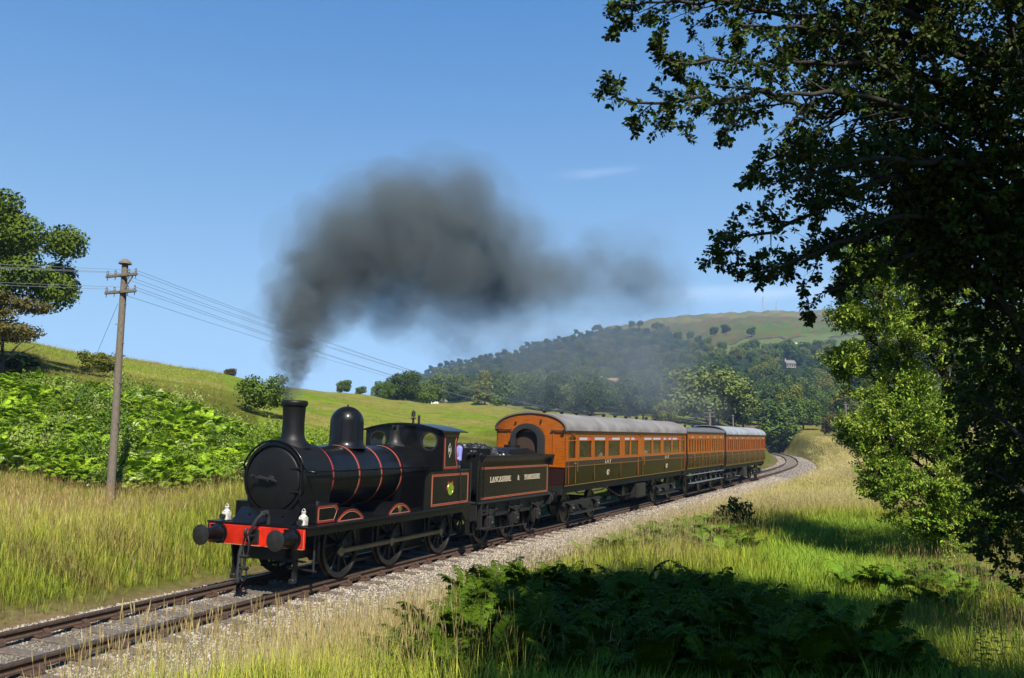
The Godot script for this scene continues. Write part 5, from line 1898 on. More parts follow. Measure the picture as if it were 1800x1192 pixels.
# bones: [a, b, radius at a, radius at b, colour]; one skin over all of them (surface nets)
func flesh(mb: MB, bones: Array, cell: float, blend: float) -> void:
	var lo := Vector3.ONE * 1e9
	var hi := -lo
	for b in bones:
		var r: float = max(b[2], b[3]) + cell * 2.0
		for q in [b[0], b[1]]:
			lo = lo.min(q - Vector3.ONE * r)
			hi = hi.max(q + Vector3.ONE * r)
	var nx := int((hi.x - lo.x) / cell) + 2
	var ny := int((hi.y - lo.y) / cell) + 2
	var nz := int((hi.z - lo.z) / cell) + 2
	var val := PackedFloat32Array()
	var who := PackedByteArray()
	val.resize(nx * ny * nz)
	val.fill(1.0)
	who.resize(nx * ny * nz)
	var best := PackedFloat32Array()
	best.resize(nx * ny * nz)
	best.fill(9.0)
	for bi in bones.size():
		var b: Array = bones[bi]
		var a: Vector3 = b[0]
		var ab: Vector3 = b[1] - b[0]
		var ll: float = max(ab.length_squared(), 1e-8)
		var reach: float = max(b[2], b[3]) + blend * 2.0 + cell * 2.0
		var i0 := ((b[0] as Vector3).min(b[1]) - Vector3.ONE * reach - lo) / cell
		var i1 := ((b[0] as Vector3).max(b[1]) + Vector3.ONE * reach - lo) / cell
		for x in range(max(0, int(i0.x)), min(nx, int(i1.x) + 1)):
			for y in range(max(0, int(i0.y)), min(ny, int(i1.y) + 1)):
				for z in range(max(0, int(i0.z)), min(nz, int(i1.z) + 1)):
					var p := lo + Vector3(x, y, z) * cell
					var t := clampf((p - a).dot(ab) / ll, 0.0, 1.0)
					var d := p.distance_to(a + ab * t) - lerpf(b[2], b[3], t)
					var k := (x * ny + y) * nz + z
					if d < best[k]:
						best[k] = d
						who[k] = bi
					var h := clampf(0.5 + 0.5 * (val[k] - d) / blend, 0.0, 1.0)
					val[k] = lerpf(val[k], d, h) - blend * h * (1.0 - h)
	var vid := {}
	for x in nx - 1:
		for y in ny - 1:
			for z in nz - 1:
				var inside := 0
				for q in 8:
					if val[((x + (q & 1)) * ny + y + ((q >> 1) & 1)) * nz + z + (q >> 2)] < 0.0:
						inside += 1
				if inside == 0 or inside == 8:
					continue
				var acc := Vector3.ZERO
				var n := 0
				for q in 8:
					for ax in 3:
						if (q >> ax) & 1:
							continue
						var w := q | (1 << ax)
						var va := val[((x + (q & 1)) * ny + y + ((q >> 1) & 1)) * nz + z + (q >> 2)]
						var vb := val[((x + (w & 1)) * ny + y + ((w >> 1) & 1)) * nz + z + (w >> 2)]
						if (va < 0.0) != (vb < 0.0):
							acc += Vector3(q & 1, (q >> 1) & 1, q >> 2).lerp(Vector3(w & 1, (w >> 1) & 1, w >> 2), va / (va - vb))
							n += 1
				var k := (x * ny + y) * nz + z
				var g := Vector3(val[k + ny * nz] - val[k], val[k + nz] - val[k], val[k + 1] - val[k])
				mb.col = bones[who[k]][4]
				vid[k] = mb.vert(lo + (Vector3(x, y, z) + acc / n) * cell, g if g.length() > 1e-6 else Vector3.UP)
	var st := [ny * nz, nz, 1]
	for x in range(1, nx - 1):
		for y in range(1, ny - 1):
			for z in range(1, nz - 1):
				var k := (x * ny + y) * nz + z
				for ax in 3:
					var va := val[k]
					var vb := val[k + st[ax]]
					if (va < 0.0) == (vb < 0.0):
						continue
					var s1: int = st[(ax + 1) % 3]
					var s2: int = st[(ax + 2) % 3]
					if not (vid.has(k) and vid.has(k - s1) and vid.has(k - s2) and vid.has(k - s1 - s2)):
						continue
					var q := [vid[k], vid[k - s1], vid[k - s1 - s2], vid[k - s2]]
					if va < 0.0:
						mb.tri(q[0], q[1], q[2])
						mb.tri(q[0], q[2], q[3])
					else:
						mb.tri(q[0], q[2], q[1])
						mb.tri(q[0], q[3], q[2])


func head_bones(c: Vector3, fwd: Vector3, hair: Color, hat := false) -> Array:
	var r := fwd.cross(Vector3.UP).normalized()
	var out := [[c + Vector3(0, 0.02, 0), c + Vector3(0, 0.03, 0) - fwd * 0.02, 0.088, 0.09, SKIN], [c - Vector3(0, 0.05, 0) + fwd * 0.02, c - Vector3(0, 0.085, 0) + fwd * 0.045, 0.062, 0.04, SKIN],
		[c + fwd * 0.085 + Vector3(0, 0.01, 0), c + fwd * 0.115 - Vector3(0, 0.025, 0), 0.012, 0.017, SKIN], [c + fwd * 0.085 - Vector3(0, 0.06, 0) + r * 0.02, c + fwd * 0.085 - Vector3(0, 0.06, 0) - r * 0.02, 0.012, 0.012, Color(0.32, 0.12, 0.09)],
		[c + Vector3(0, 0.05, 0) - fwd * 0.02, c + Vector3(0, 0.06, 0) - fwd * 0.04, 0.092, 0.088, hair]]
	for s: float in [-1.0, 1.0]:
		out.append([c + r * s * 0.088 + Vector3(0, 0.015, 0), c + r * s * 0.092 - Vector3(0, 0.02, 0) - fwd * 0.005, 0.02, 0.014, SKIN])
		out.append([c + r * s * 0.034 + fwd * 0.078 + Vector3(0, 0.012, 0), c + r * s * 0.036 + fwd * 0.079 + Vector3(0, 0.012, 0), 0.012, 0.012, Color(0.05, 0.04, 0.035)])
	if hat:
		out.append([c + Vector3(0, 0.08, 0), c + Vector3(0, 0.1, 0), 0.1, 0.095, hair])
		out.append([c + Vector3(0, 0.075, 0) + fwd * 0.06, c + Vector3(0, 0.07, 0) + fwd * 0.13, 0.05, 0.03, hair])
	return out


func hand_bones(w: Vector3, dir: Vector3, palm: Vector3) -> Array:
	var side := dir.cross(palm).normalized()
	var out := [[w, w + dir * 0.07, 0.026, 0.034, SKIN], [w + dir * 0.02 + side * 0.02, w + dir * 0.075 + side * 0.022, 0.018, 0.018, SKIN], [w + dir * 0.02 - side * 0.02, w + dir * 0.07 - side * 0.024, 0.018, 0.016, SKIN]]
	for k in 4:
		var a := w + dir * 0.085 + side * (0.03 - 0.02 * k)
		var l: float = [0.034, 0.04, 0.037, 0.028][k]
		out.append([a, a + dir * l + palm * 0.006, 0.009, 0.0085, SKIN])
		out.append([a + dir * l + palm * 0.006, a + dir * (l + 0.016) + palm * 0.03, 0.0085, 0.0075, SKIN])
	out.append([w + dir * 0.025 + side * 0.028, w + dir * 0.06 + side * 0.058 + palm * 0.012, 0.013, 0.01, SKIN])
	out.append([w + dir * 0.06 + side * 0.058 + palm * 0.012, w + dir * 0.09 + side * 0.06 + palm * 0.025, 0.01, 0.008, SKIN])
	return out


func person_mesh(seated: bool, top: Color, legs: Color, hair: Color, hat: bool) -> ArrayMesh:   # facing +x, feet at y = 0
	var mb := MB.new()
	mb.use_c = true
	var hip := 0.50 if seated else 0.92
	var F := Vector3(1, 0, 0)
	var S := Vector3(0, 0, 1)
	var U := Vector3.UP
	var ch := hip + 0.40
	var b := [[U * (hip + 0.04), U * (hip + 0.24), 0.145, 0.14, top], [U * (hip + 0.22) - S * 0.05, U * ch - S * 0.08, 0.125, 0.12, top], [U * (hip + 0.22) + S * 0.05, U * ch + S * 0.08, 0.125, 0.12, top], [U * (ch + 0.08) - S * 0.15, U * (ch + 0.08) + S * 0.15, 0.07, 0.07, top], [U * (ch + 0.1), U * (ch + 0.2) + F * 0.015, 0.058, 0.052, SKIN]]
	for s: float in [-1.0, 1.0]:
		var sh: Vector3 = U * (ch + 0.06) + S * s * 0.185
		var el: Vector3
		var wr: Vector3
		if seated:
			el = sh + Vector3(0.08, -0.27, s * 0.03)
			wr = el + Vector3(0.22, -0.04, -s * 0.08)
		else:
			el = sh + (Vector3(-0.02, -0.26, 0.14) if s > 0 else Vector3(0.05, -0.28, -0.03))
			wr = el + (Vector3(0.16, -0.16, 0.02) if s > 0 else Vector3(0.22, 0.06, 0.05))
		b.append([sh, el, 0.062, 0.047, top])
		b.append([el, wr, 0.046, 0.034, top])
		var h: Vector3 = U * hip + S * s * 0.09
		var kn: Vector3 = h + (Vector3(0.43, 0.03, s * 0.03) if seated else Vector3(0.03, -0.43, s * 0.02))
		var an: Vector3 = kn + (Vector3(0.02, -0.43, 0) if seated else Vector3(-0.03, -0.42, 0))
		b.append([h, kn, 0.088, 0.06, legs])
		b.append([kn, an, 0.06, 0.04, legs])
		b.append([an + Vector3(-0.03, -0.03, 0), an + Vector3(0.16, -0.045, 0), 0.042, 0.034, Color(0.02, 0.02, 0.02)])
		flesh(mb, hand_bones(wr, (wr - el).normalized(), -U), 0.006, 0.008)
	flesh(mb, b, 0.024, 0.035)
	flesh(mb, head_bones(U * (ch + 0.30) + F * 0.03, F, hair, hat), 0.009, 0.012)
	return mb.mesh()


func person(mesh_: Mesh, label: String, xf: Transform3D, group := "") -> void:
	var o := MeshInstance3D.new()
	o.name = nm(self, "person")
	o.mesh = mesh_
	o.material_override = M.body
	o.transform = xf
	tag(o, label, "person", group)
	add_child(o, true)


func people() -> void:
	var e: Transform3D = get_node("steam_locomotive").transform
	person(person_mesh(false, Color(0.17, 0.17, 0.42), Color(0.05, 0.05, 0.12), Color(0.02, 0.02, 0.025), true), "engine driver in blue overalls leaning at the open side of the cab", e * Transform3D(Basis(Vector3.UP, deg_to_rad(165.0)), Vector3(6.78, 1.27, 0.92)))
	var c: Transform3D = get_node("railway_carriage").transform
	var white := person_mesh(true, Color(0.75, 0.72, 0.68), Color(0.1, 0.1, 0.13), Color(0.45, 0.42, 0.38), false)
	var pale := person_mesh(true, Color(0.62, 0.55, 0.6), Color(0.12, 0.1, 0.08), Color(0.08, 0.05, 0.03), false)
	var red := person_mesh(true, Color(0.4, 0.06, 0.05), Color(0.05, 0.05, 0.1), Color(0.12, 0.07, 0.03), false)
	for q in [[1.55, 0.95, 0.0, white, "passenger in white at the leading edge of the first wide saloon window"], [4.45, 0.95, PI, white, "passenger in white by the saloon window above the carriage number nearest the engine"], [3.2, 0.8, PI, red, "passenger in red in the second wide saloon window"],
		[5.3, -0.7, 0.0, pale, "passenger in pale clothes across the aisle in the third wide saloon window"], [10.55, 0.95, 0.0, white, "passenger in white just behind the middle door of the saloon"], [13.35, 0.9, 0.0, pale, "passenger in pale clothes by the saloon window above the rearmost carriage number"]]:
		person(q[3], q[4], c * Transform3D(Basis(Vector3.UP, q[2]), Vector3(q[0], 1.42, q[1])), "passengers in the saloon carriage")
	var c2: Transform3D = get_node("railway_carriage_001").transform
	person(pale, "passenger in pale clothes at a window of the short carriage", c2 * Transform3D(Basis(Vector3.UP, 0.0), Vector3(6.4, 1.42, 0.95)), "passengers in the compartments")


# ---------------------------------------------------------------- foliage meshes
# leaf-sized faces through the volume of several lobes
func leaf_cloud(lobes: Array, n: int, leaf: float, seed_: int, shell := 0.55, droop := 0.0, mb: MB = null) -> MB:
	var r := RandomNumberGenerator.new()
	r.seed = seed_
	if mb == null:
		mb = MB.new()
		mb.use_c = true
	var total := 0.0
	for l in lobes:
		total += pow(l[1].x * l[1].y * l[1].z, 0.667)
	for l in lobes:
		var c: Vector3 = l[0]
		var rad: Vector3 = l[1]
		var m := int(n * pow(rad.x * rad.y * rad.z, 0.667) / total)
		for i in m:
			var d := Vector3(r.randfn(), r.randfn(), r.randfn()).normalized()
			var k: float = lerpf(shell, 1.0, pow(r.randf(), 0.6)) * r.randf_range(0.86, 1.08)
			var p := c + d * rad * k
			var nn := (d + Vector3(r.randfn(), r.randfn() + 0.35, r.randfn()) * 0.75).normalized()
			var x := nn.cross(Vector3(r.randfn(), r.randfn(), r.randfn())).normalized()
			var y := nn.cross(x)
			var s := leaf * r.randf_range(0.55, 1.25)
			var g := r.randf_range(0.72, 1.3)
			mb.col = Color(g * r.randf_range(0.92, 1.12), g, g * r.randf_range(0.8, 1.1))
			p.y -= droop * k
			mb.quad(p - x * s * 0.62, p - y * s * 0.36 + nn * s * 0.1, p + x * s * 0.6, p + y * s * 0.36 + nn * s * 0.08)
	return mb


func lobes_of(kind: int, seed_: int) -> Array:   # a crown of unit height on the ground
	var r := RandomNumberGenerator.new()
	r.seed = seed_
	var out := []
	match kind % 3:
		0:   # round
			out.append([Vector3(0, 0.52, 0), Vector3(0.36, 0.36, 0.36)])
			for i in 11:
				var a := TAU * i / 11.0 * 2.0 + r.randf()
				var h := r.randf_range(0.25, 0.82)
				var w := 0.30 * sqrt(max(0.1, 1.0 - pow((h - 0.5) / 0.5, 2.0)))
				out.append([Vector3(cos(a) * w, h, sin(a) * w), Vector3.ONE * r.randf_range(0.13, 0.2)])
		1:   # tall
			out.append([Vector3(0, 0.5, 0), Vector3(0.24, 0.42, 0.24)])
			for i in 12:
				var a := r.randf() * TAU
				var h := r.randf_range(0.15, 0.9)
				var w := 0.26 * (1.05 - h)
				out.append([Vector3(cos(a) * w, h, sin(a) * w), Vector3.ONE * r.randf_range(0.09, 0.16)])
		2:   # broad
			out.append([Vector3(0, 0.45, 0), Vector3(0.46, 0.34, 0.46)])
			for i in 14:
				var a := TAU * i / 14.0 * 3.0 + r.randf()
				var h := r.randf_range(0.22, 0.78)
				var w := r.randf_range(0.28, 0.44)
				out.append([Vector3(cos(a) * w, h, sin(a) * w), Vector3(0.19, 0.15, 0.19) * r.randf_range(0.75, 1.1)])
	return out


const ORD := ["first", "second", "third", "fourth", "fifth", "sixth", "seventh", "eighth", "ninth", "tenth", "eleventh", "twelfth", "thirteenth", "fourteenth", "fifteenth", "sixteenth", "seventeenth", "eighteenth", "nineteenth", "twentieth"]


func nth(i: int) -> String:
	if i < 20:
		return ORD[i]
	var tens: String = ["twenty", "thirty", "forty", "fifty", "sixty"][min((i + 1) / 10 - 2, 4)]
	return tens + "-" + ORD[i % 10] if (i + 1) % 10 != 0 else tens.trim_suffix("y") + "ieth"


func tree_at(called: String, label: String, cat: String, x: float, d: float, h: float, wide: float, crown: Mesh, material: Material, trunk: Mesh, group := "", turn := 0.0) -> Node3D:
	var o := thing(called, label, cat, Transform3D(Basis(Vector3.UP, turn), Vector3(x, ground(x, d) - 0.05, -d)), group)
	part(o, "crown", crown, material, Transform3D(Basis.from_scale(Vector3(wide, h, wide)), Vector3.ZERO))
	if trunk:
		part(o, "trunk", trunk, M.bark, Transform3D(Basis.from_scale(Vector3(h, h, h)), Vector3.ZERO))
	return o


func house(label: String, x: float, d: float, w: float, deep: float, h: float, turn: float, wall: Material, roof: Material, cols: int, rows: int, chimneys: int, called := "stone_house") -> void:
	var o := thing(called, label, "house", Transform3D(Basis(Vector3.UP, turn), Vector3(x, ground(x, d) - 0.6, -d)))
	var mb := MB.new()
	var g := h + deep * 0.36
	mb.prism(PackedVector2Array([Vector2(-deep / 2, 0), Vector2(deep / 2, 0), Vector2(deep / 2, h), Vector2(0, g), Vector2(-deep / 2, h)]), Vector3(-w / 2, 0, 0), Vector3(0, 0, -1), Vector3.UP, 0.0, w)
	part(o, "wall", mb, wall)
	mb = MB.new()
	for s: float in [-1.0, 1.0]:
		mb.prism(PackedVector2Array([Vector2(s * (deep / 2 + 0.35), h - 0.22), Vector2(0, g + 0.06), Vector2(0, g + 0.26), Vector2(s * (deep / 2 + 0.35), h - 0.02)]), Vector3(-w / 2 - 0.2, 0, 0), Vector3(0, 0, -1), Vector3.UP, 0.0, w + 0.4)
	var rf := part(o, "roof", mb, roof)
	for k in chimneys:
		mb = MB.new()
		mb.box(Vector3((-w / 2 + 0.5) if k == 0 else (w / 2 - 0.5), g + 0.4, 0), Vector3(0.8, 1.6, 0.7), 0.03)
		part(rf, "chimney", mb, wall)
	for j in rows:
		for i in cols:
			var p := Vector3(-w / 2 + w * (i + 0.5) / cols, h * (j + 0.55) / rows, deep / 2)
			mb = MB.new()
			var ww: float = min(1.2, w / cols * 0.5)
			var hh: float = h / rows * 0.5
			mb.box(p + Vector3(0, hh / 2 + 0.06, 0.02), Vector3(ww + 0.2, 0.14, 0.16))
			mb.box(p + Vector3(0, -hh / 2 - 0.06, 0.02), Vector3(ww + 0.3, 0.12, 0.2))
			var wn := part(o, "window", mb, wall)
			mb = MB.new()
			mb.box(p + Vector3(0, 0, 0.01), Vector3(ww, hh, 0.08))
			part(wn, "pane", mb, M.window_dark)


func stone_wall(label: String, pts: Array, h: float, thick: float, material: Material, called := "dry_stone_wall") -> void:
	var mb := MB.new()
	var r := RandomNumberGenerator.new()
	r.seed = pts.size() * 31 + int(h * 100.0)
	for i in pts.size() - 1:
		var a: Vector2 = pts[i]
		var b: Vector2 = pts[i + 1]
		var n := int(max(2.0, a.distance_to(b) / 2.5))
		for k in n:
			var p := a.lerp(b, float(k) / n)
			var q := a.lerp(b, float(k + 1) / n)
			var hh := h * r.randf_range(0.88, 1.08)
			mb.bar(Vector3(p.x, ground(p.x, p.y) + hh / 2 - 0.3, -p.y), Vector3(q.x, ground(q.x, q.y) + hh / 2 - 0.3, -q.y), thick * r.randf_range(0.9, 1.1), hh + 0.6)
	tag(part(self, called, mb, material), label, "wall")


func pylon(label: String, x: float, d: float, h: float) -> void:
	var o := thing("electricity_pylon", label, "pylon", Transform3D(Basis(Vector3.UP, 0.5), Vector3(x, ground(x, d) - 0.5, -d)))
	var mb := MB.new()
	var wid := func(y: float) -> float: return lerpf(h * 0.11, h * 0.022, clampf(y / (h * 0.62), 0.0, 1.0))
	for sx: float in [-1.0, 1.0]:
		for sz: float in [-1.0, 1.0]:
			var y := 0.0
			for k in 9:
				var y2 := h * (k + 1) / 9.0
				var a: float = wid.call(y)
				var b: float = wid.call(y2)
				mb.bar(Vector3(sx * a, y, sz * a), Vector3(sx * b, y2, sz * b), 0.3, 0.3)
				mb.bar(Vector3(sx * a, y, sz * a), Vector3(-sx * b, y2, sz * b), 0.16, 0.16)
				mb.bar(Vector3(sx * a, y, sz * a), Vector3(sx * b, y2, -sz * b), 0.16, 0.16)
				y = y2
	part(o, "lattice_tower", mb, M.pylon_steel)
	for q in [[0.66, 0.17], [0.8, 0.2], [0.93, 0.15]]:
		mb = MB.new()
		for s: float in [-1.0, 1.0]:
			mb.bar(Vector3(0, h * q[0], 0), Vector3(s * h * q[1], h * (q[0] + 0.015), 0), 0.3, 0.3)
			mb.bar(Vector3(0, h * (q[0] + 0.05), 0), Vector3(s * h * q[1], h * (q[0] + 0.015), 0), 0.2, 0.2)
			mb.bar(Vector3(s * h * q[1], h * (q[0] + 0.015), 0), Vector3(s * h * q[1], h * (q[0] - 0.05), 0), 0.25, 0.25)
		part(o, "cross_arm", mb, M.pylon_steel)


func far_country() -> void:
	var crowns := []
	for k in 9:
		crowns.append(leaf_cloud(lobes_of(k, 500 + k), 4200, 0.046, 600 + k).mesh())
	var tk := MB.new()
	tk.tube([Vector3(0, -0.04, 0), Vector3(0.005, 0.2, 0), Vector3(-0.01, 0.5, 0.005)], 0.028, 7, 0.012)
	for q in [Vector3(0.2, 0.55, 0.05), Vector3(-0.18, 0.5, 0.1), Vector3(0.03, 0.6, -0.2)]:
		tk.tube([Vector3(0, 0.22, 0), q * 0.5 + Vector3(0, 0.12, 0), q], 0.014, 5, 0.005)
	var trunk := tk.mesh()
	var mats := ["crown_mid", "crown_dark", "crown_mid", "crown_pale", "crown_grey", "crown_dark", "crown_yellow"]
	var says := {"crown_mid": "mid green", "crown_dark": "dark green", "crown_pale": "pale green", "crown_grey": "grey green", "crown_yellow": "yellow green"}
	var shapes := ["round", "tall", "broad"]
	# the wood on the valley side, row above row; the nearest rows tree by tree
	var d := 222.0
	var row := 0
	var made := 0
	var rest := []
	var rest_tint := []
	while d < 1285.0:
		var u := -0.165
		var i := 0
		while u < 0.50:
			var size := rng.randf_range(6.5, 11.5) if d < 600.0 else rng.randf_range(6.0, 10.5)
			var dd := d * rng.randf_range(0.975, 1.03)
			var uu := u + rng.randf_range(-0.3, 0.3) * size / d
			u += size * rng.randf_range(0.62, 0.95) / d
			if not wooded(uu, dd):
				continue
			if uu > 0.385 and uu < 0.47 and dd > 395.0 and dd < 455.0:
				continue   # the road along the hillside
			if uu < -0.04 and dd < 290.0:
				continue
			if Vector2(uu, dd).distance_to(Vector2(0.326, 470.0)) < 9.0 or (absf(uu - 0.326) < 0.017 and dd > 385.0 and dd < 490.0):
				continue
			if absf(uu - 0.117) < 0.017 and dd > 360.0 and dd < 428.0:
				continue
			if d > 700.0 and patch.get_noise_2d(uu * 900.0, dd * 0.5) > (0.22 if uu < 0.08 else 0.22 - (uu - 0.08) * 3.0 * smoothstep(700.0, 1000.0, d)):
				continue
			var x := uu * dd
			var k := rng.randi_range(0, 8)
			var mk: String = mats[rng.randi_range(0, 6)]
			if made < 290:
				tree_at("woodland_tree", "%s %s tree, %s from the left in the %s woodland row above the train" % [says[mk], shapes[k % 3], nth(i), nth(row)], "tree", x, dd, size, size * rng.randf_range(0.85, 1.2), crowns[k], M[mk], trunk, "trees of the hillside wood", rng.randf() * TAU)
				made += 1
			else:
				rest.append(Transform3D(Basis(Vector3.UP, rng.randf() * TAU).scaled(Vector3(size * 1.05, size, size * 1.05)), Vector3(x, ground(x, dd) - 0.3, -dd)))
				var c: Color = (M[mk] as StandardMaterial3D).albedo_color.srgb_to_linear()
				rest_tint.append(c)
			i += 1
		d *= 1.075
		row += 1
	tag(many(self, "far_woodland", crowns[0], M.leaf, rest, rest_tint), "distant woodland that covers the upper slopes of the far hill", "woodland", "", "stuff")
	# single trees
	var big := leaf_cloud(lobes_of(2, 41), 9000, 0.04, 42).mesh()
	var round_ := leaf_cloud(lobes_of(0, 43), 7000, 0.042, 44).mesh()
	var cone := leaf_cloud(lobes_of(1, 45), 6000, 0.04, 46).mesh()
	tree_at("broad_tree", "broad pale green tree with a domed crown standing behind the last two carriages", "tree", 46.0, 196.0, 18.0, 21.0, big, M.crown_pale, trunk, "", 0.4)
	tree_at("pointed_tree", "dark green pointed tree right of the domed tree, beyond the end of the train", "tree", 62.0, 200.0, 13.0, 20.0, cone, M.crown_mid, trunk)
	tree_at("round_tree", "dark round tree low behind the smoke, just left of the domed tree", "tree", 30.0, 196.0, 10.5, 11.0, round_, M.crown_dark, trunk)
	tree_at("round_tree", "dark bushy tree between the domed tree and the pointed tree", "tree", 55.0, 204.0, 10.0, 11.0, round_, M.crown_dark, trunk, "", 2.0)
	tree_at("round_tree", "dark tree right of the pointed tree where the mound begins", "tree", 69.0, 203.0, 9.0, 10.5, round_, M.crown_mid, trunk, "", 3.0)
	tree_at("field_tree", "wide dark green tree beyond the crest of the field, left of the hill's foot", "tree", -22.0, 172.0, 7.6, 9.0, round_, M.crown_dark, trunk)
	tree_at("field_tree", "lower tree against the right side of the wide tree beyond the field's crest", "tree", -17.8, 178.0, 6.6, 7.8, big, M.crown_mid, trunk, "", 1.2)
	tree_at("field_tree", "small dark tree at the left edge of the clump beyond the field's crest", "tree", -25.0, 165.0, 4.4, 5.2, round_, M.crown_mid, trunk, "", 2.2)
	tree_at("field_bush", "round bush alone on the field's crest, just right of the dome", "bush", -28.0, 142.0, 2.6, 3.2, round_, M.crown_mid, null)
	tree_at("field_bush", "smaller bush on the field's crest, right of the round bush", "bush", -25.2, 142.0, 1.8, 2.2, round_, M.crown_mid, null, "", 1.0)
	tree_at("field_bush", "low bush on the skyline far behind the chimney's left", "bush", -31.5, 95.0, 1.1, 1.8, round_, M.crown_brown, null)
	tree_at("sunlit_bush", "bright yellow green bush showing above the saloon roof's far end", "bush", 29.5, 165.0, 5.6, 6.2, round_, M.crown_yellow, null)
	tree_at("brown_bush", "brownish round bush on top of the mound beyond the track's curve", "bush", 69.2, 184.0, 5.6, 6.4, round_, M.crown_brown, null)
	tree_at("mound_bush", "green bush right of the pale pole on the mound", "bush", 75.5, 186.0, 6.2, 7.4, big, M.crown_mid, null)
	tree_at("mound_bush", "dark bush at the right end of the mound beside the ash tree", "bush", 83.5, 180.0, 7.0, 8.0, big, M.crown_dark, null, "", 1.0)
	tree_at("mound_bush", "olive brown bush between the two green bushes on the mound", "bush", 79.5, 182.0, 5.0, 6.2, round_, M.crown_brown, null, "", 1.7)
	for q in [[0.239, 770.0, 9.0, "left"], [0.253, 775.0, 10.0, "middle"], [0.283, 715.0, 9.0, "right"]]:
		tree_at("pasture_tree", "dark lone tree in the high pasture, the %s one of three" % q[3], "tree", q[0] * q[1], q[1], q[2], q[2] * 1.1, crowns[0], M.crown_dark, trunk, "lone trees in the high pasture", q[1])
	# houses
	house("grey stone cottage with dark windows among the trees of the hillside", 156.0, 478.0, 5.6, 4.6, 2.6, 0.15, M.stone, M.slate, 4, 1, 1)
	house("large warm stone building half hidden in the smoke on the hillside", 49.0, 420.0, 10.5, 8.0, 4.2, -0.2, M.warm_stone, M.warm_stone, 5, 1, 1)
	house("small white gabled house at the foot of the far hill", -19.4, 226.0, 3.4, 2.6, 1.8, 1.0, M.whitewash, M.slate, 1, 1, 1, "white_house")
	house("distant brick coloured house on the left skyline beyond the field", -63.0, 300.0, 4.4, 3.5, 2.2, 0.3, M.warm_stone, M.slate, 2, 1, 1)
	stone_wall("dark field wall between the high green pasture and the pale field above the wood", [Vector2(149, 662), Vector2(180, 668), Vector2(215, 690), Vector2(255, 706), Vector2(300, 716)], 1.0, 1.0, M.bark)
	stone_wall("brown retaining wall of the road on the wooded hillside", [Vector2(163, 437), Vector2(180, 430), Vector2(200, 424), Vector2(230, 420)], 3.2, 1.0, M.path_dirt, "retaining_wall")
	pylon("taller left lattice pylon on the skyline above the moor", 397.0, 1330.0, 27.0)
	pylon("shorter right lattice pylon on the skyline above the moor", 424.0, 1350.0, 20.0)
	var pb := stone_mesh(410)
	for k in 9:
		var dd := 622.0 + rng.randf_range(-8.0, 8.0)
		var x := dd * lerpf(0.315, 0.37, k / 8.0)
		var o := part(self, "pale_boulder", pb, M.whitewash, Transform3D(Basis.from_scale(Vector3(1.8, 1.1, 1.2)), Vector3(x, ground(x, dd) + 0.2, -dd)))
		tag(o, "white boulder lying in the pale field above the wood, %s from the left" % nth(k), "boulder", "white boulders above the wood")
	# a trodden path up the mound
	var mb := MB.new()
	var path := [Vector2(51.5, 134), Vector2(55.5, 143), Vector2(59.0, 152), Vector2(62.0, 161), Vector2(66.0, 173)]
	for i in path.size() - 1:
		for k in 6:
			var a: Vector2 = path[i].lerp(path[i + 1], k / 6.0)
			var b: Vector2 = path[i].lerp(path[i + 1], (k + 1) / 6.0)
			var w := 0.5
			mb.quad(Vector3(a.x - w, ground(a.x - w, a.y) + 0.12, -a.y), Vector3(a.x + w, ground(a.x + w, a.y) + 0.12, -a.y), Vector3(b.x + w, ground(b.x + w, b.y) + 0.12, -b.y), Vector3(b.x - w, ground(b.x - w, b.y) + 0.12, -b.y))
	tag(part(self, "path", mb, M.path_dirt), "trodden brown path up the grassy mound beyond the curve", "path", "", "structure")


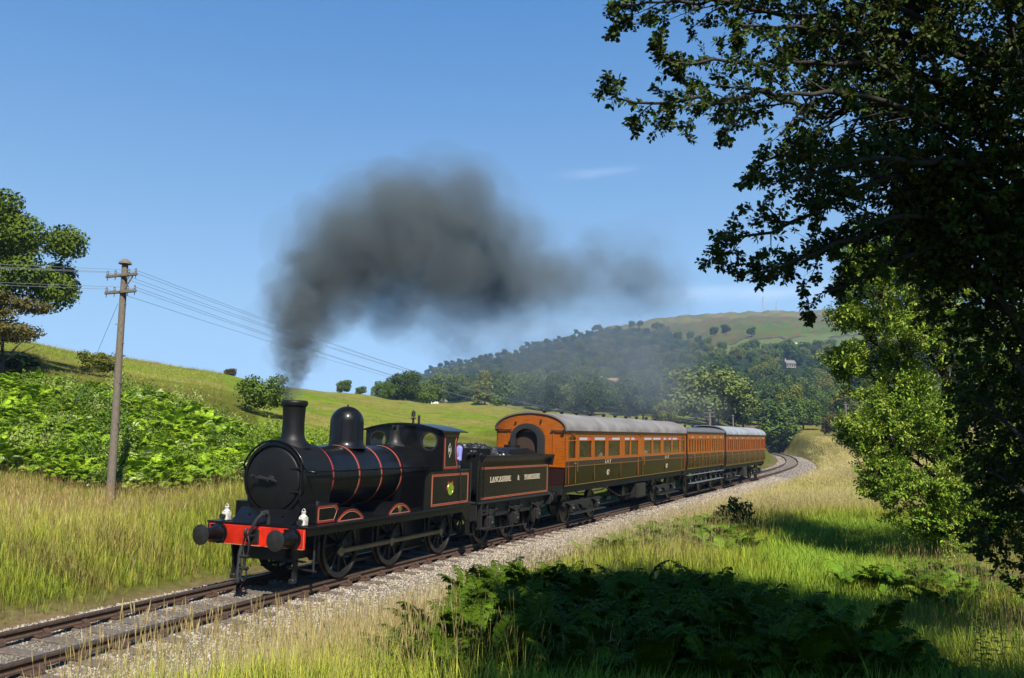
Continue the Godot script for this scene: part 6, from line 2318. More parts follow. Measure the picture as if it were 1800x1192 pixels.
# ---------------------------------------------------------------- telegraph line
func pole(called: String, label: String, x: float, d: float, h: float, arms: Array, r: float, turn: float, lean := 0.0) -> Array:
	var base := Vector3(x, ground(x, d) - 0.2, -d)
	var xf := Transform3D(Basis(Vector3.UP, turn) * Basis(Vector3(0, 0, 1), lean), base)
	var o := thing(called, label, "telegraph pole", xf)
	var mb := MB.new()
	mb.tube([Vector3(0, 0, 0), Vector3(0.01, h * 0.3, 0), Vector3(0, h * 0.6, 0.008), Vector3(0, h, 0)], r, 14, r * 0.72)
	for k in 7:
		mb.cyl(Vector3(0, h * (0.35 + 0.08 * k), 0), Vector3((0.2 if k % 2 == 0 else -0.2), h * (0.35 + 0.08 * k), 0.04), 0.012, -1, 5)
	part(o, "pole", mb, M.pole_wood)
	mb = MB.new()
	mb.lathe([Vector2(h - 0.02, r * 0.7), Vector2(h - 0.02, r * 1.5), Vector2(h + 0.03, r * 1.45), Vector2(h + 0.13, r * 0.5), Vector2(h + 0.15, 0.0)], Vector3.ZERO, Vector3.UP, 12)
	part(o, "finial", mb, M.pole_wood)
	var ends := []
	for a in arms:
		mb = MB.new()
		mb.box(Vector3(0, a[0], 0.11), Vector3(a[1], 0.085, 0.075), 0.01)
		mb.cyl(Vector3(0, a[0], 0.0), Vector3(0, a[0], 0.17), 0.02, -1, 6)
		if a[2]:
			mb.bar(Vector3(0.04, a[0] - 0.55, 0.1), Vector3(a[1] * 0.36, a[0] - 0.05, 0.1), 0.02, 0.04)
		var arm := part(o, "cross_arm", mb, M.pole_wood)
		for q: float in [-0.46, -0.2, 0.24, 0.46]:
			mb = MB.new()
			var p := Vector3(q * a[1], a[0], 0.11)
			mb.cyl(p + Vector3(0, -0.13, 0), p + Vector3(0, 0.1, 0), 0.012, -1, 6)
			mb.lathe([Vector2(0.06, 0.0), Vector2(0.06, 0.035), Vector2(0.1, 0.032), Vector2(0.11, 0.024), Vector2(0.13, 0.026), Vector2(0.17, 0.018), Vector2(0.18, 0.0)], p, Vector3.UP, 10)
			part(arm, "insulator", mb, M.insulator)
			ends.append(xf * (p + Vector3(0, 0.12, 0)))
	return ends


func hang(label: String, a: Vector3, b: Vector3, sag: float, r: float, group: String) -> void:
	var pts := []
	for k in 25:
		var t := k / 24.0
		pts.append(a.lerp(b, t) - Vector3(0, sag * 4.0 * t * (1.0 - t), 0))
	var mb := MB.new()
	mb.tube(pts, r, 4)
	tag(part(self, "telegraph_wire", mb, M.wire), label, "wire", group)


func telegraph() -> void:
	var ends := pole("telegraph_pole", "tall weathered telegraph pole with two cross arms on the grassy bank left of the engine", -11.6, 25.0, 7.3, [[6.92, 1.2, true], [6.42, 1.2, false]], 0.125, deg_to_rad(-22.0), -0.008)
	var far := pole("telegraph_pole", "brown telegraph pole behind the gap between the short carriage and the last carriage", 25.4, 110.0, 4.6, [[4.3, 1.4, false], [3.8, 1.4, false]], 0.2, deg_to_rad(-25.0))
	pole("telegraph_pole", "thin grey pole behind the roof of the last carriage", 38.7, 150.0, 5.2, [], 0.16, 0.0)
	pole("telegraph_pole", "pale pole with a short arm on the mound beyond the curve", 71.8, 184.0, 7.2, [[6.8, 1.5, false]], 0.22, 0.3)
	var spots := ["upper arm's left tip", "upper arm left of the pole", "upper arm right of the pole", "upper arm's right tip", "lower arm's left tip", "lower arm left of the pole", "lower arm right of the pole", "lower arm's right tip"]
	for k in 8:
		if k == 5:
			continue
		hang("wire from the tall pole towards the train, off the %s" % spots[k], ends[k], far[k], 2.3 + 0.12 * (k % 4), 0.0055, "wires to the right of the tall pole")
	for k in [0, 1, 3, 4, 6]:
		hang("telegraph wire from the tall pole leftwards, off the %s" % spots[k], ends[k], ends[k] + Vector3(-34.0, 2.0, 6.5), 0.5, 0.0055, "wires to the left of the tall pole")
	var mb := MB.new()
	var g := Vector3(-14.6, ground(-14.6, 27.0), -27.0)
	mb.tube([Vector3(-11.7, 6.9, -25.0), g], 0.007, 4)
	tag(part(self, "stay_wire", mb, M.wire), "slanting stay wire down the left of the tall telegraph pole", "wire")


# ---------------------------------------------------------------- grass, bracken, weeds
func tuft(seed_: int, blades: int, h: float, spread: float, w: float, lean: float, base: Color, tip: Color, heads: int, head: Color) -> ArrayMesh:
	var r := RandomNumberGenerator.new()
	r.seed = seed_
	var mb := MB.new()
	mb.use_c = true
	for i in blades:
		var a := r.randf() * TAU
		var p := Vector3(cos(a), 0, sin(a)) * spread * sqrt(r.randf())
		var dir := Vector3(cos(a + r.randfn() * 0.8), 0, sin(a + r.randfn() * 0.8))
		var hh := h * r.randf_range(0.5, 1.05)
		var bend := lean * r.randf_range(0.2, 1.3) * hh
		var side := dir.cross(Vector3.UP).rotated(Vector3.UP, r.randfn() * 0.5) * w * r.randf_range(0.6, 1.2)
		var mix := r.randf()
		var q := p - Vector3(0, 0.04, 0)
		var ws := 1.0
		var start := mb.v.size()
		for k in 4:
			var t := k / 3.0
			var c := p + Vector3(0, hh * (t - 0.18 * t * t * lean) - (0.04 if k == 0 else 0.0), 0) + dir * bend * t * t
			ws = [0.8, 1.0, 0.7, 0.08][k]
			mb.col = base.lerp(tip, clampf(t * 0.75 + mix * 0.45 - 0.1, 0.0, 1.0))
			var nn := (Vector3(0, bend + 0.25, 0) + dir * -hh * 0.4).normalized()
			mb.vert(c - side * ws, nn)
			mb.vert(c + side * ws, nn)
		for k in 3:
			var s := start + k * 2
			mb.tri(s, s + 1, s + 3)
			mb.tri(s, s + 3, s + 2)
	for i in heads:   # seed heads on thin stalks
		var a := r.randf() * TAU
		var p := Vector3(cos(a), 0, sin(a)) * spread * r.randf()
		var top := p + Vector3(r.randfn() * 0.12 * h, h * r.randf_range(1.0, 1.45), r.randfn() * 0.12 * h)
		var sd := Vector3(cos(a + 1.0), 0, sin(a + 1.0))
		mb.col = head.lerp(tip, 0.3)
		mb.quad(p - sd * w * 0.25, p + sd * w * 0.25, top + sd * w * 0.2, top - sd * w * 0.2)
		mb.col = head * r.randf_range(0.85, 1.15)
		var hd := (top - p).normalized() * h * 0.16
		for g in [sd, sd.cross(Vector3.UP)]:
			mb.quad(top - hd * 0.3, top + hd * 0.3 + g * w * 1.0, top + hd, top + hd * 0.3 - g * w * 1.0)
	return mb.mesh()


func frond(mb: MB, root: Vector3, dir: Vector3, l: float, pairs: int, r: RandomNumberGenerator, c0: Color, fine: bool) -> void:
	var side := dir.cross(Vector3.UP).normalized()
	var pt := func(t: float) -> Vector3: return root + dir * l * (0.25 * t + 0.62 * t * t) + Vector3.UP * l * (0.95 * t - 0.62 * t * t * t)
	mb.col = c0 * Color(0.9, 0.8, 0.6)
	for k in 4:
		var a: Vector3 = pt.call(k / 4.0)
		var b: Vector3 = pt.call((k + 1) / 4.0)
		mb.quad(a - side * 0.005, a + side * 0.005, b + side * 0.004, b - side * 0.004)
	for i in pairs:
		var t := 0.3 + 0.7 * i / pairs
		var p: Vector3 = pt.call(t)
		var fw: Vector3 = (pt.call(min(t + 0.05, 1.0)) - p).normalized()
		var up := side.cross(fw).normalized()
		if up.y < 0.0:
			up = -up
		var pl := l * 0.36 * (1.05 - t) * (0.6 + 0.8 * smoothstep(0.28, 0.45, t)) + 0.015
		for s: float in [-1.0, 1.0]:
			var o: Vector3 = (side * s + fw * 0.35 - up * r.randf_range(0.0, 0.3)).normalized()
			var w := (l * 0.05 * (1.15 - t) + 0.006) if fine else (l * 0.08 * (1.15 - t) + 0.011)
			mb.col = c0 * r.randf_range(0.8, 1.2)
			var m := p + o * pl * 0.5
			var e := p + o * pl - up * pl * 0.12
			mb.quad(p - fw * w * 0.5, m - fw * w + up * 0.004, e, m + fw * w + up * 0.004)
			if fine and pl > 0.07:   # leaflets of the second order
				for k in 5:
					var q := p + o * pl * (0.12 + 0.17 * k)
					var ww := w * (2.3 - 0.32 * k) * r.randf_range(0.8, 1.15)
					for s2: float in [-1.0, 1.0]:
						mb.face(q - o * w * 0.5, q + o * w * 0.7, q + fw * s2 * ww + o * ww * 0.5 - up * ww * 0.15, up)


func fern(seed_: int, fronds: int, l: float, c: Color, fine := false) -> ArrayMesh:
	var r := RandomNumberGenerator.new()
	r.seed = seed_
	var mb := MB.new()
	mb.use_c = true
	for i in fronds:
		var a := TAU * i / fronds + r.randf_range(-0.5, 0.5)
		frond(mb, Vector3(cos(a), 0, sin(a)) * 0.06, Vector3(cos(a), r.randf_range(-0.1, 0.5), sin(a)), l * r.randf_range(0.7, 1.15), 13 if fine else 9, r, c * r.randf_range(0.7, 1.25), fine)
	return mb.mesh()


func bracken_top(u: float) -> float:
	return table([-0.66, -0.6, -0.467, -0.38, -0.31, -0.26, -0.215], [38.5, 38.5, 39.5, 38.5, 36.5, 34.0, 30.5], u)


func place(x: float, d: float, yaw: float, s: float, sy := 1.0, sink := 0.0) -> Transform3D:
	return Transform3D(Basis(Vector3.UP, yaw).scaled(Vector3(s, s * sy, s)), Vector3(x, ground(x, d) - sink, -d))


func near_plants() -> void:
	var r := RandomNumberGenerator.new()
	r.seed = 99
	var olive := Color(0.165, 0.205, 0.016)
	var straw := Color(0.33, 0.285, 0.11)
	var green := Color(0.14, 0.20, 0.014)
	var bright := Color(0.235, 0.31, 0.038)
	var kinds := [
		tuft(1, 16, 0.5, 0.1, 0.0045, 0.5, green, bright, 0, straw),
		tuft(2, 18, 0.42, 0.12, 0.005, 0.7, Color(0.12, 0.19, 0.012), Color(0.185, 0.27, 0.032), 0, straw),
		tuft(3, 15, 0.6, 0.11, 0.004, 0.4, olive, Color(0.35, 0.375, 0.045), 2, Color(0.27, 0.21, 0.09)),
		tuft(4, 14, 0.6, 0.12, 0.004, 0.45, Color(0.19, 0.20, 0.03), Color(0.37, 0.35, 0.085), 4, Color(0.42, 0.34, 0.16)),
		tuft(5, 12, 0.62, 0.12, 0.0038, 0.4, Color(0.26, 0.23, 0.05), Color(0.44, 0.37, 0.13), 5, Color(0.52, 0.44, 0.24)),
		tuft(6, 10, 0.66, 0.1, 0.0038, 0.35, Color(0.16, 0.14, 0.04), Color(0.26, 0.20, 0.07), 4, Color(0.24, 0.165, 0.07)),
	]
	var where := [[], [], [], [], [], []]
	var tints := [[], [], [], [], [], []]
	var d := 3.2
	while d < 165.0:
		var step := 0.045 + 0.0056 * d
		if d > 40.0:
			step *= 1.15
		var x := -0.82 * d - 1.5
		while x < 0.74 * d + 1.0:
			x += step * r.randf_range(0.6, 1.4)
			var dd := d + r.randf_range(-0.7, 0.7) * step
			var lat := lateral(x, dd)
			var u := x / dd
			var n1 := patch.get_noise_2d(x * 2.2, dd * 2.2)
			var n2 := patch.get_noise_2d(x * 9.0 + 70.0, dd * 9.0)
			var k := 0
			var s := r.randf_range(0.75, 1.25)
			var wide: float = maxf(1.0, dd / 19.0)
			if lat < 0.0:
				if lat > -2.05 - n2 * 1.0 or (lat > -2.6 and r.randf() < 0.55):
					continue
				var bt := bracken_top(u)
				if dd > 27.0 and dd < bt and u < -0.2:
					if r.randf() < 0.8:
						continue
				var past: bool = dd > (bt if u < -0.215 else 31.0) or lat < -9.0 and u > -0.22
				if past and u > -0.34:   # grazed field: short
					if dd > 60.0 and r.randf() < 0.5:
						continue
					if r.randf() < 0.55:
						continue
					k = 1 if r.randf() < 0.8 else 2
					s *= 0.2
					wide *= 1.6
				elif past:
					if r.randf() < 0.35:
						continue
					k = 3 if r.randf() < 0.6 else 2
					s *= 0.33
					wide *= 1.2
				else:
					var q := r.randf() + n1 * 0.7
					q += smoothstep(4.5, 8.0, -lat) * 0.22 - 0.1
					k = 0 if q < 0.2 else (2 if q < 0.82 else (3 if q < 1.04 else 5))
					if patch.get_noise_2d(x * 1.1 + 500.0, dd * 6.0) > 0.16 and r.randf() < 0.6:
						k = 5
					s *= (1.0 * smoothstep(1.7, 3.4, -lat) + 0.25) * (0.72 - 0.22 * smoothstep(21.0, 26.0, dd))
			else:
				var edge := (2.6 if dd < 24.0 else 2.25) + n2 * 0.9
				if lat < edge or (lat < edge + 1.4 and r.randf() < 0.8):
					continue
				if dd > 110.0 and lat > 30.0 and r.randf() < 0.4:
					continue
				var lush: float = clampf(0.85 - absf(lat - 10.5) * 0.13, -0.2, 0.85) if dd < 34.0 else -0.3
				lush += n1 * 1.2
				if dd > 60.0:
					lush -= 0.5
				var q := r.randf() * 0.8 + lush
				k = 4 if q < 0.14 else (3 if q < 0.45 else (2 if q < 0.85 else (0 if q < 1.3 else 1)))
				if lat < edge + 1.8 and r.randf() < 0.35:
					k = 4 if r.randf() < 0.5 else 3
				s *= smoothstep(edge, edge + 2.6, lat) * 0.9 + 0.14
				s *= 0.78
				if x > -0.7 and x < 3.4 and dd > 7.0 and dd < 13.2:
					if r.randf() < (0.55 if dd > 9.0 else 0.1):
						continue
					s *= 0.75
			var b := Basis(Vector3.UP, r.randf() * TAU).scaled(Vector3(s * wide, s, s * wide))
			b = Basis(Vector3(r.randfn(), 0, r.randfn()).normalized(), r.randf() * 0.22) * b
			where[k].append(Transform3D(b, Vector3(x, ground(x, dd) - 0.02, -dd)))
			var g := r.randf_range(0.8, 1.2) * (1.0 + n1 * 0.5)
			tints[k].append(Color(g * r.randf_range(0.94, 1.1), g, g * r.randf_range(0.85, 1.1)))
		d += step
	var says := ["bright_grass", "lush_grass", "olive_grass", "dry_grass", "straw_grass", "brown_grass"]
	var lab := ["bright green grass growing in the cutting", "short lush green grass of the bank and the field", "tall olive green grass of the banks", "tall half dry grass of the banks", "pale straw coloured grass beside the ballast and on the slopes", "tall brown seeding grass on the bank left of the track"]
	for k in 6:
		tag(many(self, says[k], kinds[k], M.grass, where[k], tints[k]), lab[k], "grass", "", "stuff")
	# bracken: the bank on the left, the shaded stand in the foreground, a few patches beyond
	var ferns := [fern(11, 7, 0.52, Color(0.25, 0.38, 0.02), true), fern(12, 8, 0.47, Color(0.30, 0.42, 0.03), true), fern(13, 6, 0.58, Color(0.18, 0.30, 0.018), true), fern(14, 7, 0.5, Color(0.38, 0.46, 0.17), true)]
	var fw := [[], [], [], []]
	for i in 22000:
		var u := r.randf_range(-0.7, -0.205)
		var dd := r.randf_range(25.0, 39.5)
		var x := u * dd
		if dd > bracken_top(u) + patch.get_noise_2d(x * 3.0, 5.0) * 1.6 or dd < 26.6 + patch.get_noise_2d(x * 3.0, 50.0) * 1.8 + (2.6 if u > -0.26 else 0.0):
			continue
		var k: int = 3 if patch.get_noise_2d(x * 5.0, dd * 5.0) > 0.2 and r.randf() < 0.5 else i % 3
		var hump := 1.0 + 0.75 * patch.get_noise_2d(x * 9.0, dd * 9.0)
		var xf := place(x, dd, r.randf() * TAU, r.randf_range(0.7, 1.25) * hump, r.randf_range(0.9, 1.7))
		xf.basis = Basis(Vector3(r.randfn(), 0, r.randfn()).normalized(), r.randf() * 0.5) * xf.basis
		fw[k].append(xf)
	tag(bank_ferns("bracken_bank", ferns, fw), "dense bright green bracken covering the bank left of the engine", "bracken", "", "stuff")
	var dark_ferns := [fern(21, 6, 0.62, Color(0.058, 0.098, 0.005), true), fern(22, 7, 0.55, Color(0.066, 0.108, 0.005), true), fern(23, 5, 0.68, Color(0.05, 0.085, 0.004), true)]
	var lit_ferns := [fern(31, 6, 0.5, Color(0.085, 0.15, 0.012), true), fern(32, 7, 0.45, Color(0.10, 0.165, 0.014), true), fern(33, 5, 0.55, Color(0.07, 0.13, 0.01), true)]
	fw = [[], [], []]
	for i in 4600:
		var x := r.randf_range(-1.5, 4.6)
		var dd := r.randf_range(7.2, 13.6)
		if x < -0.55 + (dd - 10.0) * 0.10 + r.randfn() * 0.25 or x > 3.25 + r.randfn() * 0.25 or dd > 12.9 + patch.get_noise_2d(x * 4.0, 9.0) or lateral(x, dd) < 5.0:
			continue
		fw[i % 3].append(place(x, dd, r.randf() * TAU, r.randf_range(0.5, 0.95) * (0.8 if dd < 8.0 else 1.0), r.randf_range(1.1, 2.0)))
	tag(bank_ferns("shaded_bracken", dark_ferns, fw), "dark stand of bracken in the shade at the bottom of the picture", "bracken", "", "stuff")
	fw = [[], [], []]
	for q in [[4.4, 24.0, 0.9, 26], [3.4, 22.0, 0.6, 10], [9.5, 13.0, 0.9, 16], [7.6, 15.5, 0.7, 12], [8.6, 11.5, 0.6, 12], [5.5, 27.0, 0.7, 10]]:
		for i in q[3] * 4:
			var x: float = q[0] + r.randfn() * q[2]
			var dd: float = q[1] + r.randfn() * q[2]
			fw[i % 3].append(place(x, dd, r.randf() * TAU, r.randf_range(0.7, 1.2), 1.3))
	tag(bank_ferns("bracken_patches", lit_ferns, fw), "scattered sunlit bracken plants in the grass right of the track", "bracken", "", "stuff")
	# brambles and young saplings among the bracken of the bank
	var bramble := leaf_cloud([[Vector3(0, 0.35, 0), Vector3(0.5, 0.4, 0.5)], [Vector3(0.35, 0.45, 0.1), Vector3(0.3, 0.3, 0.3)], [Vector3(-0.3, 0.5, -0.1), Vector3(0.3, 0.34, 0.3)]], 700, 0.055, 72, 0.3).mesh()
	var bw := []
	var bt := []
	for i in 130:
		var u := r.randf_range(-0.68, -0.22)
		var dd := r.randf_range(26.5, 38.5)
		if dd > bracken_top(u):
			continue
		bw.append(place(u * dd, dd, r.randf() * TAU, r.randf_range(0.7, 1.5), r.randf_range(0.9, 1.4)))
		bt.append([Color(0.07, 0.12, 0.014), Color(0.13, 0.19, 0.022), Color(0.20, 0.24, 0.06), Color(0.09, 0.14, 0.014)][i % 4])
	tag(many(self, "brambles", bramble, M.leaf, bw, bt), "brambles and young leafy plants among the bracken of the left bank", "brambles", "", "stuff")
	# the dark young bush in the grass, shrubs on the left bank
	var bush := leaf_cloud([[Vector3(0, 0.5, 0), Vector3(0.42, 0.42, 0.42)], [Vector3(0.3, 0.62, 0.1), Vector3(0.26, 0.3, 0.26)], [Vector3(-0.3, 0.5, 0.1), Vector3(0.28, 0.3, 0.28)], [Vector3(0.05, 0.8, 0), Vector3(0.24, 0.24, 0.24)]], 900, 0.085, 71, 0.3).mesh()
	tree_at("young_bush", "small dark leaved bush alone in the grass right of the track", "bush", 7.0, 27.5, 1.15, 1.2, bush, M.crown_dark, null)
	var shrub := leaf_cloud(lobes_of(2, 81), 3500, 0.05, 82, 0.25).mesh()
	tree_at("bank_shrub", "round hawthorn shrub on the bank behind the chimney", "shrub", -12.9, 44.0, 2.5, 2.9, shrub, M.crown_mid, null)
	tree_at("bank_shrub", "thin brownish shrub at the top of the bracken left of the tall pole", "shrub", -22.8, 47.0, 1.7, 2.4, shrub, M.crown_yellow, null, "", 1.0)
	# upright weeds in the near right corner
	var wd := MB.new()
	wd.use_c = true
	var wr := RandomNumberGenerator.new()
	wr.seed = 5
	wd.col = Color(0.05, 0.05, 0.015)
	wd.tube([Vector3(0, 0, 0), Vector3(0.02, 0.35, 0), Vector3(0.0, 0.8, 0.01)], 0.008, 5, 0.004)
	for i in 26:
		var t := 0.15 + 0.85 * i / 26.0
		var a := i * 2.4
		var l := 0.17 * (1.15 - t) + 0.05
		var o := Vector3(cos(a), 0.25, sin(a)).normalized()
		var sd := o.cross(Vector3.UP).normalized() * l * 0.28
		var p := Vector3(0, 0.8 * t, 0)
		var g := wr.randf_range(0.8, 1.2)
		wd.col = Color(0.045 * g, 0.085 * g, 0.015)
		wd.quad(p, p + o * l * 0.5 - sd, p + o * l - Vector3(0, l * 0.25, 0), p + o * l * 0.5 + sd)
	var weed := wd.mesh()
	var where_words := ["left of the right-hand thistle clump", "by the right edge", "nearest the dark bracken", "behind the others", "leaning right beside the tallest", "tallest of the group", "lowest at the bottom edge"]
	for q in [[4.75, 8.6, 0.95], [6.1, 9.6, 0.9], [4.3, 8.1, 0.75], [5.6, 10.6, 0.7], [5.1, 8.9, 0.8], [5.0, 8.3, 1.1], [4.6, 7.6, 0.6]]:
		var i := int(used.get(str(get_instance_id()) + "/leafy_weed", 0))
		tag(part(self, "leafy_weed", weed, M.leaf, place(q[0], q[1], r.randf() * TAU, q[2])), "upright leafy weed in the lower right grass, " + where_words[i], "weed", "upright weeds in the lower right")


func bank_ferns(called: String, meshes: Array, fw: Array) -> Node3D:
	var o := Node3D.new()
	o.name = nm(self, called)
	add_child(o, true)
	for k in meshes.size():
		if fw[k].size():
			many(o, "fronds", meshes[k], M.bracken, fw[k])
	return o


# ---------------------------------------------------------------- near trees
func leaf_shape(mb: MB, at: Vector3, dir: Vector3, nn: Vector3, l: float, lobed: bool) -> void:
	var side := dir.cross(nn).normalized()
	nn = side.cross(dir).normalized()
	var out: Array = [[0.06, 0.03], [0.22, 0.26], [0.36, 0.36], [0.42, 0.16], [0.58, 0.38], [0.72, 0.33], [0.74, 0.15], [0.9, 0.17], [1.0, 0.0]] if lobed else [[0.1, 0.05], [0.35, 0.17], [0.65, 0.16], [0.88, 0.07], [1.0, 0.0]]
	for s: float in [-1.0, 1.0]:
		var m := (nn + side * s * 0.3).normalized()
		var c := mb.vert(at, m)
		var first := mb.v.size()
		for q in out:
			mb.vert(at + dir * l * q[0] + side * s * l * q[1] + nn * l * (0.22 * q[1] - 0.1 * q[0] * q[0]), m)
		for k in out.size() - 1:
			if s < 0.0:
				mb.tri(c, first + k + 1, first + k)
			else:
				mb.tri(c, first + k, first + k + 1)


func spray(seed_: int, leaves: int, l: float, reach: float, lobed: bool, c: Color) -> ArrayMesh:   # a short twig along +x with its leaves
	var r := RandomNumberGenerator.new()
	r.seed = seed_
	var mb := MB.new()
	mb.use_c = true
	mb.col = Color(0.05, 0.04, 0.025)
	mb.tube([Vector3.ZERO, Vector3(reach * 0.5, 0.01, 0.0), Vector3(reach, -0.005, 0.004)], 0.003, 3, 0.0015)
	for i in leaves:
		var t := (i + 0.6) / leaves
		var a := i * 2.4 + r.randf()
		var dir := (Vector3(0.55, 0.0, 0.0) + Vector3(0, cos(a), sin(a)) * 0.9 + Vector3(r.randfn(), r.randfn(), r.randfn()) * 0.2).normalized()
		var nn := (Vector3.UP + Vector3(r.randfn(), r.randfn(), r.randfn()) * 0.5).normalized()
		var g := r.randf_range(0.75, 1.3)
		mb.col = Color(c.r * g * r.randf_range(0.9, 1.25), c.g * g, c.b * g)
		leaf_shape(mb, Vector3(reach * t, 0, 0) + dir * 0.008, dir, nn, l * r.randf_range(0.7, 1.2), lobed)
	return mb.mesh()


func bough(wood: MB, twigs: Array, a: Vector3, b: Vector3, r0: float, rise: float, gap: float, level: int, r: RandomNumberGenerator) -> void:
	var l := a.distance_to(b)
	var n: int = max(4, int(l / 0.22))
	var pts := []
	var wob := Vector3.ZERO
	for k in n + 1:
		var t := float(k) / n
		wob += Vector3(r.randfn(), r.randfn(), r.randfn()) * l * 0.012
		pts.append(a.lerp(b, t) + Vector3(0, rise * l * 4.0 * t * (1.0 - t), 0) + wob * (1.0 - t * 0.3))
	wood.tube(pts, r0, 5 if level > 0 else 8, r0 * 0.25)
	var along_ := (b - a).normalized()
	for k in range(1, n + 1):
		var t := float(k) / n
		var p: Vector3 = pts[k]
		var d: Vector3 = (pts[k] - pts[k - 1]).normalized()
		if level < 2 and (t > 0.22 or level == 1):
			var many_ := 1 + (1 if level == 0 and k % 2 == 0 else 0)
			for j in many_:
				if r.randf() < (0.8 if level == 0 else 0.7):
					var sd := d.cross(Vector3(r.randfn(), r.randfn() + 0.6, r.randfn())).normalized()
					var o := (d * r.randf_range(0.5, 1.0) + sd * r.randf_range(0.5, 1.1) - Vector3(0, 0.08, 0)).normalized()
					var ll := (l * 0.25 * (1.15 - t) + 0.14) * r.randf_range(0.6, 1.25) if level == 0 else l * r.randf_range(0.3, 0.55) * (1.15 - t) + 0.06
					bough(wood, twigs, p, p + o * ll, max(r0 * (1.0 - t * 0.7) * 0.45, 0.0025), r.randf_range(-0.08, 0.1), gap, level + 1, r)
		if t > 0.45 or level > 0:
			var q: Vector3 = pts[k - 1]
			var seg := p.distance_to(q)
			var m: int = max(1, int(seg / gap))
			for j in m:
				if r.randf() < 0.2:
					continue
				var z := (d.cross(Vector3.UP) if absf(d.y) < 0.95 else Vector3.RIGHT).normalized()
				var o := (d + Vector3(r.randfn(), r.randfn() * 0.7, r.randfn()) * 0.65).normalized()
				z = o.cross(Vector3.UP).normalized() if absf(o.y) < 0.97 else z
				var basis_ := Basis(o, z.cross(o), z)
				twigs.append(Transform3D(basis_.scaled(Vector3.ONE * r.randf_range(0.75, 1.2)), q.lerp(p, (j + 0.5) / m)))


func near_tree(called: String, label: String, base: Vector3, trunk: Array, limbs: Array, meshes: Array, gap: float, seed_: int, extra: Array, bark: Material) -> void:
	var r := RandomNumberGenerator.new()
	r.seed = seed_
	var o := thing(called, label, "tree", Transform3D(Basis.IDENTITY, base))
	var wood := MB.new()
	wood.tube(trunk, 0.17, 12, 0.08)
	part(o, "trunk", wood, bark)
	wood = MB.new()
	var twigs := []
	for l in limbs:
		bough(wood, twigs, l[0], l[1], l[2], l[3], gap, 0, r)
	part(o, "branches", wood, bark)
	twigs.append_array(extra)
	var sets := [[], [], []]
	for i in twigs.size():
		sets[i % 3].append(twigs[i])
	for k in 3:
		tag(many(o, "foliage", meshes[k], M.leaf, sets[k]), "", "", "", "stuff")


func outward_sprays(lobes: Array, n: int, size: float, r: RandomNumberGenerator) -> Array:
	var out := []
	for i in n:
		var l: Array = lobes[r.randi_range(0, lobes.size() - 1)]
		var d := Vector3(r.randfn(), r.randfn(), r.randfn()).normalized()
		var p: Vector3 = l[0] + d * l[1] * lerpf(0.55, 1.05, sqrt(r.randf()))
		var o := (d + Vector3(r.randfn(), r.randfn() - 0.25, r.randfn()) * 0.5).normalized()
		var z := o.cross(Vector3.UP).normalized() if absf(o.y) < 0.97 else Vector3.RIGHT
		out.append(Transform3D(Basis(o, z.cross(o), z).scaled(Vector3.ONE * size * r.randf_range(0.7, 1.3)), p))
	return out


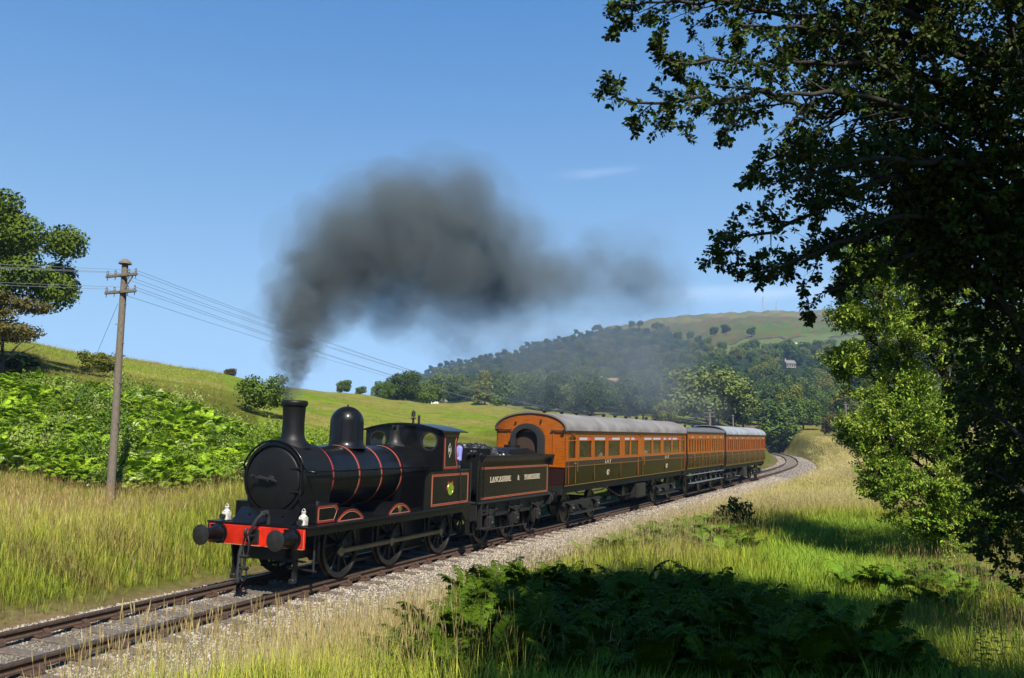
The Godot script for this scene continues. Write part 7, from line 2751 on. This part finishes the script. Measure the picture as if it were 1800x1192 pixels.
func trees() -> void:
	var r := RandomNumberGenerator.new()
	r.seed = 2024
	# hawthorn whose boughs hang into the picture from the right
	var sprays := [spray(31, 8, 0.066, 0.13, true, Color(0.034, 0.058, 0.010)), spray(32, 7, 0.060, 0.12, true, Color(0.029, 0.05, 0.009)), spray(33, 9, 0.063, 0.14, true, Color(0.055, 0.076, 0.012))]
	var base := Vector3(6.1, ground(6.1, 9.6) - 0.1, -9.6)
	var tips := [Vector3(0.97, 6.50, -8.60), Vector3(1.18, 7.38, -8.80), Vector3(1.38, 5.95, -8.20), Vector3(1.99, 5.00, -8.60), Vector3(2.20, 4.57, -8.80), Vector3(3.09, 4.33, -9.20), Vector3(2.49, 5.75, -9.00), Vector3(1.79, 6.74, -8.50), Vector3(2.29, 7.55, -9.00), Vector3(3.20, 4.89, -9.30),
		Vector3(2.88, 8.03, -9.00), Vector3(1.52, 7.86, -8.50), Vector3(2.26, 5.20, -8.20)]
	var limbs := []
	for t in tips:
		var h: float = clampf(t.y * 0.62 + 2.3, 2.0, 7.0)
		limbs.append([Vector3(-0.1 + r.randf_range(-0.1, 0.1), h, 0.0), t + Vector3(0.22, 0, 0) - base, 0.05, 0.05])
	for q in [Vector3(4.67, 6.95, -9.0), Vector3(5.24, 5.81, -9.5), Vector3(4.5, 5.2, -9.2), Vector3(5.6, 4.16, -10), Vector3(5.7, 3.22, -10.4), Vector3(6.0, 2.4, -11.0), Vector3(6.6, 1.8, -11.5), Vector3(4.38, 6.29, -9.0), Vector3(3.6, 7.3, -9.0), Vector3(4.2, 8.2, -9.4), Vector3(5.0, 9.0, -10), Vector3(5.2, 7.8, -8.6), Vector3(6.4, 8.8, -9.5),
			Vector3(4.1, 5.6, -10.2), Vector3(4.8, 6.3, -10.6), Vector3(7.5, 6.5, -9.5), Vector3(7.4, 4.5, -10.0), Vector3(6.6, 5.5, -8.3), Vector3(5.4, 6.8, -8.0), Vector3(7.0, 3.0, -10.6), Vector3(6.2, 4.0, -9.6), Vector3(5.7, 5.2, -9.0)]:
		limbs.append([Vector3(0, clampf(q.y * 0.65, 1.2, 5.4), 0), q - base, 0.045, 0.04])
	var lobes := []
	for q in [[5.2, 7.4, -9.6, 1.0], [5.5, 5.9, -9.8, 1.0], [6.2, 4.4, -10.3, 1.0], [6.6, 3.0, -11.0, 0.9], [7.2, 1.7, -11.8, 0.9], [7.0, 2.6, -11.2, 0.9], [5.0, 8.6, -9.4, 0.8], [5.2, 5.2, -9.6, 0.7], [6.4, 6.8, -9.2, 1.0], [6.6, 4.6, -9.6, 1.0]]:
		lobes.append([Vector3(q[0], q[1], q[2]) - base, Vector3.ONE * q[3]])
	near_tree("hawthorn_tree", "dark hawthorn overhanging from the right edge with leafy boughs against the sky", base, [Vector3.ZERO, Vector3(0.1, 1.2, 0.05), Vector3(-0.05, 2.6, 0), Vector3(0.05, 4.2, 0.1), Vector3(0.0, 7.6, 0)], limbs, sprays, 0.12, 61, outward_sprays(lobes, 4200, 1.15, r), M.bark_dark)
	# sunlit ash tree behind it
	var big := [spray(41, 13, 0.088, 0.22, false, Color(0.13, 0.21, 0.018)), spray(42, 14, 0.08, 0.24, false, Color(0.085, 0.155, 0.015)), spray(43, 12, 0.09, 0.22, false, Color(0.21, 0.28, 0.04))]
	base = Vector3(11.2, ground(11.2, 22.0) - 0.1, -22.0)
	lobes = []
	limbs = []
	for q in [[9.2, 7.2, -21.6, 1.0], [9.7, 5.5, -21.4, 0.95], [10.8, 6.6, -21.6, 1.2], [9.9, 8.1, -21.8, 0.9], [8.9, 6.1, -21.8, 0.6], [9.6, 4.1, -21.6, 0.9], [9.3, 2.7, -20.8, 0.9], [9.4, 1.6, -20.0, 0.85], [10.2, 3.2, -20.6, 1.1], [10.6, 7.6, -22.4, 1.2], [9.9, 0.9, -19.6, 0.7], [11.6, 4.6, -21.2, 1.2], [8.6, 3.1, -21.0, 0.5], [8.8, 1.9, -20.4, 0.55], [8.7, 4.9, -22.0, 0.5], [11.0, 2.2, -20.4, 1.0], [12.2, 6.6, -22.0, 1.4], [12.4, 3.0, -21.0, 1.3], [12.0, 8.8, -22.6, 1.3], [9.4, 7.5, -22.4, 0.6], [13.6, 5.0, -22.0, 1.5], [11.2, 0.9, -19.8, 0.8]]:
		var c := Vector3(q[0], q[1], q[2]) - base
		lobes.append([c, Vector3(0.85, 0.62, 0.85) * q[3]])
		limbs.append([Vector3(0, clampf(c.y * 0.55, 0.8, 5.0), 0), c + Vector3(-0.1, 0.1, 0.2), 0.06, 0.06])
	var clumps := []
	for l in lobes:
		for k in 9:
			var dir := Vector3(r.randfn(), r.randfn(), r.randfn()).normalized()
			clumps.append([l[0] + dir * l[1] * r.randf_range(0.7, 1.15), Vector3(1.0, 0.6, 1.0) * l[1].x * r.randf_range(0.26, 0.42)])
	near_tree("ash_tree", "sunlit ash tree with light green leaf sprays behind the dark hawthorn", base, [Vector3.ZERO, Vector3(0.1, 1.5, 0), Vector3(-0.05, 3.2, 0.1), Vector3(0, 6.4, 0)], limbs, big, 0.16, 62, outward_sprays(clumps, 9500, 1.0, r), M.bark)
	# trees on the left hillside
	var tk := MB.new()
	tk.tube([Vector3(0, -0.04, 0), Vector3(0.01, 0.2, 0), Vector3(-0.01, 0.42, 0.005)], 0.03, 10, 0.014)
	for q in [Vector3(0.22, 0.5, 0.05), Vector3(-0.2, 0.55, 0.1), Vector3(0.03, 0.7, -0.1), Vector3(0.3, 0.4, 0.1), Vector3(-0.28, 0.42, 0.0)]:
		tk.tube([Vector3(0, 0.2, 0), q * 0.5 + Vector3(0, 0.1, 0), q], 0.016, 6, 0.004)
	var trunk := tk.mesh()
	var lr := RandomNumberGenerator.new()
	lr.seed = 12
	var lob := [[Vector3(0, 0.55, 0), Vector3(0.3, 0.32, 0.3)]]
	for i in 26:
		var a := lr.randf() * TAU
		var h := lr.randf_range(0.3, 0.92)
		var w := 0.42 * sqrt(max(0.06, 1.0 - pow((h - 0.52) / 0.48, 2.0)))
		lob.append([Vector3(cos(a) * w, h, sin(a) * w), Vector3(1.0, 0.75, 1.0) * lr.randf_range(0.09, 0.15)])
	var oak := leaf_cloud(lob, 38000, 0.0185, 13, 0.45).mesh()
	tree_at("sycamore_tree", "tall leafy green tree at the left edge of the field", "tree", -27.0, 43.0, 9.7, 9.0, oak, M.crown_warm, trunk, "", 0.3)
	var hl := []
	for i in 14:
		var a := lr.randf() * TAU
		var w := lr.randf_range(0.15, 0.5)
		hl.append([Vector3(cos(a) * w, lr.randf_range(0.5, 0.88), sin(a) * w), Vector3(0.2, 0.1, 0.2) * lr.randf_range(0.7, 1.1)])
	var haw := leaf_cloud(hl, 6500, 0.03, 14, 0.3).mesh()
	tree_at("hawthorn_tree", "smaller brownish hawthorn with spreading crown in front of the tall tree at left", "tree", -23.8, 39.6, 4.3, 5.4, haw, M.crown_brown, trunk, "", 1.0)
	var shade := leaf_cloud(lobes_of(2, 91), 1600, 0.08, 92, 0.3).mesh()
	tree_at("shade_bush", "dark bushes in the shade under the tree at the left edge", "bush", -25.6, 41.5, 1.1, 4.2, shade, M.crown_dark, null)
	# the tall tree behind the photographer, whose shade lies over the foreground
	var tall := tree_at("tall_tree", "tall tree standing behind the camera", "tree", 7.4, -3.0, 1.0, 1.0, leaf_cloud([[Vector3(-3.4, 9.0, -4.5), Vector3(1.9, 2.2, 2.8)], [Vector3(-2.0, 11.8, -3.2), Vector3(2.3, 2.0, 2.6)], [Vector3(-0.2, 14.0, -2.2), Vector3(2.0, 1.9, 2.4)], [Vector3(-1.6, 9.5, -2.0), Vector3(1.6, 1.6, 1.6)], [Vector3(-3.2, 9.0, -1.8), Vector3(2.2, 1.8, 2.2)]], 13000, 0.34, 93, 0.2).mesh(), M.crown_mid, null)
	var tt := MB.new()
	tt.tube([Vector3(0, -0.2, 0), Vector3(0.1, 3.0, -0.2), Vector3(-0.3, 7.0, -1.0), Vector3(-0.6, 13.0, -2.0)], 0.3, 12, 0.08)
	tt.tube([Vector3(-0.1, 5.5, -0.6), Vector3(-1.6, 8.0, -2.4), Vector3(-3.8, 9.5, -4.5)], 0.14, 8, 0.04)
	part(tall, "trunk", tt, M.bark)


# ---------------------------------------------------------------- smoke
func smoke() -> void:
	var s := thing("smoke", "plume of dark grey smoke streaming back from the chimney over the train", "smoke", Transform3D.IDENTITY, "", "stuff")
	var r := RandomNumberGenerator.new()
	r.seed = 314
	# x, y, distance, radius of the plume, optical depth through its middle
	var spine := [[-4.58, 3.62, 17.80, 0.17, 0.9], [-4.58, 3.98, 17.90, 0.27, 1.3], [-4.58, 4.34, 18.00, 0.42, 1.5], [-4.62, 4.87, 18.30, 0.66, 1.6], [-4.69, 5.50, 18.80, 0.98, 1.7], [-4.65, 6.28, 19.50, 1.30, 1.8], [-4.34, 6.95, 20.30, 1.65, 1.9], [-3.78, 7.65, 21.30, 2.0, 1.95], [-3.06, 8.25, 22.40, 2.25, 1.9], [-2.25, 8.7, 23.50, 2.3, 1.85],
		[-1.45, 8.7, 25.00, 2.25, 1.7], [-0.73, 8.4, 27.00, 2.1, 1.35], [0.20, 8.45, 29.50, 2.0, 1.0], [1.30, 8.85, 32.00, 1.8, 0.7], [2.85, 9.9, 35.00, 2.0, 0.62], [4.74, 10.6, 38.00, 2.4, 0.58], [6.6, 10.8, 41.00, 2.4, 0.5], [8.5, 10.4, 44.00, 1.9, 0.32]]
	var low := [[-4.2, 6.0, 20.5, 1.0, 0.35], [-3.4, 6.6, 23.5, 1.6, 0.5], [-1.9, 7.0, 27.0, 2.0, 0.5], [-0.7, 7.0, 33.0, 2.5, 0.36], [0.8, 7.2, 40.0, 3.2, 0.28], [3.2, 7.6, 48.0, 4.0, 0.28], [6.4, 8.4, 56.0, 4.6, 0.26], [10.0, 8.6, 65.0, 4.6, 0.18], [14.0, 7.8, 75.0, 3.8, 0.10], [20.8, 7.0, 88.0, 3.0, 0.06]]
	for pair in [[spine, 1150, Color(0.20, 0.24, 0.255), 0], [low, 200, Color(0.25, 0.29, 0.335), 1]]:
		var path: Array = pair[0]
		var mats := []
		for k in 24:
			mats.append(null)
		for i in pair[1]:
			var f: float = (path.size() - 1.001) * (i + r.randf()) / pair[1]
			var k := int(f)
			var w := f - k
			var c := Vector3(lerpf(path[k][0], path[k + 1][0], w), lerpf(path[k][1], path[k + 1][1], w), -lerpf(path[k][2], path[k + 1][2], w))
			var rad := lerpf(path[k][3], path[k + 1][3], w)
			var tau := lerpf(path[k][4], path[k + 1][4], w)
			var pick := r.randf()
			var size := rad * (r.randf_range(0.45, 0.65) if pick < 0.16 else (r.randf_range(0.24, 0.40) if pick < 0.5 else r.randf_range(0.09, 0.22)))
			var off := Vector3(r.randfn(), r.randfn(), r.randfn()).limit_length(2.2) * rad * 0.37
			var dens: float = tau / rad * 0.26 * pow(rad * 0.4 / size, 1.0) * (0.45 if pair[3] == 0 else 1.0)
			var q := clampi(int(round(log(dens / 0.02) / log(1.35))), 0, 23)
			if mats[q] == null:
				var fm := FogMaterial.new()
				fm.density = 0.02 * pow(1.35, q)
				fm.albedo = (pair[2] as Color).linear_to_srgb()
				mats[q] = fm
			var v := FogVolume.new()
			v.name = nm(s, "puff")
			v.shape = RenderingServer.FOG_VOLUME_SHAPE_ELLIPSOID
			v.size = Vector3(size * r.randf_range(0.85, 1.35), size * r.randf_range(0.75, 1.1), size * r.randf_range(0.85, 1.35)) * 2.0
			v.material = mats[q]
			v.transform = Transform3D(Basis.from_euler(Vector3(r.randf() * 0.8, r.randf() * TAU, r.randf() * 0.8)), c + off)
			s.add_child(v, true)
